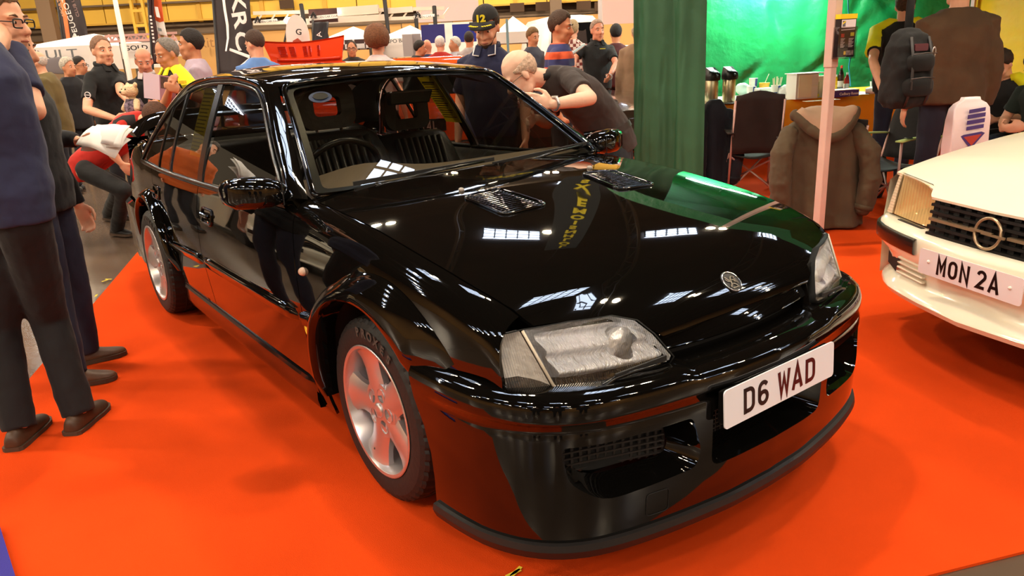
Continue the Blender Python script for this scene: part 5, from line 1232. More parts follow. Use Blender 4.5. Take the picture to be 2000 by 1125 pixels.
MB().prism([(-.12, -.09), (0, -.10), (0, .11), (-.12, .12)], .002, lambda P: sh0(P+np.outer(np.abs(P[:, 0]), [0, 0, .25]))).build('page', mat('page_lilac', (226, 200, 216), .5), lo_)
pg = MB().prism([(0, -.10), (.14, -.11), (.14, .10), (0, .11)], .002, lambda P: sh0(P+np.outer(np.abs(P[:, 0]), [0, 0, .25]))).build('page', mat('page_mauve', (160, 110, 125), .5), lo_)
MB().prism([(.01, .0), (.13, -.005), (.13, .09), (.01, .10)], .001, lambda P: sh0(P+[0, 0, .003]+np.outer(np.abs(P[:, 0]), [0, 0, .25]))).build('printed_picture', mat('print_brown', (92, 56, 46), .5, noise=(30, .6)), pg)
P9 = person('dark-haired man in lilac T-shirt facing left behind the black car roof', 372, 56, 7.2, -75, 'tan', ('short', (34, 26, 24)), ((176, 156, 172), 'short', 'lilac_tee'), (40, 40, 50), (30, 26, 24), .016, hs=1.08, wide=1.05)
P11 = person('young man in blue T-shirt with cropped hair beside the black flag', 495, 57, 7.6, -150, 'fair', ('buzz', (70, 48, 36)), ((92, 130, 190), 'short', 'blue_tee'), (40, 44, 60), (30, 26, 24), .016, hyaw=.55, hpitch=.25, hs=1.08)
P10 = None
P3 = person('white-haired man in olive waxed jacket walking left', 84, 97, 9.0, -70, 'fair', ('fringe', (215, 205, 196)), ((104, 88, 48), 'coat', 'olive_jacket'), (24, 26, 36), (30, 26, 24), .02, lean=.15, hs=1.1)
person('white-haired man in black coat facing right in the left crowd', 127, 112, 10.2, 70, 'tan', ('short', (206, 196, 180)), ((20, 20, 26), 'coat'), (24, 24, 30), (26, 24, 22), .022, hs=1.1)
person('dark-haired man in black coat behind the white-haired man in black', 150, 110, 10.9, 80, 'tan', ('short', (44, 36, 32)), ((22, 22, 26), 'coat'), (24, 24, 30), (26, 24, 22), .024, hs=1.05, glasses='black')
# --- crowd beyond the roof
person('man in dark jacket and glasses behind the raised orange lid', 686, 80, 13.2, 5, 'tan', ('receding', (52, 42, 36)), ((40, 32, 30), 'coat'), (30, 30, 34), (26, 24, 22), .02, hs=1.1, glasses='black')
P13 = person('person with brown curly hair and pale pink T-shirt facing away', 733, 55, 8.0, 165, 'fair', ('curly', (112, 66, 34)), ((218, 196, 198), 'short', 'pink_tee'), (50, 52, 66), (30, 26, 24), .018, hs=1.05, hyaw=.3)
person('dark-haired man in black hooded jacket leaning right', 806, 78, 13.3, 95, 'tan', ('short', (42, 34, 30)), ((26, 26, 34), 'coat'), (28, 28, 34), (26, 24, 22), .022, hs=1.08, lean=.2)
person('bald man in navy top walking behind the dark hooded jacket', 833, 76, 13.9, 170, 'ruddy', ('bald', (150, 120, 100)), ((34, 42, 84), 'long'), (28, 28, 34), (26, 24, 22), .024, hs=1.05)
P16 = person('white-haired person in red padded jacket facing away', 858, 70, 13.3, 170, 'fair', ('short', (226, 218, 212)), ((176, 34, 26), 'coat', 'red_padded'), (40, 40, 46), (26, 24, 22), .022, hs=1.05)
person('white-haired man in pale grey jacket beside the red padded jacket', 889, 71, 13.9, -70, 'tan', ('short', (222, 216, 206)), ((168, 166, 176), 'coat'), (46, 46, 54), (26, 24, 22), .024, hs=1.05)
person('dark-haired man in light grey hooded top behind the cap man', 915, 60, 13.2, 172, 'tan', ('buzz', (46, 36, 32)), ((176, 168, 168), 'long'), (40, 42, 52), (26, 24, 22), .022, hs=1.05)
person('man with fair curly fringe behind the striped shirt', 1038, 53, 11.2, 40, 'tan', ('short', (128, 96, 60)), ((64, 64, 76), 'long'), (30, 30, 36), (26, 24, 22), .022, hs=1.05, hpitch=.2)
P22 = person('man in orange and navy striped polo facing right', 1090, 22, 6.9, 72, 'tan', ('short', (74, 52, 38)), ((44, 48, 92), 'short', 'stripe_navy'), (46, 48, 58), (30, 26, 24), .016, hs=1.12, hpitch=.15, hyaw=-.1)
m = _m['stripe_navy']; nt = m.node_tree; tc = nt.nodes.new('ShaderNodeTexCoord'); sx_ = nt.nodes.new('ShaderNodeSeparateXYZ'); md = nt.nodes.new('ShaderNodeMath'); md.operation = 'PINGPONG'; md.inputs[1].default_value = .066; gt = nt.nodes.new('ShaderNodeMath'); gt.operation = 'GREATER_THAN'; gt.inputs[1].default_value = .034; mx = nt.nodes.new('ShaderNodeMix'); mx.data_type = 'RGBA'
mx.inputs[6].default_value = (*lin((48, 52, 100)), 1); mx.inputs[7].default_value = (*lin((212, 88, 50)), 1)
nt.links.new(tc.outputs['Object'], sx_.inputs[0]); nt.links.new(sx_.outputs[2], md.inputs[0]); nt.links.new(md.outputs[0], gt.inputs[0]); nt.links.new(gt.outputs[0], mx.inputs[0]); nt.links.new(mx.outputs[2], nt.nodes['Principled BSDF'].inputs['Base Color'])
P23 = person('man in red and white checked shirt facing away', 1118, 38, 11.3, 175, 'fair', ('short', (176, 148, 110)), ((214, 186, 178), 'long', 'check_shirt'), (60, 62, 74), (30, 26, 24), .018, hs=1.05)
m = _m['check_shirt']; nt = m.node_tree; tc = nt.nodes.new('ShaderNodeTexCoord'); b_ = nt.nodes['Principled BSDF']
ck = nt.nodes.new('ShaderNodeTexChecker'); ck.inputs['Scale'].default_value = 22; ck.inputs[1].default_value = (*lin((218, 196, 188)), 1); ck.inputs[2].default_value = (*lin((120, 54, 50)), 1)
nt.links.new(tc.outputs['Object'], ck.inputs[0]); nt.links.new(ck.outputs[0], b_.inputs['Base Color'])
P24 = person('shaven-headed man in plain black polo standing beside the dark car', 1165, 38, 10.2, 18, 'ruddy', ('buzz', (170, 140, 122)), ((20, 19, 21), 'short', 'black_polo2'), (30, 30, 34), (26, 24, 22), .015, hs=1.12, belly=.2, wide=1.12, collar=(20, 19, 21), joints={'lel': at(1203, 125, 10.1), 'lwr': at(1190, 150, 9.8), 'rel': at(1122, 115, 10.2), 'rwr': at(1115, 146, 9.9)})
J = P24['J']; d_ = J['lwr']-J['lel']; a_, b_, d_ = frame(d_)
MB().tube([J['lwr']+(a_*math.cos(t)+b_*math.sin(t))*.038 for t in np.linspace(0, 2*PI, 17)], .008, 5, caps=False).build('wristband', WHT, P24['root'], True)
c = P24['toL'](at(1177, 95, 9.96)); MB().box(c, (.012, .075, .010)).build('shirt_emblem', mat('emblem_lime', (196, 190, 70), .6), P24['root'])
person('dark-haired man in maroon hooded top facing away', 1203, 46, 11.0, 175, 'tan', ('short', (30, 24, 24)), ((82, 36, 38), 'long'), (34, 34, 40), (26, 24, 22), .022, hs=1.05)
person('bald man in tan jacket half hidden by the green curtain', 1246, 42, 9.6, 165, 'fair', ('fringe', (180, 160, 140)), ((148, 116, 90), 'coat'), (50, 48, 46), (26, 24, 22), .022, hs=1.05)
# --- visitors in the tent
P27 = person('headless-in-view man in brown jacket with black backpack and carrier bag', 1890, -120, 5.3, 172, 'fair', ('short', (60, 46, 36)), ((84, 60, 38), 'coat', 'brown_jacket'), (30, 32, 50), (30, 26, 24), .013, wide=1.12, H=1.88, eyes=False, hem=.0)
P27['root']['label'] = 'man in brown jacket seen from behind beside the white car'
P28 = person('man in black shirt with lime yellow shoulder panel by the tea table', 1775, -60, 7.0, 150, 'fair', ('short', (80, 60, 44)), ((22, 22, 24), 'short', 'marshal_black'), (30, 33, 52), (26, 24, 22), .014, wide=1.2, H=1.82, eyes=False, joints={'lel': at(1705, 118, 6.9), 'lwr': at(1722, 175, 6.7)})
yoke(P28)
def seated(label, u, v, d, face, topc, nm, hairc, legc, arm, H=1.72, skin='fair', hair='short'):
    s = at(u, v, d); f = heading(face); X = np.array([math.cos(f), math.sin(f), 0]); Y = np.array([-X[1], X[0], 0]); Z = np.array([0, 0, 1.])
    b = np.array([s[0], s[1], 0])-X*.10
    js = {'spine': [b+Z*.46, b+Z*.56, b+Z*.68+X*.01, b+Z*.82+X*.03, b+Z*.93+X*.07, b+Z*1.0+X*.10, b+Z*1.04+X*.12]}
    for sg, a in ((1, 'l'), (-1, 'r')):
        js[a+'hip'] = b+Y*.09*sg+Z*.50; js[a+'kn'] = b+X*.44+Y*.13*sg+Z*.52; js[a+'an'] = b+X*.42+Y*.13*sg+Z*.09; js[a+'toe'] = js[a+'an']+X*.2-Z*.06
        js[a+'el'] = b+Y*.26*sg+X*.12+Z*.72; js[a+'wr'] = b+Y*.10*sg+X*.36+Z*.70
    return person(label, 0, 0, 0, face, skin, (hair, hairc), (topc, 'short', nm), legc, (40, 34, 30), .015, loc=tuple(b*[1, 1, 0]), H=H, hpitch=.45, joints=js)
P29 = seated('seated man in black and yellow shirt looking down beside the brown jacket', 1972, 98, 6.4, -60, (22, 24, 22), 'marshal_black', (54, 38, 28), (36, 42, 66), None, hair='short'); yoke(P29)
P30 = seated('seated man in dark green top and jeans at the right edge', 2040, 150, 5.9, -70, (26, 40, 34), 'green_top', (60, 44, 34), (44, 58, 76), None)

# --- photographer behind the camera, with two unseen visitors added to darken the bumper reflection
for lab, p, a_, t_ in (('photographer in dark jacket behind the viewpoint, mirrored in the front bumper', CP-FH*.55+RH*.05, 180, (30, 28, 34)), ('added unseen visitor in black coat behind the viewpoint, darkening the bumper corner reflection', CP-FH*.9-RH*.95, 170, (26, 24, 28)), ('added unseen visitor in navy coat behind the viewpoint at right, darkening the bumper reflection', CP-FH*1.0+RH*1.15, 190, (30, 32, 50))):
    person(lab, 0, 0, 0, a_, 'fair', ('short', (52, 40, 32)), (t_, 'coat'), (26, 26, 32), (24, 22, 22), .022, loc=(p[0], p[1], 0), H=1.74)
# ================================================================ THE GREEN TENT AND ITS TEA TABLE
GIN = mat('tent_green', (14, 128, 66), .42, bump=(6, 1.0), noise=(2, .15)); GOUT = mat('tent_green_shaded', (50, 98, 68), .55, bump=(5, .5), noise=(1.5, .15)); YCAN = mat('tent_yellow', (236, 190, 22), .5, bump=(5, .5))  # curtain colour greyed to paint in the weaker light on it
TZ = .74
def gp_(u, d):
    p = at(u, 200, d); return np.array([p[0], p[1]])
def drape(A, B, z0, z1, amp, nf, nx=60, nz=14, ph=0., crease=0., lean=0.):
    """cloth hung between two ground points with vertical folds"""
    A = np.array(A); B = np.array(B); n = np.array([-(B-A)[1], (B-A)[0]]); n /= np.linalg.norm(n); rng = random.Random(int(ph*10)+5); G = []
    cr = [(rng.random(), rng.random(), rng.uniform(-1, 1), rng.uniform(.05, .16)) for _ in range(26)]
    for j in range(nz):
        t = j/(nz-1); row = []
        for i in range(nx):
            s = i/(nx-1); a = amp*(.35+.65*(1-t))
            w = a*(math.sin(nf*2*PI*s+ph+.8*t)+.5*math.sin(nf*3.7*PI*s+1.3*ph-1.5*t))
            for cx, cz, sl_, wd in cr: w += crease*math.exp(-(((s-cx)-(t-cz)*sl_)/.02)**2)*math.exp(-((t-cz)/wd)**2)
            p = A+(B-A)*s+n*(w+lean*t); row.append((p[0], p[1], z0+(z1-z0)*t))
        G.append(row)
    return MB().grid(G)
FLc, FRc = gp_(1236, 7.3), gp_(1374, 6.9)
BLc, BRc = gp_(1322, 11.3), gp_(1880, 11.0)
PB = np.array([-.80, 3.15])
tent = empty('tent', (0, 0, 0), 0, 'open show gazebo with green walls and yellow end at the right', 'tent')
drape(BLc, BRc, 0.02, 2.7, .03, 5, 150, 40, 1.0, .06).build('back_wall', GIN, tent, True)
RW = BRc+(np.array([1.6, 2.4])+.0)*.0+(-FHv[:2]*5.5+RHv[:2]*1.6)
drape(BRc, RW, .02, 2.7, .03, 5, 60, 12, 2.0).build('end_wall', YCAN, tent, True)
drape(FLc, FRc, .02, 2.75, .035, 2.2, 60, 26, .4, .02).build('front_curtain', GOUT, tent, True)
FR2 = PB+(-FHv[:2]*.3+RHv[:2]*3.6)
pk = (FLc+BRc)/2
top = MB().add([(*FLc, 2.72), (*PB, 2.6), (*FR2, 2.6), (*RW, 2.7), (*BRc, 2.7), (*BLc, 2.7), (*pk, 3.5)], [(0, 1, 6), (1, 2, 6), (2, 3, 6), (3, 4, 6), (4, 5, 6), (5, 0, 6)])
top.build('canopy', GIN, tent, solid=.004)
MB().loft([[(*FLc, 2.74), (*PB, 2.64), (*FR2, 2.64)], [(*FLc, 2.50), (*PB, 2.36), (*FR2, 2.36)]], closed=False, caps=False).build('valance', GIN, tent, solid=.004)
POLE = mat('tent_pole', (214, 184, 172), .35, noise=(6, .08))
ROT = RHALL@np.array(Matrix.Rotation(.5, 3, 'Z'))
MB().box((*PB, .62), (.058, .058, 1.24), ROT).build('lower_pole', POLE, tent, bevel=.006)
MB().box((*PB, 1.92), (.068, .068, 1.36), ROT).build('upper_pole', POLE, tent, bevel=.006)
MB().box((*PB, .008), (.14, .14, .016), ROT).build('pole_foot', POLE, tent, bevel=.003)
for p in (BLc+FHv[:2]*.04, BRc-FHv[:2]*.06+RHv[:2]*-.06):
    MB().box((*p, 1.35), (.05, .05, 2.7), ROT).build('rear_pole', POLE, tent)
# fluorescent tube under the canopy
ta, tb = np.array([-5.05, 7.55, 2.44]), np.array([-3.92, 8.15, 2.39])
tl = tag(MB().tube([ta, tb], .022, 10).build('tube_lamp', mat('tube_glow', (235, 255, 250), .4, emis=((226, 255, 244), 36)), None, True), 'fluorescent tube lamp glowing under the canopy above the tea table', 'lamp')
MB().bar(ta+[0, 0, .05], tb+[0, 0, .05], .07, .05).build('lamp_casing', PLATEW, tl); MB().bar((ta+tb)/2+[0, 0, .07], (ta+tb)/2+[0, 0, .42], .01, .01).build('lamp_chain', SATIN, tl)
tdir = (tb-ta)[:2]/np.linalg.norm((tb-ta)[:2])
for q in (.25, .75):
    l = bpy.data.lights.new('tube_light', 'AREA'); l.shape = 'RECTANGLE'; l.size = .5; l.size_y = .06; l.energy = 95; l.color = (.86, 1, .93)
    o = bpy.data.objects.new('tube_light', l); p = ta+(tb-ta)*q; o.location = (p[0], p[1], p[2]-.03); o.rotation_euler = (0, 0, math.atan2(tdir[1], tdir[0])); COL.objects.link(o)
# blue cable down the wall
cb = [at(u, v, 9.4) for u, v in ((1655, -60), (1657, 20), (1660, 50), (1664, 90), (1658, 130), (1661, 168))]
tag(MB().tube(cb, .008, 6).build('cable', mat('cable_blue', (40, 160, 200), .4), None, True), 'thin blue cable hanging down the green tent wall', 'cable')
# tea table
F0, F1 = on_plane(1352, 209, 2, TZ)[:2], on_plane(1790, 178, 2, TZ)[:2]; td = (F1-F0)/np.linalg.norm(F1-F0); tn = np.array([-td[1], td[0]]); tn = tn if tn@FHv[:2] > 0 else -tn
F1 = F1+td*.5; TL = np.linalg.norm(F1-F0)
table = empty('table', (*F0, 0), math.atan2(td[1], td[0]), 'long trestle table under an orange yellow cloth along the green tent wall', 'table')
MB().box((TL/2, .60, TZ-.02), (TL, 1.18, .03)).build('tabletop', mat('table_wood', (150, 110, 70), .6), table)
for x in (.2, TL-.2):
    for y in (.08, 1.1): MB().tube([(x, y, TZ-.03), (x, y, 0)], .014, 6).build('leg', SATIN, table)
cl = tag(MB().grid(np.array([[(F0+td*(s*TL)+tn*y)[0], (F0+td*(s*TL)+tn*y)[1], z] for y, z in ((-.012, .16), (-.028, .40), (-.02, .66), (-.008, TZ+.0), (0, TZ+.003), (1.2, TZ+.003)) for s in np.linspace(0, 1, 40)]).reshape(6, 40, 3)+np.array([[[.012*math.sin(i*.9)*(j < 3), .012*math.cos(i*.9)*(j < 3), 0] for i in range(40)] for j in range(6)])).build('tablecloth', mat('cloth_amber', (232, 152, 20), .6, bump=(6, .3)), None, True), 'orange yellow cloth draped over the tea table', 'tablecloth')
tp = tag(MB().grid(np.array([[(F0+td*s+tn*y)[0], (F0+td*s+tn*y)[1], TZ+.006] for y in (-.004, 1.15) for s in np.linspace(.02, TL-.95, 12)]).reshape(2, 12, 3)).build('paper_cover', mat('paper_cover', (238, 236, 226), .6), None, solid=.002), 'white paper cover laid over the tea table top', 'paper')
ZT = TZ+.009
def tpt(u, v): return on_plane(u, v, 2, ZT)
WH = mat('white_card', (240, 240, 232), .5); BLUE = mat('cup_blue', (34, 66, 150), .5)
# two vacuum flasks
def flask(p, label):
    f = empty('vacuum_flask', tuple(p), heading_(20), label, 'flask')
    MB().lathe([(.072, 0), (.075, .01), (.075, .25), (.070, .262), (.001, .262)], n=28).build('flask_body', mat('brushed_steel', (196, 186, 150), .28, metal=.9), f, True, ang=.5)
    lid = MB().loft([[(x, y, z+h*(0 if z < .3 else 1)*0) for x, y in rrect(-.08*s, -.078*s, .09*s, .078*s, .05)] for z, s, h in ((.258, 1, 0), (.30, 1.04, 0), (.335, .98, 0))]+[[(x, y, .372+.03*(x < 0)-.02*(x > .03)) for x, y in rrect(-.075, -.06, .07, .06, .04)]]).build('flask_lid', BLKP, f, True, fix=True, ang=.7)
    MB().tube([(.085, 0, .315), (.115, 0, .305), (.12, 0, .285)], [.018, .015, .012], 8).build('spout', BLKP, lid, True)
    MB().tube([(-.09, 0, .30), (-.115, 0, .24), (-.11, 0, .10), (-.078, 0, .05)], .011, 6).build('handle', BLKP, f, True)
def heading_(a):
    v = -FHv*math.cos(math.radians(a))+RHv*math.sin(math.radians(a)); return math.atan2(v[1], v[0])
flask(tpt(1389, 201), 'left steel vacuum flask with black lid on the tea table'); flask(tpt(1423, 199), 'right steel vacuum flask with black lid, nearer the paper cups')
tag(MB().box((*(tpt(1405, 203)[:2]), ZT+.004), (.5, .22, .008), np.stack([[*td, 0], [*tn, 0], [0, 0, 1]], 1)).build('tray', mat('tray_dark', (30, 34, 40), .3), None, bevel=.002), 'dark tray under the two vacuum flasks', 'tray')
def cup(p, h, r, label, group=None, blue=True, z0=0.):
    c = empty('paper_cup', (p[0], p[1], ZT+z0), heading_(0), label, 'cup', group)
    MB().lathe([(r*.72, 0), (r, h), (r*1.05, h+.004), (r*.95, h), (r*.70, .004), (.001, .004)], n=24, caps=False).build('cup_wall', WH, c, True, ang=.6)
    if blue:
        for a0, z_ in ((-.7, 0), (.2, .5)):
            G = [[((r*(.72+.28*t)+.0012)*math.cos(a), (r*(.72+.28*t)+.0012)*math.sin(a), h*t) for a in np.linspace(a0, a0+.8, 6)] for t in (z_, z_+.5)]
            MB().grid(G).build('blue_block', BLUE, c, True)
    return c
cup(tpt(1470, 184), .20, .055, 'blue and white paper cup stacked behind the polystyrene cups'); cup(tpt(1466, 190), .13, .055, 'short blue and white paper cup in front of the stacked one')
sc_ = cup(tpt(1514, 192), .15, .055, 'tall blue and white paper cup full of wooden stirrers')
for i, (a, b) in enumerate(((-.9, .2), (-.3, -.3), (.2, .3), (.6, -.1), (1.0, .2), (.1, .0), (-.6, -.2), (1.3, .3))):
    MB().bar((b*.03, a*.025, .04), (b*.06, a*.05, .235+.01*(i % 3)), .008, .003).build('stirrer', mat('stirrer_wood', (240, 226, 196), .6), sc_)
ps = tag(MB().ell((*tpt(1450, 186)[:2], ZT+.08), (.10, .08, .08), 16).build('polystyrene_cups', mat('frosted_white', (206, 240, 232), .35), None, True, disp=(.03, .02)), 'bag of frosted white plastic cups beside the right flask', 'cups')
tub = empty('food_tub', tuple(tpt(1492, 183)), 0, 'yellow margarine style tub with a spoon in it', 'tub'); MB().lathe([(.05, 0), (.065, .13), (.069, .132), (.069, .14), (.06, .14), (.001, .12)], n=20).build('tub_body', mat('tub_yellow', (226, 178, 60), .4), tub, True, ang=.5); MB().tube([(0, 0, .12), (.02, .06, .25)], .005, 6).build('spoon', WH, tub)
RT = np.stack([[*td, 0], [*tn, 0], [0, 0, 1]], 1)
def tbox(name, u, v, dim, m, label, cat, par=None, z0=0.):
    p = tpt(u, v); return tag(MB().box((p[0]+tn[0]*dim[1]/2, p[1]+tn[1]*dim[1]/2, ZT+z0+dim[2]/2), dim, RT).build(name, m, par, bevel=.004), label, cat)
tbox('serviette_box', 1500, 190, (.24, .16, .11), WH, 'low white carton behind the cup of stirrers', 'box')
bg = tag(MB().ell((*tpt(1536, 192)[:2], ZT+.075), (.13, .08, .075), 18).build('carrier_bag', mat('bag_film', (226, 232, 230), .3), None, True, disp=(.04, .05)), 'crumpled white plastic bag on the table between stirrers and white cartons', 'bag')
p = tpt(1575, 193); cb_ = empty('carton', (p[0], p[1], ZT), math.atan2(td[1], td[0]), 'large open white carton in the middle of the tea table', 'box')
for c, d in (((-.14, .10, .14), (.012, .20, .28)), ((.14, .10, .14), (.012, .20, .28)), ((0, .20, .14), (.28, .012, .28)), ((0, .10, .006), (.28, .20, .012)), ((.04, .10, .286), (.40, .24, .010))): MB().box(c, d).build('carton_panel', WH, cb_)
MB().box((-.0, .004, .14), (.28, .008, .27)).build('carton_panel', WH, cb_); MB().box((-.03, -.003, .145), (.17, .006, .25)).build('carton_label', mat('card_cream', (250, 244, 214), .6), cb_); MB().box((0, -.004, .14), (.28, .006, .004)).build('carton_edge', mat('card_cream'), cb_)
p = tpt(1604, 189); c2 = empty('carton', (p[0], p[1], ZT), math.atan2(td[1], td[0]), 'smaller cream carton behind the tent pole with a yellow foot', 'box')
MB().loft([[(x*s, y*s+.06, z) for x, y in rrect(-.10, -.06, .10, .06, .03)] for z, s in ((0, 1), (.24, 1.05))]).build('carton_body', mat('card_ivory', (232, 226, 192), .5), c2, True, ang=.6); MB().box((-.06, -.002, .10), (.04, .006, .15)).build('pour_slot', mat('card_dull', (190, 186, 140), .5), c2, bevel=.002); MB().box((-.06, -.003, .02), (.05, .005, .03)).build('yellow_tab', mat('tab_yellow', (226, 200, 40), .5), c2)  # pour slot is a duller cream than the carton body
def bottle(u, v, h, r, col, capc, label, lab=(200, 200, 200)):
    p = tpt(u, v); b = empty('bottle', (p[0], p[1], ZT), 0, label, 'bottle')
    MB().lathe([(r*.9, 0), (r, .01), (r, h*.45), (r*.92, h*.5), (r, h*.6), (r*.85, h*.72), (r*.35, h*.86), (r*.33, h*.94), (.001, h*.94)], n=20).build('bottle_body', mat('bottle_%d_%d_%d' % col, col, .12, coat=.5), b, True, ang=.5)
    MB().lathe([(r*.40, h*.90), (r*.40, h), (.001, h)], n=14).build('bottle_cap', mat('cap_%d_%d_%d' % capc, capc, .4), b, True, ang=.5)
    MB().lathe([(r*1.01, h*.22), (r*1.01, h*.44)], n=20, caps=False).build('bottle_label', mat('label_%d_%d_%d' % lab, lab, .5), b, True)
bottle(1631, 181, .22, .034, (232, 178, 20), (236, 232, 226), 'yellow squash bottle with white cap behind the purple box', (240, 200, 60))
bottle(1640, 181, .33, .036, (32, 20, 18), (206, 60, 40), 'dark cola bottle with red cap behind the purple box', (206, 196, 186))
bottle(1652, 180, .24, .034, (150, 24, 26), (230, 226, 222), 'red sauce bottle with white cap behind the purple box', (190, 180, 172))
pb = tbox('chocolate_box', 1653, 189, (.34, .20, .075), mat('box_purple', (66, 44, 140), .35), 'purple chocolate box with white lettering at the right of the table', 'box')
p = tpt(1653, 189); T = planeT((p[0]-tn[0]*.004, p[1]-tn[1]*.004, ZT+.022), (*td, 0), (0, 0, 1)); text_mb('Cadbury Roses', .042, lambda V: T(V+[.03, 0, 0]), .002, 1, .0008).build('lettering', mat('box_letter', (236, 230, 240), .5), pb)
MB().box((p[0]+tn[0]*.10, p[1]+tn[1]*.10, ZT+.078), (.345, .205, .006), RT).build('box_lid', WH, pb)
cup(tpt(1705, 179), .12, .045, 'paper cup standing at the right end behind the tipped cup'); tc_ = cup(tpt(1690, 185), .09, .045, 'paper cup tipped on its side beside the purple box'); tc_.rotation_euler = (0, PI/2*.96, heading_(60)); tc_.location.z = ZT+.045
tbox('leaflet_pile', 1610, 197, (.42, .10, .006), mat('page_cream', (238, 232, 200), .5), 'flat cream sheets near the front edge of the table', 'papers')
tbox('biscuit_packet', 1718, 182, (.14, .10, .05), BLUE, 'blue packet at the right end of the tea table', 'packet')
# leaflet holder clipped to the pole
ld = -FHv*.9+RHv*.25; ld /= np.linalg.norm(ld); lx = np.array([-ld[1], ld[0], 0])*-1; lx = lx if lx@RHv > 0 else -lx
LR = np.stack([lx, ld, [0, 0, 1]], 1); lz = on_plane(1636, 75, 0, PB[0]); hc_ = np.array([PB[0], PB[1], 0])+ld*.075+lx*.035; hc_[2] = lz[2]
lh = empty('leaflet_holder', tuple(hc_), 0, 'clear acrylic holder of dark leaflets clipped to the tent pole', 'leaflet holder')
MB().box((0, 0, 0), (.125, .045, .24), LR).build('leaflets', mat('leaflet_dark', (38, 26, 26), .35), lh)
MB().box(LR@np.array([0, 0, .135]), (.13, .05, .03), LR).build('leaflet_tops', mat('leaflet_yellow', (240, 206, 20), .5), lh)
T = planeT(LR@np.array([0, .0235, 0]), lx, (0, 0, 1)); sg_ = 1 if np.cross(lx, [0, 0, 1])@ld > 0 else -1
if sg_ < 0: T = planeT(LR@np.array([0, .0235, 0]), -lx, (0, 0, 1))
def fl_box(x0, y0, x1, y1, m, nm): MB().prism([(x0, y0), (x1, y0), (x1, y1), (x0, y1)], .0012, T).build(nm, m, lh)
fl_box(-.052, .065, .056, .115, mat('panel_white', (232, 220, 222), .4), 'title_panel'); fl_box(-.045, .072, -.022, .108, mat('shield_black', (30, 24, 16), .4), 'crest')
MB().prism([(-.045, .085), (-.022, .10), (-.022, .108), (-.045, .095)], .002, T).build('crest_band', mat('leaflet_yellow'), lh)
fl_box(-.05, .005, -.025, .028, mat('red_square', (170, 40, 36), .4), 'red_square'); fl_box(.022, .012, .05, .034, mat('lime_square', (206, 204, 60), .4), 'lime_square')
ll = MB()
for x0, x1 in ((-.05, -.018), (.012, .05)):
    for i in range(8): ll.prism([(x0, -.005-i*.0075), (x1-(i % 3)*.006, -.005-i*.0075), (x1-(i % 3)*.006, -.002-i*.0075), (x0, -.002-i*.0075)], .0012, T)
ll.prism([(-.052, .048), (.054, .052), (.054, .058), (-.052, .054)], .0012, T)
ll.build('text_lines', mat('panel_white'), lh); fl_box(.0, -.108, .054, -.078, mat('photo_grey', (180, 172, 168), .4, noise=(60, .6)), 'printed_photo'); fl_box(-.02, -.105, -.004, -.082, mat('leaflet_yellow'), 'small_crest')
for c, d in (((0, .027, -.03), (.14, .003, .20)), ((-.07, 0, -.03), (.003, .055, .20)), ((.07, 0, -.03), (.003, .055, .20)), ((0, 0, -.128), (.14, .055, .004))): MB().box(LR@np.array(c), d, LR).build('acrylic_panel', thin_glass('acrylic', (240, 236, 236), .02, 1.3), lh)
# folding chairs, coats, bags
def fchair(p, a, label, m, w=.5, hb=.92, strip=None):
    c = empty('folding_chair', (p[0], p[1], 0), a, label, 'chair'); tubem = mat('chair_tube', (190, 150, 140), .35, metal=.3)
    MB().grid([[(-.24-.14*t+.02*math.cos(y*6), y*w*(.92+.08*math.sin(t*PI)), .42+(hb-.42)*t+.02*math.cos(y*2*PI/1)*(t > .95)) for y in np.linspace(-.5, .5, 9)] for t in np.linspace(0, 1, 9)]).build('back_fabric', m, c, True, solid=.014)
    MB().grid([[(x, y*w, .42-.05*math.cos(y*3)) for y in np.linspace(-.5, .5, 9)] for x in np.linspace(-.24, .24, 5)]).build('seat_fabric', m, c, True, solid=.012)
    for s in (-1, 1):
        MB().tube([(-.39, s*w*.47, hb-.06), (-.25, s*w*.48, .42), (-.20, s*w*.5, .02)], .011, 7).build('back_tube', tubem, c, True)
        MB().tube([(.26, s*w*.52, .64), (.25, s*w*.5, .02)], .011, 7).build('front_tube', tubem, c, True)
        MB().tube([(-.20, s*w*.5, .03), (.25, s*w*.5, .42)], .009, 6).build('cross_tube', tubem, c, True); MB().tube([(.25, s*w*.5, .03), (-.22, s*w*.5, .42)], .009, 6).build('cross_tube', tubem, c, True)
        ar = MB().grid([[(x, s*(w*.52+y), .62+.02*math.sin((x+.3)*4)) for y in (-.03, 0, .03)] for x in np.linspace(-.33, .30, 9)]).build('armrest', strip or m, c, True, solid=.012)
        if strip: MB().lathe([(.032, 0), (.03, .004), (.001, .004)], (.18, s*w*.52, .652), (0, 0, 1), 16).build('cup_ring', BLKP, ar, True)
    for x in (-.20, .25): MB().tube([(x, -w*.5, .04), (x*-1, w*.5, .40)], .009, 6).build('cross_tube', tubem, c, True); MB().tube([(x, w*.5, .04), (x*-1, -w*.5, .40)], .009, 6).build('cross_tube', tubem, c, True)
    return c
CANV = cloth('chair_canvas', (44, 32, 28), .3, .3)
cp1 = at(1467, 260, 7.3); fchair(cp1, heading(172), 'brown canvas folding camp chair between the dark jacket and the olive coat', CANV, .46, .98)
cp2 = at(1735, 330, 6.3); fchair(cp2, heading(-60), 'dark folding camp chair with lime green armrests behind the white car', cloth('chair_black', (24, 22, 24)), .5, .85, cloth('lime_strip', (190, 206, 120), .15))
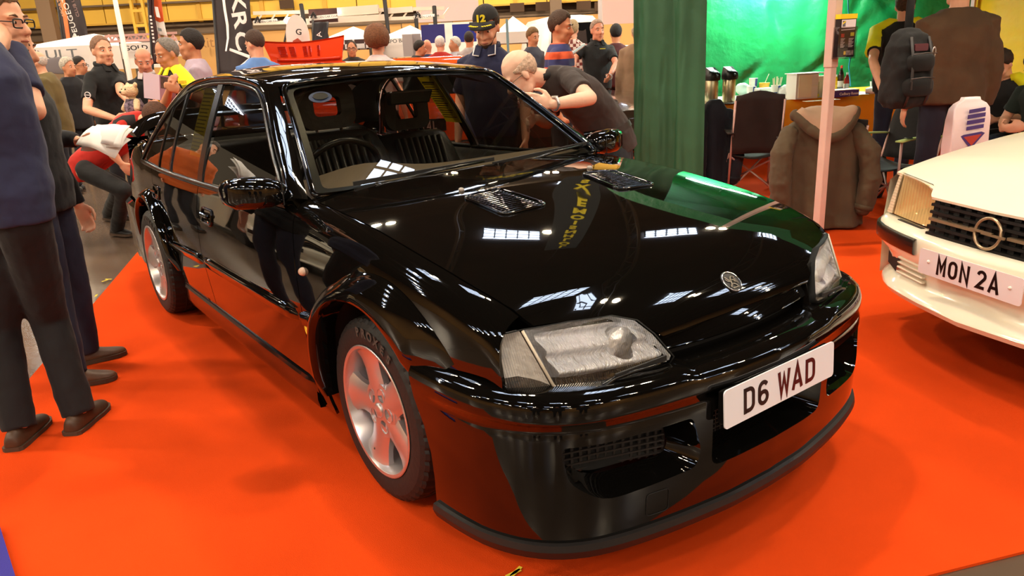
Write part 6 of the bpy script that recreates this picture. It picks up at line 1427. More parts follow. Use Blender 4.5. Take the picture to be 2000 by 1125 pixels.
def coat(nm, p, a, H, w, m, label, lining=None, sleeves=True, vox=.012, dep=.13):
    r = empty(nm, (p[0], p[1], 0), a, label, 'coat'); b = MB(); rg = []
    for z, wy, wx, fo in ((.015, .50, 1.5, .035), (.12, .49, 1.35, .032), (.35, .46, 1.05, .022), (.60, .43, .9, .012), (.76, .40, .8, .006), (.86, .33, .7, .0), (.93, .22, .6, 0), (.97, .12, .45, 0)):
        rg.append([((dep*wx+fo*math.cos(9*t+z*2))*math.sin(t), w*(wy+fo*.3*math.sin(7*t))*math.copysign(abs(math.cos(t))**.7, math.cos(t)), z*H) for t in np.linspace(0, 2*PI, 48, endpoint=False)])
    b.loft(rg); o = b.build('coat_body', m, r, True, remesh=vox, sm=2, disp=(.10, .018))
    if sleeves:
        for s in (-1, 1):
            sl_ = MB().tube([(-.03, s*w*.33, .80*H), (-.11, s*w*.44, .64*H), (-.15, s*w*.455, .42*H), (-.15, s*w*.42, .22*H), (-.15, s*w*.405, .17*H)], [.07, .085, .082, .070, .060], 14, round_ends=True).build('sleeve', m, r, True, remesh=vox, sm=2, disp=(.06, .022))
            MB().tube([(-.15, s*w*.415, .205*H), (-.15, s*w*.405, .165*H)], [.073, .068], 14).build('cuff', m, sl_, True)
    MB().bar((-dep*1.02, 0, .12*H), (-dep*.80, 0, .74*H), .006, .004, (1, 0, 0)).build('back_seam', m, r)
    if lining:
        tt = np.linspace(-1, 1, 17); rim = np.array([(-.195+.13*q*q, .31*w*q, (.775+.19*q*q)*H) for q in tt]); topl = np.array([(.01, .22*w*q, (1.0-.03*q*q)*H) for q in tt])
        hd_ = MB().tube(rim, [.030]*17, 10, ry=.042, round_ends=True).tube([(.045, .24*w*q, (.95-.02*q*q)*H) for q in tt], .045, 10, round_ends=True).build('hood', m, r, True, remesh=vox*.8, sm=2, disp=(.06, .012))
        MB().grid([rim*(1-q)+topl*q+np.array([-.055, 0, .03])*math.sin(PI*q) for q in np.linspace(0, 1, 9)]).build('quilted_lining', lining, hd_, True, solid=.03, disp=(.045, .016))
    return r
cp3 = at(1594, 380, 5.95); OL = cloth('olive_coat', (86, 70, 50), .2, .25)
fchair(at(1594, 380, 6.32), heading(176), 'black camp chair under the olive coat', cloth('chair_black'), .46, .84)
coat('coat', cp3, heading(180), .93, .76, OL, 'olive brown hooded coat with pale quilted lining draped over a chair behind the pole', cloth('quilt_lining', (176, 142, 116), .15, .3))
cp4 = at(1392, 300, 7.4); coat('coat', cp4, heading(180), .94, .40, cloth('navy_coat', (26, 26, 36), .2, .3), 'dark navy jacket hung on a chair beside the green curtain', sleeves=True, dep=.13)
rk = at(1692, 290, 6.9); rs_ = empty('rucksack', (rk[0], rk[1], 0), heading(10), 'black rucksack standing on the floor behind the olive coat', 'bag')
MB().loft([[(x*s, y*s, z) for x, y in rrect(-.12, -.17, .12, .17, .06)] for z, s in ((0, .9), (.1, 1.05), (.3, 1), (.42, .85), (.5, .5))]).build('bag_body', cloth('bag_black', (20, 18, 20), .3), rs_, True, fix=True, disp=(.08, .03)); MB().tube([(.0, -.05, .49), (.02, 0, .55), (0, .05, .49)], .012, 6).build('bag_loop', cloth('bag_black'), rs_, True)
# backpack slung on the man in the brown jacket
bp0 = at(1768, 135, 4.95); bpk = empty('backpack', tuple(bp0), heading(195), 'black backpack hanging from the left shoulder of the man in brown', 'bag'); BB = cloth('pack_black', (11, 9, 10), .3, .3)
b = MB(); b.loft([[(x*sx_, y*sx_, z) for x, y in rrect(-.12, -.14, .10, .14, .06)] for z, sx_ in ((-.24, .75), (-.20, .98), (0, 1.0), (.14, .92), (.22, .7), (.25, .4))]); b.build('pack_body', BB, bpk, True, remesh=.014, sm=2, disp=(.08, .03))
for z, h, w_ in ((-.11, .12, .11), (.04, .11, .10)): MB().loft([[(-.12-dx, y*s, z+zz*s) for y, zz in rrect(-w_, -h/2, w_, h/2, .04)] for dx, s in ((-.04, 1), (.02, .96), (.032, .8))]).build('pack_pocket', BB, bpk, True, fix=True, ang=.9)
MB().tube([(.04, -.03, .22), (.10, -.08, .40), (.14, -.13, .62)], .025, 8, ry=.010).build('shoulder_strap', BB, bpk, True); MB().tube([(-.13, -.09+.012*math.cos(t), .10+.032*math.sin(t)) for t in np.linspace(0, 2*PI, 13)], .004, 5, caps=False).build('carabiner', SATIN, bpk, True)
MB().loft([[(-.122, y, .135+z) for y, z in rrect(-.05, -.022, .05, .022, .01)], [(-.105, y, .135+z) for y, z in rrect(-.05, -.022, .05, .022, .01)]]).build('pack_patch', mat('patch_maroon', (90, 40, 48), .6), bpk)
# printed carrier bag
for y_ in (-.075, .075): MB().tube([(-.10, y_*.9, .20), (-.145, y_, .05), (-.15, y_, -.12), (-.11, y_, -.23)], .011, 6, ry=.004).build('pack_strap', mat('strap_grey', (46, 42, 42), .6), bpk, True)
for z_ in (-.055, .095): MB().tube([(-.158, -.09, z_), (-.165, 0, z_+.006), (-.158, .09, z_)], .003, 5).build('pocket_zip', mat('zip_grey', (96, 90, 86), .4, metal=.6), bpk, True)
c0 = at(1888, 250, 5.0); bgp = empty('carrier_bag', tuple(c0), heading(5), 'white carrier bag with purple and red print hanging beside the man in brown', 'bag'); BGW = mat('bag_white', (226, 204, 206), .35, bump=(7, .3))
b = MB(); b.loft([[(x+.02*math.sin(y*30)*q, y*s, z) for x, y in rrect(-.035*q-.01, -.15, .035*q+.01, .15, .012)] for z, s, q in ((-.26, .93, 1), (-.24, .97, 1.1), (-.10, 1.0, 1.3), (.06, .97, 1), (.13, .90, .6), (.16, .72, .5), (.18, .45, .4), (.20, .40, .3))]); b.build('bag_body', BGW, bgp, True, fix=True)
Tb = planeT((.062, 0, 0), (0, 1, 0), (-.0, 0, 1))
def bgpoly(poly, m, h=.003): MB().prism(poly, h, Tb).build('bag_print', m, bgp)
PUR, RED_ = mat('print_purple', (72, 52, 120), .4), mat('print_red', (176, 60, 50), .4)
for i, (y0, w_, h_) in enumerate(((.10, .055, .028), (.065, .06, .03), (.028, .06, .03), (-.008, .058, .028))): bgpoly([(-w_+.012, y0), (w_+.012, y0+.012), (w_+.012, y0+h_+.008), (-w_+.012, y0+h_-.004)], PUR)
bgpoly([(-.085, -.045), (.0, -.13), (.085, -.03), (.06, -.02), (-.06, -.035)], PUR); bgpoly([(-.06, -.05), (.0, -.108), (.062, -.036)], RED_, .005)

for P_, lab in ((P29, 'folding chair under the seated man in black and yellow'), (P30, 'folding chair under the seated man in dark green')):
    o = P_['root']; X = np.array([math.cos(o.rotation_euler.z), math.sin(o.rotation_euler.z)]); fchair((o.location.x+X[0]*.12, o.location.y+X[1]*.12), o.rotation_euler.z, lab, cloth('chair_black'), .54, .82)
# ================================================================ FAR STANDS, BANNERS AND OTHER CARS
CREAM = mat('banner_white', (236, 226, 220), .6); PINKW = mat('screen_white', (236, 206, 204), .6); INK = mat('banner_ink', (28, 24, 26), .6); LETW = mat('letter_white', (240, 232, 230), .6); FLAGB = mat('flag_black', (44, 32, 34), .7, noise=(1.2, .25)); GREYL = mat('letter_grey', (110, 112, 116), .6)
def gazebo(name, u0, u1, v_eave, v_peak, v_f, d, m, label, mf=None, peak=None, dep=3.):
    """pop-up shelter: pyramid roof, fascia and four legs"""
    g = empty(name, (0, 0, 0), 0, label, 'gazebo'); a = at(u0, v_eave, d); b = at(u1, v_eave, d); b[2] = a[2] = (a[2]+b[2])/2; q = FHv*dep
    c = at(peak or (u0+u1)/2, v_peak, d); c = c+q/2
    f = (at(u0, v_f, d)[2]+at(u1, v_f, d)[2])/2
    MB().add([a, b, b+q, a+q, c], [(0, 1, 4), (1, 2, 4), (2, 3, 4), (3, 0, 4)]).build('roof', m, g)
    MB().loft([[a, b, b+q, a+q], [x*[1, 1, 0]+[0, 0, f] for x in (a, b, b+q, a+q)]], caps=False).build('fascia', mf or m, g)
    for p in (a, b, a+q, b+q): MB().box(p*[1, 1, 0]+[0, 0, f/2], (.05, .05, f), RHALL).build('leg', STEEL, g)
    return g
def flagpost(name, u0, v0, u1, v1, wtop, d, m, label, pole=True, t=.02):
    """tall feather flag leaning like the photo; u0,v0 top left and u1,v1 bottom left of the cloth"""
    g = empty(name, (0, 0, 0), 0, label, 'banner'); a, b = at(u0, v0, d), at(u1, v1, d); w = wtop*d/FPX
    n = 14; G = [[a+(b-a)*i/n+RHv*w*s+FHv*.05*math.sin(s*9+i*.5)*s for s in np.linspace(0, 1, 9)] for i in range(n+1)]
    MB().grid(G).build('flag_cloth', m, g, True, solid=t)
    if pole: e = b+(b-a)/(np.linalg.norm(b-a))*b[2]; MB().tube([a+(a-b)*.1, b, [e[0], e[1], 0]], .02, 6).build('flag_pole', INK, g, True)
    return g
# Renault stand front
g = gazebo('gazebo', 20, 172, 92, 62, 142, 13, CREAM, 'white stand front with large grey RENAULT lettering at the left'); lettering('RENAULT', 80, 107, 13, 17, GREYL, g, 0, 1.5, .08)
MB().ell(at(118, 128, 12.85), (.32, .02, .14), 20, RHALL).build('printed_wheel', mat('print_grey', (120, 112, 116), .6), g, True)
g = flagpost('flag_banner', 104, -40, 124, 86, 48, 17, FLAGB, 'dark feather flag with orange stripe and upright white lettering beside the grey column')
MB().loft([[at(u, v, 16.9) for u, v in ((112, -40), (121, -40))], [at(u, v, 16.9) for u, v in ((131, 82), (138, 82))]], closed=False, caps=False).build('orange_stripe', mat('stripe_flag', (226, 110, 54), .6), g, solid=.02)
r_ = PI/2+.13; lettering('PEUGEOT', 139, 34, 16.8, 10, LETW, g, r_, 1.25, .05); lettering('SPORT', 125, 16, 16.8, 6, mat('letter_peach', (240, 180, 140), .6), g, r_, 1.3, .12); lettering('CLUB UK', 148, 12, 16.8, 6, mat('letter_dim', (150, 120, 116), .6), g, r_, 1.2, .05)
MB().prism([(-.05, -.06), (.06, -.05), (.09, .02), (.05, .05), (.02, .11), (-.03, .08), (-.06, .02)], .02, planeT(at(147, 77, 16.7), RHv, (0, 0, 1))).build('lion_emblem', LETW, g)
pl = tag(MB().tube([at(219, -30, 8.6), at(253, 148, 8.6), at(268, 290, 8.6)*[1, 1, 0]], [.025, .03, .03], 8).build('flag_pole', mat('pole_white', (232, 214, 206), .4), None, True), 'slanting white flag pole beside the balding man in black', 'pole')
g = gazebo('gazebo', 160, 262, 104, 66, 112, 17.5, mat('canopy_brown', (66, 46, 44), .7), 'dark brown pitched canopy behind the white slanting pole', dep=3)
g = empty('shop_stand', (0, 0, 0), 0, 'white stand with truss top and black GOLD lettering', 'stand'); board('sign_board', 238, 82, 372, 112, 13.5, CREAM, g); lettering('GOLD', 268, 93, 13.4, 9, INK, g, 0, 1.35, .05, .01)
tm_ = MB()
for v in (69, 80): tm_.bar(at(205, v+2, 13.5), at(345, v-5, 13.5), .04, .04)
for u in range(205, 340, 14): tm_.bar(at(u, 80, 13.5), at(u+7, 68, 13.5), .025, .025); tm_.bar(at(u+7, 68, 13.5), at(u+14, 80, 13.5), .025, .025)
tm_.build('truss', mat('truss_pink', (206, 160, 152), .4), g)
for u in (240, 370): MB().box(at(u, 100, 13.6)*[1, 1, 0]+[0, 0, 1.0], (.06, .06, 2.0), RHALL).build('stand_leg', STEEL, g)
g = flagpost('flag_banner', 287, -40, 298, 125, 11, 12.5, mat('flag_dark_red', (54, 26, 28), .7), 'narrow black and dark red flag edge with white marks beside the orange pennant')
for i in range(8): MB().box(at(294+i*.9, 32+i*7, 12.38), (.03, .01, .03), RHALL).build('flag_mark', LETW, g)
g = empty('pennant', (0, 0, 0), 0, 'orange and white pennant hanging right of the narrow dark flag', 'banner'); OR_ = mat('pennant_orange', (226, 92, 36), .6)
def quad(P, d, m, nm, par, t=.015): MB().add([at(u, v, d) for u, v in P], [tuple(range(len(P)))]).build(nm, m, par, solid=t)
quad([(288, -20), (312, -20), (320, 42), (312, 44), (300, 38)], 12.6, OR_, 'orange_field', g); quad([(302, 38), (312, 44), (320, 42), (326, 70), (306, 66)], 12.6, CREAM, 'white_field', g); quad([(302, 13), (308, 14), (313, 35), (306, 33)], 12.5, CREAM, 'white_panel', g); quad([(308, 54), (315, 56), (316, 61), (309, 60)], 12.5, GREYL, 'grey_mark', g)
g = flagpost('flag_banner', 414, -40, 428, 150, 72, 8.6, FLAGB, 'tall black flag with big white KRC letters and curved white lines')
r_ = -PI/2+.10
for ch, u, v in (('K', 470, 4), ('R', 474, 38), ('C', 479, 80)): lettering(ch, u, v, 8.4, 27, LETW, g, r_, 1.35, .08, .02)
MB().tube([at(u, v, 8.45)-FHv*.08 for u, v in ((439, -20), (444, 20), (449, 50), (450, 75), (446, 100))], .014, 6, ry=.006).build('white_line', LETW, g); MB().loft([[at(u, v, 8.4) for u, v in ((449, 94), (448, 99))], [at(u, v, 8.4) for u, v in ((488, 108), (487, 114))]], closed=False, caps=False).build('white_line', LETW, g, solid=.01); MB().loft([[at(u, v, 8.4) for u, v in ((488, 112), (486, 122))], [at(u, v, 8.4) for u, v in ((455, 140), (450, 150))]], closed=False, caps=False).build('white_line', LETW, g, solid=.01)
# trussed stand with club signs
g = empty('truss_stand', (0, 0, 0), 0, 'silver lighting truss stand on black posts over the far crowd', 'stand'); TRS = mat('truss_silver', (222, 206, 190), .3, metal=.3); dT = 20.
for a, b, w_ in (((495, 26), (868, 16), .09), ((495, 46), (868, 33), .09), ((560, 45), (752, 34), .16), ((660, 24), (740, 18), .22), ((755, 22), (806, 18), .14)):
    MB().bar(at(*a, dT), at(*b, dT), w_, w_).build('truss_beam', TRS, g)
for u in range(500, 868, 26): MB().bar(at(u, 46-(u-495)*.035, dT), at(u+13, 26-(u-495)*.028, dT), .04, .04).build('truss_brace', TRS, g)
for u0, v0, u1, v1 in ((588, 8, 602, 90), (750, -10, 762, 95), (848, 12, 853, 90), (812, 28, 815, 70)): b = at(u1, v1, dT-.3); MB().tube([at(u0, v0, dT-.3), b, [b[0], b[1], 0]], .055, 6).build('black_post', INK, g)
for u, v, s in ((570, 42, 1), (563, 40, .7), (651, 21, .5)):
    MB().ell(at(u, v, dT-.4), (.16*s, .1*s, .12*s), 10, RHALL).build('spot_lamp', mat('spot_glow', (255, 248, 236), .4, emis=((255, 246, 232), 14)), g, True)
for u0, v0, u1, v1, lab in ((495, 30, 541, 45, 'leftmost CITROËN CAR CLUB sign, beside the tall black flag'), (604, 17, 659, 40, 'middle CITROËN CAR CLUB sign with dark ornate backing'), (808, 20, 849, 36, 'rightmost CITROËN CAR CLUB sign before the pink screen')):
    d = dT-.6; b = empty('club_sign', (0, 0, 0), 0, lab, 'sign')
    if u0 == 604: board('sign_backing', u0, v0, u1, v1+4, d+.1, mat('ornate_dark', (92, 58, 56), .6, noise=(3, .6)), b)
    uc = (u0+u1)/2; slab(MB(), u0, (v0+v1)/2+1, u1, v1-2, d, .05, -.04).build('sign_board', CREAM, b); lettering('CITROËN CAR CLUB', uc+4, (v0+v1)/2+4.5, d-.05, 3.6, INK, b, .04, 1.1, .05)
    for k in (0, 4): MB().tube([at(u0+3, (v0+v1)/2+3+k, d-.08), at(u0+8, (v0+v1)/2-5+k, d-.08), at(u0+13, (v0+v1)/2+3+k, d-.08)], .02, 5).build('chevron', INK, b)
g = empty('oval_flag', (0, 0, 0), 0, 'white oval flag with black G and red badge behind the orange lid', 'banner')
q = planeT(at(582, 72, 13), RHv, (-.25*RHv[0], -.25*RHv[1], 1)); MB().prism([(.20*math.cos(t), .36*math.sin(t)) for t in np.linspace(0, 2*PI, 28, endpoint=False)], .02, q).build('flag_cloth', CREAM, g); lettering('G', 585, 62, 12.9, 11, INK, g, -.15, 1.1, .05, .015); MB().prism([(-.1, -.14), (.02, -.16), (.06, -.08), (.0, -.02), (-.09, -.06)], .03, q).build('red_badge', mat('badge_red', (176, 74, 50), .5), g); MB().tube([at(562, 52, 13.05), at(556, 80, 13.05), at(552, 130, 13.05)*[1, 1, 0]], .02, 6).build('flag_pole', INK, g)
g = flagpost('flag_banner', 611, 44, 612, 100, 30, 12.6, mat('flag_navy', (40, 38, 44), .7), 'small charcoal flag with white upright A left of the chequered roof'); lettering('A', 625, 68, 12.4, 10, LETW, g, 1.7, 1.1, .08)
g = gazebo('gazebo', 622, 722, 78, 47, 96, 15, CREAM, 'gazebo with black and white chequered roof and Racing fascia', INK, 663); CHK = mat('chequer_roof', (240, 236, 232), .6); nt = CHK.node_tree; tcn = nt.nodes.new('ShaderNodeTexCoord'); ck = nt.nodes.new('ShaderNodeTexChecker'); ck.inputs['Scale'].default_value = 6.4; ck.inputs[1].default_value = (*lin((240, 234, 232)), 1); ck.inputs[2].default_value = (*lin((70, 48, 48)), 1)
nt.links.new(tcn.outputs['Object'], ck.inputs[0]); nt.links.new(ck.outputs[0], nt.nodes['Principled BSDF'].inputs['Base Color']); g.children[0].data.materials.clear(); g.children[0].data.materials.append(CHK)
lettering('Racing', 693, 88, 14.95, 7, LETW, g, .04, 1, .06, .012)
g = gazebo('gazebo', 736, 836, 74, 45, 112, 17, CREAM, 'white pitched gazebo with GPO Ba lettering behind the curly haired person'); lettering('GPO Ba', 772, 80, 16.9, 7, INK, g, .04, 1.1, .06, .004)
board('display_board', 787, 67, 806, 110, 16.4, mat('board_grey', (176, 164, 164), .6), None, .04, 'left grey display board in front of the white gazebo', 'board'); board('display_board', 806, 66, 823, 110, 16.5, mat('board_grey2', (160, 150, 152), .6), None, .04, 'right grey display board in front of the white gazebo', 'board')
FB = mat('flag_blue', (52, 50, 128), .6, bump=(6, .3))
board('flag_cloth', 823, 48, 869, 84, 16, FB, None, .03, 'dark blue cloth hung behind the red padded jacket', 'flag'); board('flag_cloth', 884, 47, 930, 82, 16.1, mat('flag_blue2', (34, 44, 150), .6), None, .03, 'brighter blue cloth hung left of the cap man', 'flag')
board('projection_screen', 812, -40, 934, 41, 24, PINKW, None, .05, 'large pale pink hanging screen above the blue cloths', 'screen'); board('projection_screen', 1176, -40, 1250, 46, 16, PINKW, None, .05, 'narrow pale screen hanging beside the green curtain', 'screen'); board('display_wall', 840, 44, 940, 120, 21.5, CREAM, None, .05, 'white stand wall behind the blue cloths', 'wall panel'); board('display_wall', 1168, -20, 1200, 45, 30, mat('grey_panel', (170, 160, 160), .6), None, .05, 'grey upright panel beside the yellow wall openings', 'wall panel')
gazebo('gazebo', 968, 1040, 62, 25, 84, 15, CREAM, 'white gazebo peak between the cap man and the striped polo'); board('banner_stand', 991, 38, 996, 200, 14.5, mat('banner_bluegrey', (120, 150, 160), .5), None, .03, 'slim blue grey feather banner in front of the white gazebo peak', 'banner')
# white van
def van():
    v = empty('van', tuple(at(1125, 70, 18.)*[1, 1, 0]), heading(8), 'old white van with round mirror behind the black polo man', 'van'); z0 = float(at(1125, 27, 18.)[2])
    b = MB(); R0 = []
    for z, w_, l0, l1 in ((.35, .80, .0, -3.2), (.9, .84, .0, -3.3), (1.25, .84, -.1, -3.3), (1.35, .80, -.25, -3.3), (z0-.18, .70, -.45, -3.2), (z0-.04, .60, -.6, -3.1), (z0, .4, -.8, -2.9)):
        R0.append([(x*.5+.0, y, z) for x, y in [(2*l0+.1, -w_*.8), (2*l0+.16, 0), (2*l0+.1, w_*.8), (2*l0-.2, w_), (2*l1, w_), (2*l1, -w_), (2*l0-.2, -w_)]])
    b.loft(R0).build('van_body', mat('van_white', (226, 216, 212), .3), v, True, fix=True, ang=.6)
    MB().add([(.12-.12, -.62, 1.38), (-.02, .62, 1.38), (-.13, .56, z0-.2), (-.13, -.56, z0-.2)], [(0, 1, 2, 3)]).build('van_windscreen', mat('dark_glass'), v, solid=.02)
    for s in (-1, 1):
        m = MB().tube([(-.1, s*.80, 1.3), (-.05, s*.98, 1.42)], .012, 5).build('mirror_arm', CHROME, v); MB().lathe([(.09, 0), (.07, -.03), (.001, -.04)], (-.05, s*1.0, 1.46), (1, 0, 0), 18).build('round_mirror', CHROME, m, True)
        for x in (-.6, -2.6): MB().lathe([(.001, .1), (.28, .1), (.30, 0), (.28, -.1), (.001, -.1)], (x, s*.72, .3), (0, 1, 0), 20).build('wheel', RUBBER, v, True, ang=.6)
        MB().lathe([(.09, 0), (.07, .03), (.001, .04)], (.09, s*.58, .80), (1, 0, 0), 16).build('headlamp', CHROME, v, True)
    MB().box((.06, 0, .45), (.1, 1.6, .12)).build('bumper', CHROME, v, bevel=.02)
van()
def saloon(loc, ang, col, label, nm, lid=None, plate_txt=None, H=1.35, L=4.1, cabin=True, zup=0.):
    """period saloon with tail towards +x: body, cabin, glass, wheels, lamps, bumper"""
    c = empty('car', loc, ang, label, 'car'); pm = mat('paint_'+nm, col, .12, coat=.8); R0 = []
    for x, w_, zl, zt in ((0, .74, .38, .72), (-.04, .79, .33, .80), (-.5, .82, .28, .86), (-1.5, .83, .25, .90), (-2.6, .83, .25, .90), (-3.4, .80, .28, .84), (-L+.06, .76, .34, .76), (-L, .70, .40, .68)):
        zt = zt+zup
        R0.append([(x, y*w_, z) for y, z in ((-.93, zl), (-1, zl+.12), (-1, zt-.16), (-.94, zt-.02), (-.6, zt+.01), (0, zt+.015), (.6, zt+.01), (.94, zt-.02), (1, zt-.16), (1, zl+.12), (.93, zl))])
    MB().loft(R0).build('car_body', pm, c, True, fix=True, ang=.9)
    if cabin:
        cb = MB().loft([[(x0, -w_, z), (x1, -w_, z), (x1, w_, z), (x0, w_, z)] for x0, x1, w_, z in ((-.55, -2.75, .76, .86), (-.75, -2.45, .68, 1.12), (-.98, -2.15, .58, H-.05), (-1.12, -2.05, .50, H))]).build('cabin', pm, c, bevel=.04, smooth=True)
        for y0, y1, xa, za, xb_, zb_ in ((-.62, .62, -.600, .92, -.93, H-.09), (-.62, .62, -2.70, .92, -2.20, H-.09)):
            MB().add([(xa+(.012 if xa > -1 else -.012), y0, za), (xa+(.012 if xa > -1 else -.012), y1, za), (xb_+(.012 if xa > -1 else -.012), y1*.84, zb_), (xb_+(.012 if xa > -1 else -.012), y0*.84, zb_)], [(0, 1, 2, 3)]).build('screen_glass', mat('dark_glass'), cb)
        for s in (-1, 1):
            for xa, xb_ in ((-.85, -1.55), (-1.62, -2.40)): MB().add([(xa, s*.765, .93), (xb_, s*.765, .93), (xb_+.12*(xb_ < -2), s*.62, H-.10), (xa-.18*(xa > -1), s*.62, H-.10)], [(0, 1, 2, 3)]).build('side_glass', mat('dark_glass'), cb)
    for s in (-1, 1):
        for x in (-.75, -L+.75):
            t = MB().lathe([(.20, .09), (.29, .09), (.31, 0), (.29, -.09), (.20, -.09)], (x, s*.735, .31), (0, 1, 0), 24).build('wheel', RUBBER, c, True, ang=.6); MB().lathe([(.20, .02), (.18, .08), (.001, .09)], (x, s*.735, .31), (0, s, 0), 20).build('wheel_trim', SATIN, t, True)
        MB().box((.0, s*.60, .66), (.05, .22, .12)).build('tail_lamp', mat('tail_red'), c, bevel=.01)
    MB().box((.04, 0, .44), (.09, 1.62, .11)).build('bumper', CHROME, c, bevel=.03)
    if plate_txt:
        T = planeT((.055, .0, .62+zup*.5), (0, 1, 0), (0, 0, 1)); p = MB().prism(rrect(-.30, -.07, .30, .07, .012), .01, T).build('number_plate', PLATEB, c)
        for i, ch in enumerate(plate_txt):
            if ch == ' ': continue
            mb = MB()
            for pl_ in strokes(ch): mb.add(*ribbon([(-.235+i*.068+(a-25)*.001, (b-39.5)*.00115) for a, b in pl_], .014, lambda V: T(V+[0, 0, .011])))
            mb.build('plate_character', SATIN, p)
    return c
p = at(822, 252, 8.8); saloon((p[0], p[1], 0), heading(1), (222, 78, 26), 'orange classic saloon with black plate seen through the windscreen', 'orange', None, 'LA 714L', 1.42, zup=.10)
p = at(556, 170, 9.2); rc_ = saloon((p[0], p[1], 0), heading(14), (206, 58, 24), 'red orange rear-engined car with its slotted lid raised behind the roof', 'redorange', None, None, 1.2, 3.6)
# raised lid with five groups of slots
dl = 8.9; A, B, C_, D_ = (at(*q, dl) for q in ((510, 82), (671, 70), (668, 132), (538, 134)))
def lidf(u, v):
    u = np.asarray(u, float)[..., None]; v = np.asarray(v, float)[..., None]; return (A*(1-u)+B*u)*(1-v)+(D_*(1-u)+C_*u)*v+FHv*(.05*(1-v)**2)+np.array([0, 0, -.04])*np.sin(PI*u)*(1-v)
sl = []
for ug, wd_ in ((.16, .10), (.30, .075), (.475, .055), (.555, .022), (.66, .03)):
    for k in range(6): v0 = .19+.066*k; sl.append([(ug, v0), (ug+wd_, v0-.004), (ug+wd_, v0+.026), (ug, v0+.030)])
lid = cdt_panel('raised_lid', [(0, 0), (.25, 0), (.5, 0), (.75, 0), (1, 0), (1, 1), (0, 1)], lidf, _m['paint_redorange'], None, holes=sl, h=.08, flange=.02)
lid.parent = rc_; lid.matrix_parent_inverse = (Matrix.Translation(rc_.location)@Euler((0, 0, rc_.rotation_euler.z)).to_matrix().to_4x4()).inverted()
rb = MB().tube([lidf(u, .66)-FHv*.02 for u in np.linspace(.1, .97, 12)], .02, 6).build('lid_rib', _m['paint_redorange'], rc_, True); rb.matrix_parent_inverse = lid.matrix_parent_inverse
p = at(1300, 230, 7.9); dc = saloon((p[0], p[1], 0), heading(25), (62, 48, 42), 'dark brown saloon beside the shaven-headed man, left of the curtain', 'darkbrown', None, None, 1.0, 1.9, False)
pr_ = MB().tube([at(1108, 112, 9.0), at(1140, 88, 9.3)], .02, 6).build('bonnet_stay', SATIN, None); dl2 = tag(pr_, 'thin chrome stay rod behind the shaven-headed man', 'rod')
p = at(1222, 150, 12.4); saloon((p[0], p[1], 0), heading(8), (226, 132, 34), 'amber orange saloon half hidden behind the green curtain', 'amber', None, None, 1.45, 4.2)
# teddy bear in check waistcoat
tb_ = empty('teddy_bear', tuple(at(262, 205, 6.85)), heading(-35), 'cream teddy bear in a dark patterned waistcoat held by the balding man', 'toy'); FUR = mat('bear_fur', (216, 186, 150), .9, bump=(60, .6))
b = MB(); b.ell((0, 0, -.02), (.065, .075, .085), 14); b.ell((.012, 0, .125), (.068, .072, .062), 14); b.ell((.075, 0, .112), (.034, .032, .026), 12)
for s in (-1, 1): b.ell((-.01, s*.062, .175), (.018, .026, .026), 8); b.tube([(.01, s*.07, .03), (.04, s*.105, -.03)], [.03, .028], 8, round_ends=True); b.tube([(.03, s*.045, -.08), (.10, s*.06, -.10)], [.036, .034], 8, round_ends=True)
b.build('bear_body', FUR, tb_, True, remesh=.009, sm=2); MB().lathe([(.066, -.09), (.086, -.04), (.084, .0), (.06, .055)], n=20, caps=False).build('waistcoat', mat('waistcoat', (48, 40, 52), .8, noise=(40, .8), col2=(150, 130, 150)), tb_, True)
for s in (-1, 1): MB().ell((.072, s*.028, .142), (.006, .007, .007), 8).build('eye', INK, tb_, True)
MB().ell((.106, 0, .120), (.010, .013, .009), 8).build('nose', INK, tb_, True)
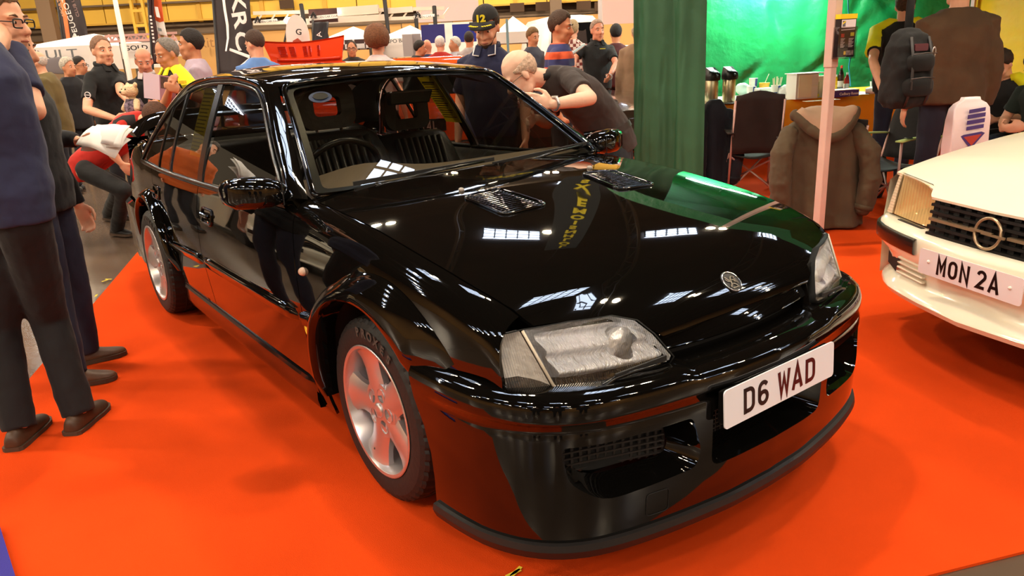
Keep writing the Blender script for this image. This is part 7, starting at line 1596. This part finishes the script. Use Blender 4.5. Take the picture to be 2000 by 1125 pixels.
# blue upright panel in the near left corner; tall black banner above the tent, seen in the bonnet
tag(MB().loft([[tuple(on_plane(u, v, 2, .03)*[1, 1, 0]+[0, 0, z]) for u, v in ((-2, 1022), (30, 1125), (38, 1150), (-60, 1160), (-60, 1030))] for z in (.0, .03)]).build('display_plinth', mat('felt_blue', (44, 36, 128), .9, bump=(200, .2)), None, fix=True), 'low dark blue felt plinth cut by the lower left corner of the frame', 'plinth')
bp_ = np.array([-5.05, 5.2, 0]); n_ = np.array([.75, -.66, 0]); xx = np.array([.66, .75, 0])
bn = empty('flag_banner', (0, 0, 0), 0, 'black hanging banner with yellow letters above the tent, mirrored in the black bonnet', 'banner')
MB().prism([(-.35, 3.1), (.28, 2.9), (.40, 6.6), (-.30, 6.8)], .02, planeT(bp_, xx, (0, 0, 1))).build('flag_cloth', mat('flag_jet', (16, 15, 15), .6), bn); MB().tube([bp_-xx*.30+[0, 0, 6.8], bp_+xx*.40+[0, 0, 6.6]], .02, 6).build('hanging_rail', INK, bn); MB().tube([bp_+[0, 0, 6.7], bp_+[0, 0, 9.9]], .006, 5).build('hanging_wire', INK, bn)
for i, ch in enumerate('LOLHNSIOMEXS'): text_mb(ch, .26, planeT(bp_+n_*.03+xx*(.06)+[0, 0, 6.4-.27*i], xx, (0, 0, 1)), .01, 1.1, .01).build('lettering', mat('embroidery_yellow'), bn)
# visitor with a blue-grey pack, seen only as a reflection in the door glass
PX = person('man in orange jacket left of the frame, seen mirrored in the rear door', 0, 0, 0, 40, 'fair', ('short', (60, 44, 34)), ((196, 92, 28), 'coat', 'orange_jacket'), (40, 40, 46), (30, 26, 24), .022, loc=(-5.6, -1.75, 0), H=1.76)

pk_ = empty('backpack', (-5.6-.0, -1.75, 1.22), heading(40), 'grey blue backpack worn by the man in orange left of the frame', 'bag')
MB().loft([[(-.30+x*s, y*s, z) for x, y in rrect(-.09, -.16, .10, .16, .06)] for z, s in ((-.24, .8), (-.18, 1), (.10, 1), (.2, .7), (.23, .4))]).build('pack_body', cloth('pack_blue', (70, 78, 108)), pk_, True, remesh=.02, sm=2)

# repeats that belong together
GROUPS = {'person': 'visitors at the show', 'folding_chair': 'folding camp chairs in the tent', 'bottle': 'bottles on the tea table', 'paper_cup': 'paper cups on the tea table', 'vacuum_flask': 'vacuum flasks on the tea table', 'carton': 'white cartons on the tea table', 'coat': 'coats hung on chairs', 'club_sign': 'club signs on the lighting truss', 'gazebo': 'gazebos across the hall', 'flag_banner': 'tall flags around the hall', 'display_board': 'grey display boards', 'flag_cloth': 'blue cloths hung across the hall', 'projection_screen': 'pale hanging screens', 'display_wall': 'stand walls across the hall', 'car': 'cars on show'}
for o in bpy.data.objects:
    if o.parent is None and o.get('label') and o.name.split('.')[0] in GROUPS and not o.get('group'): o['group'] = GROUPS[o.name.split('.')[0]]
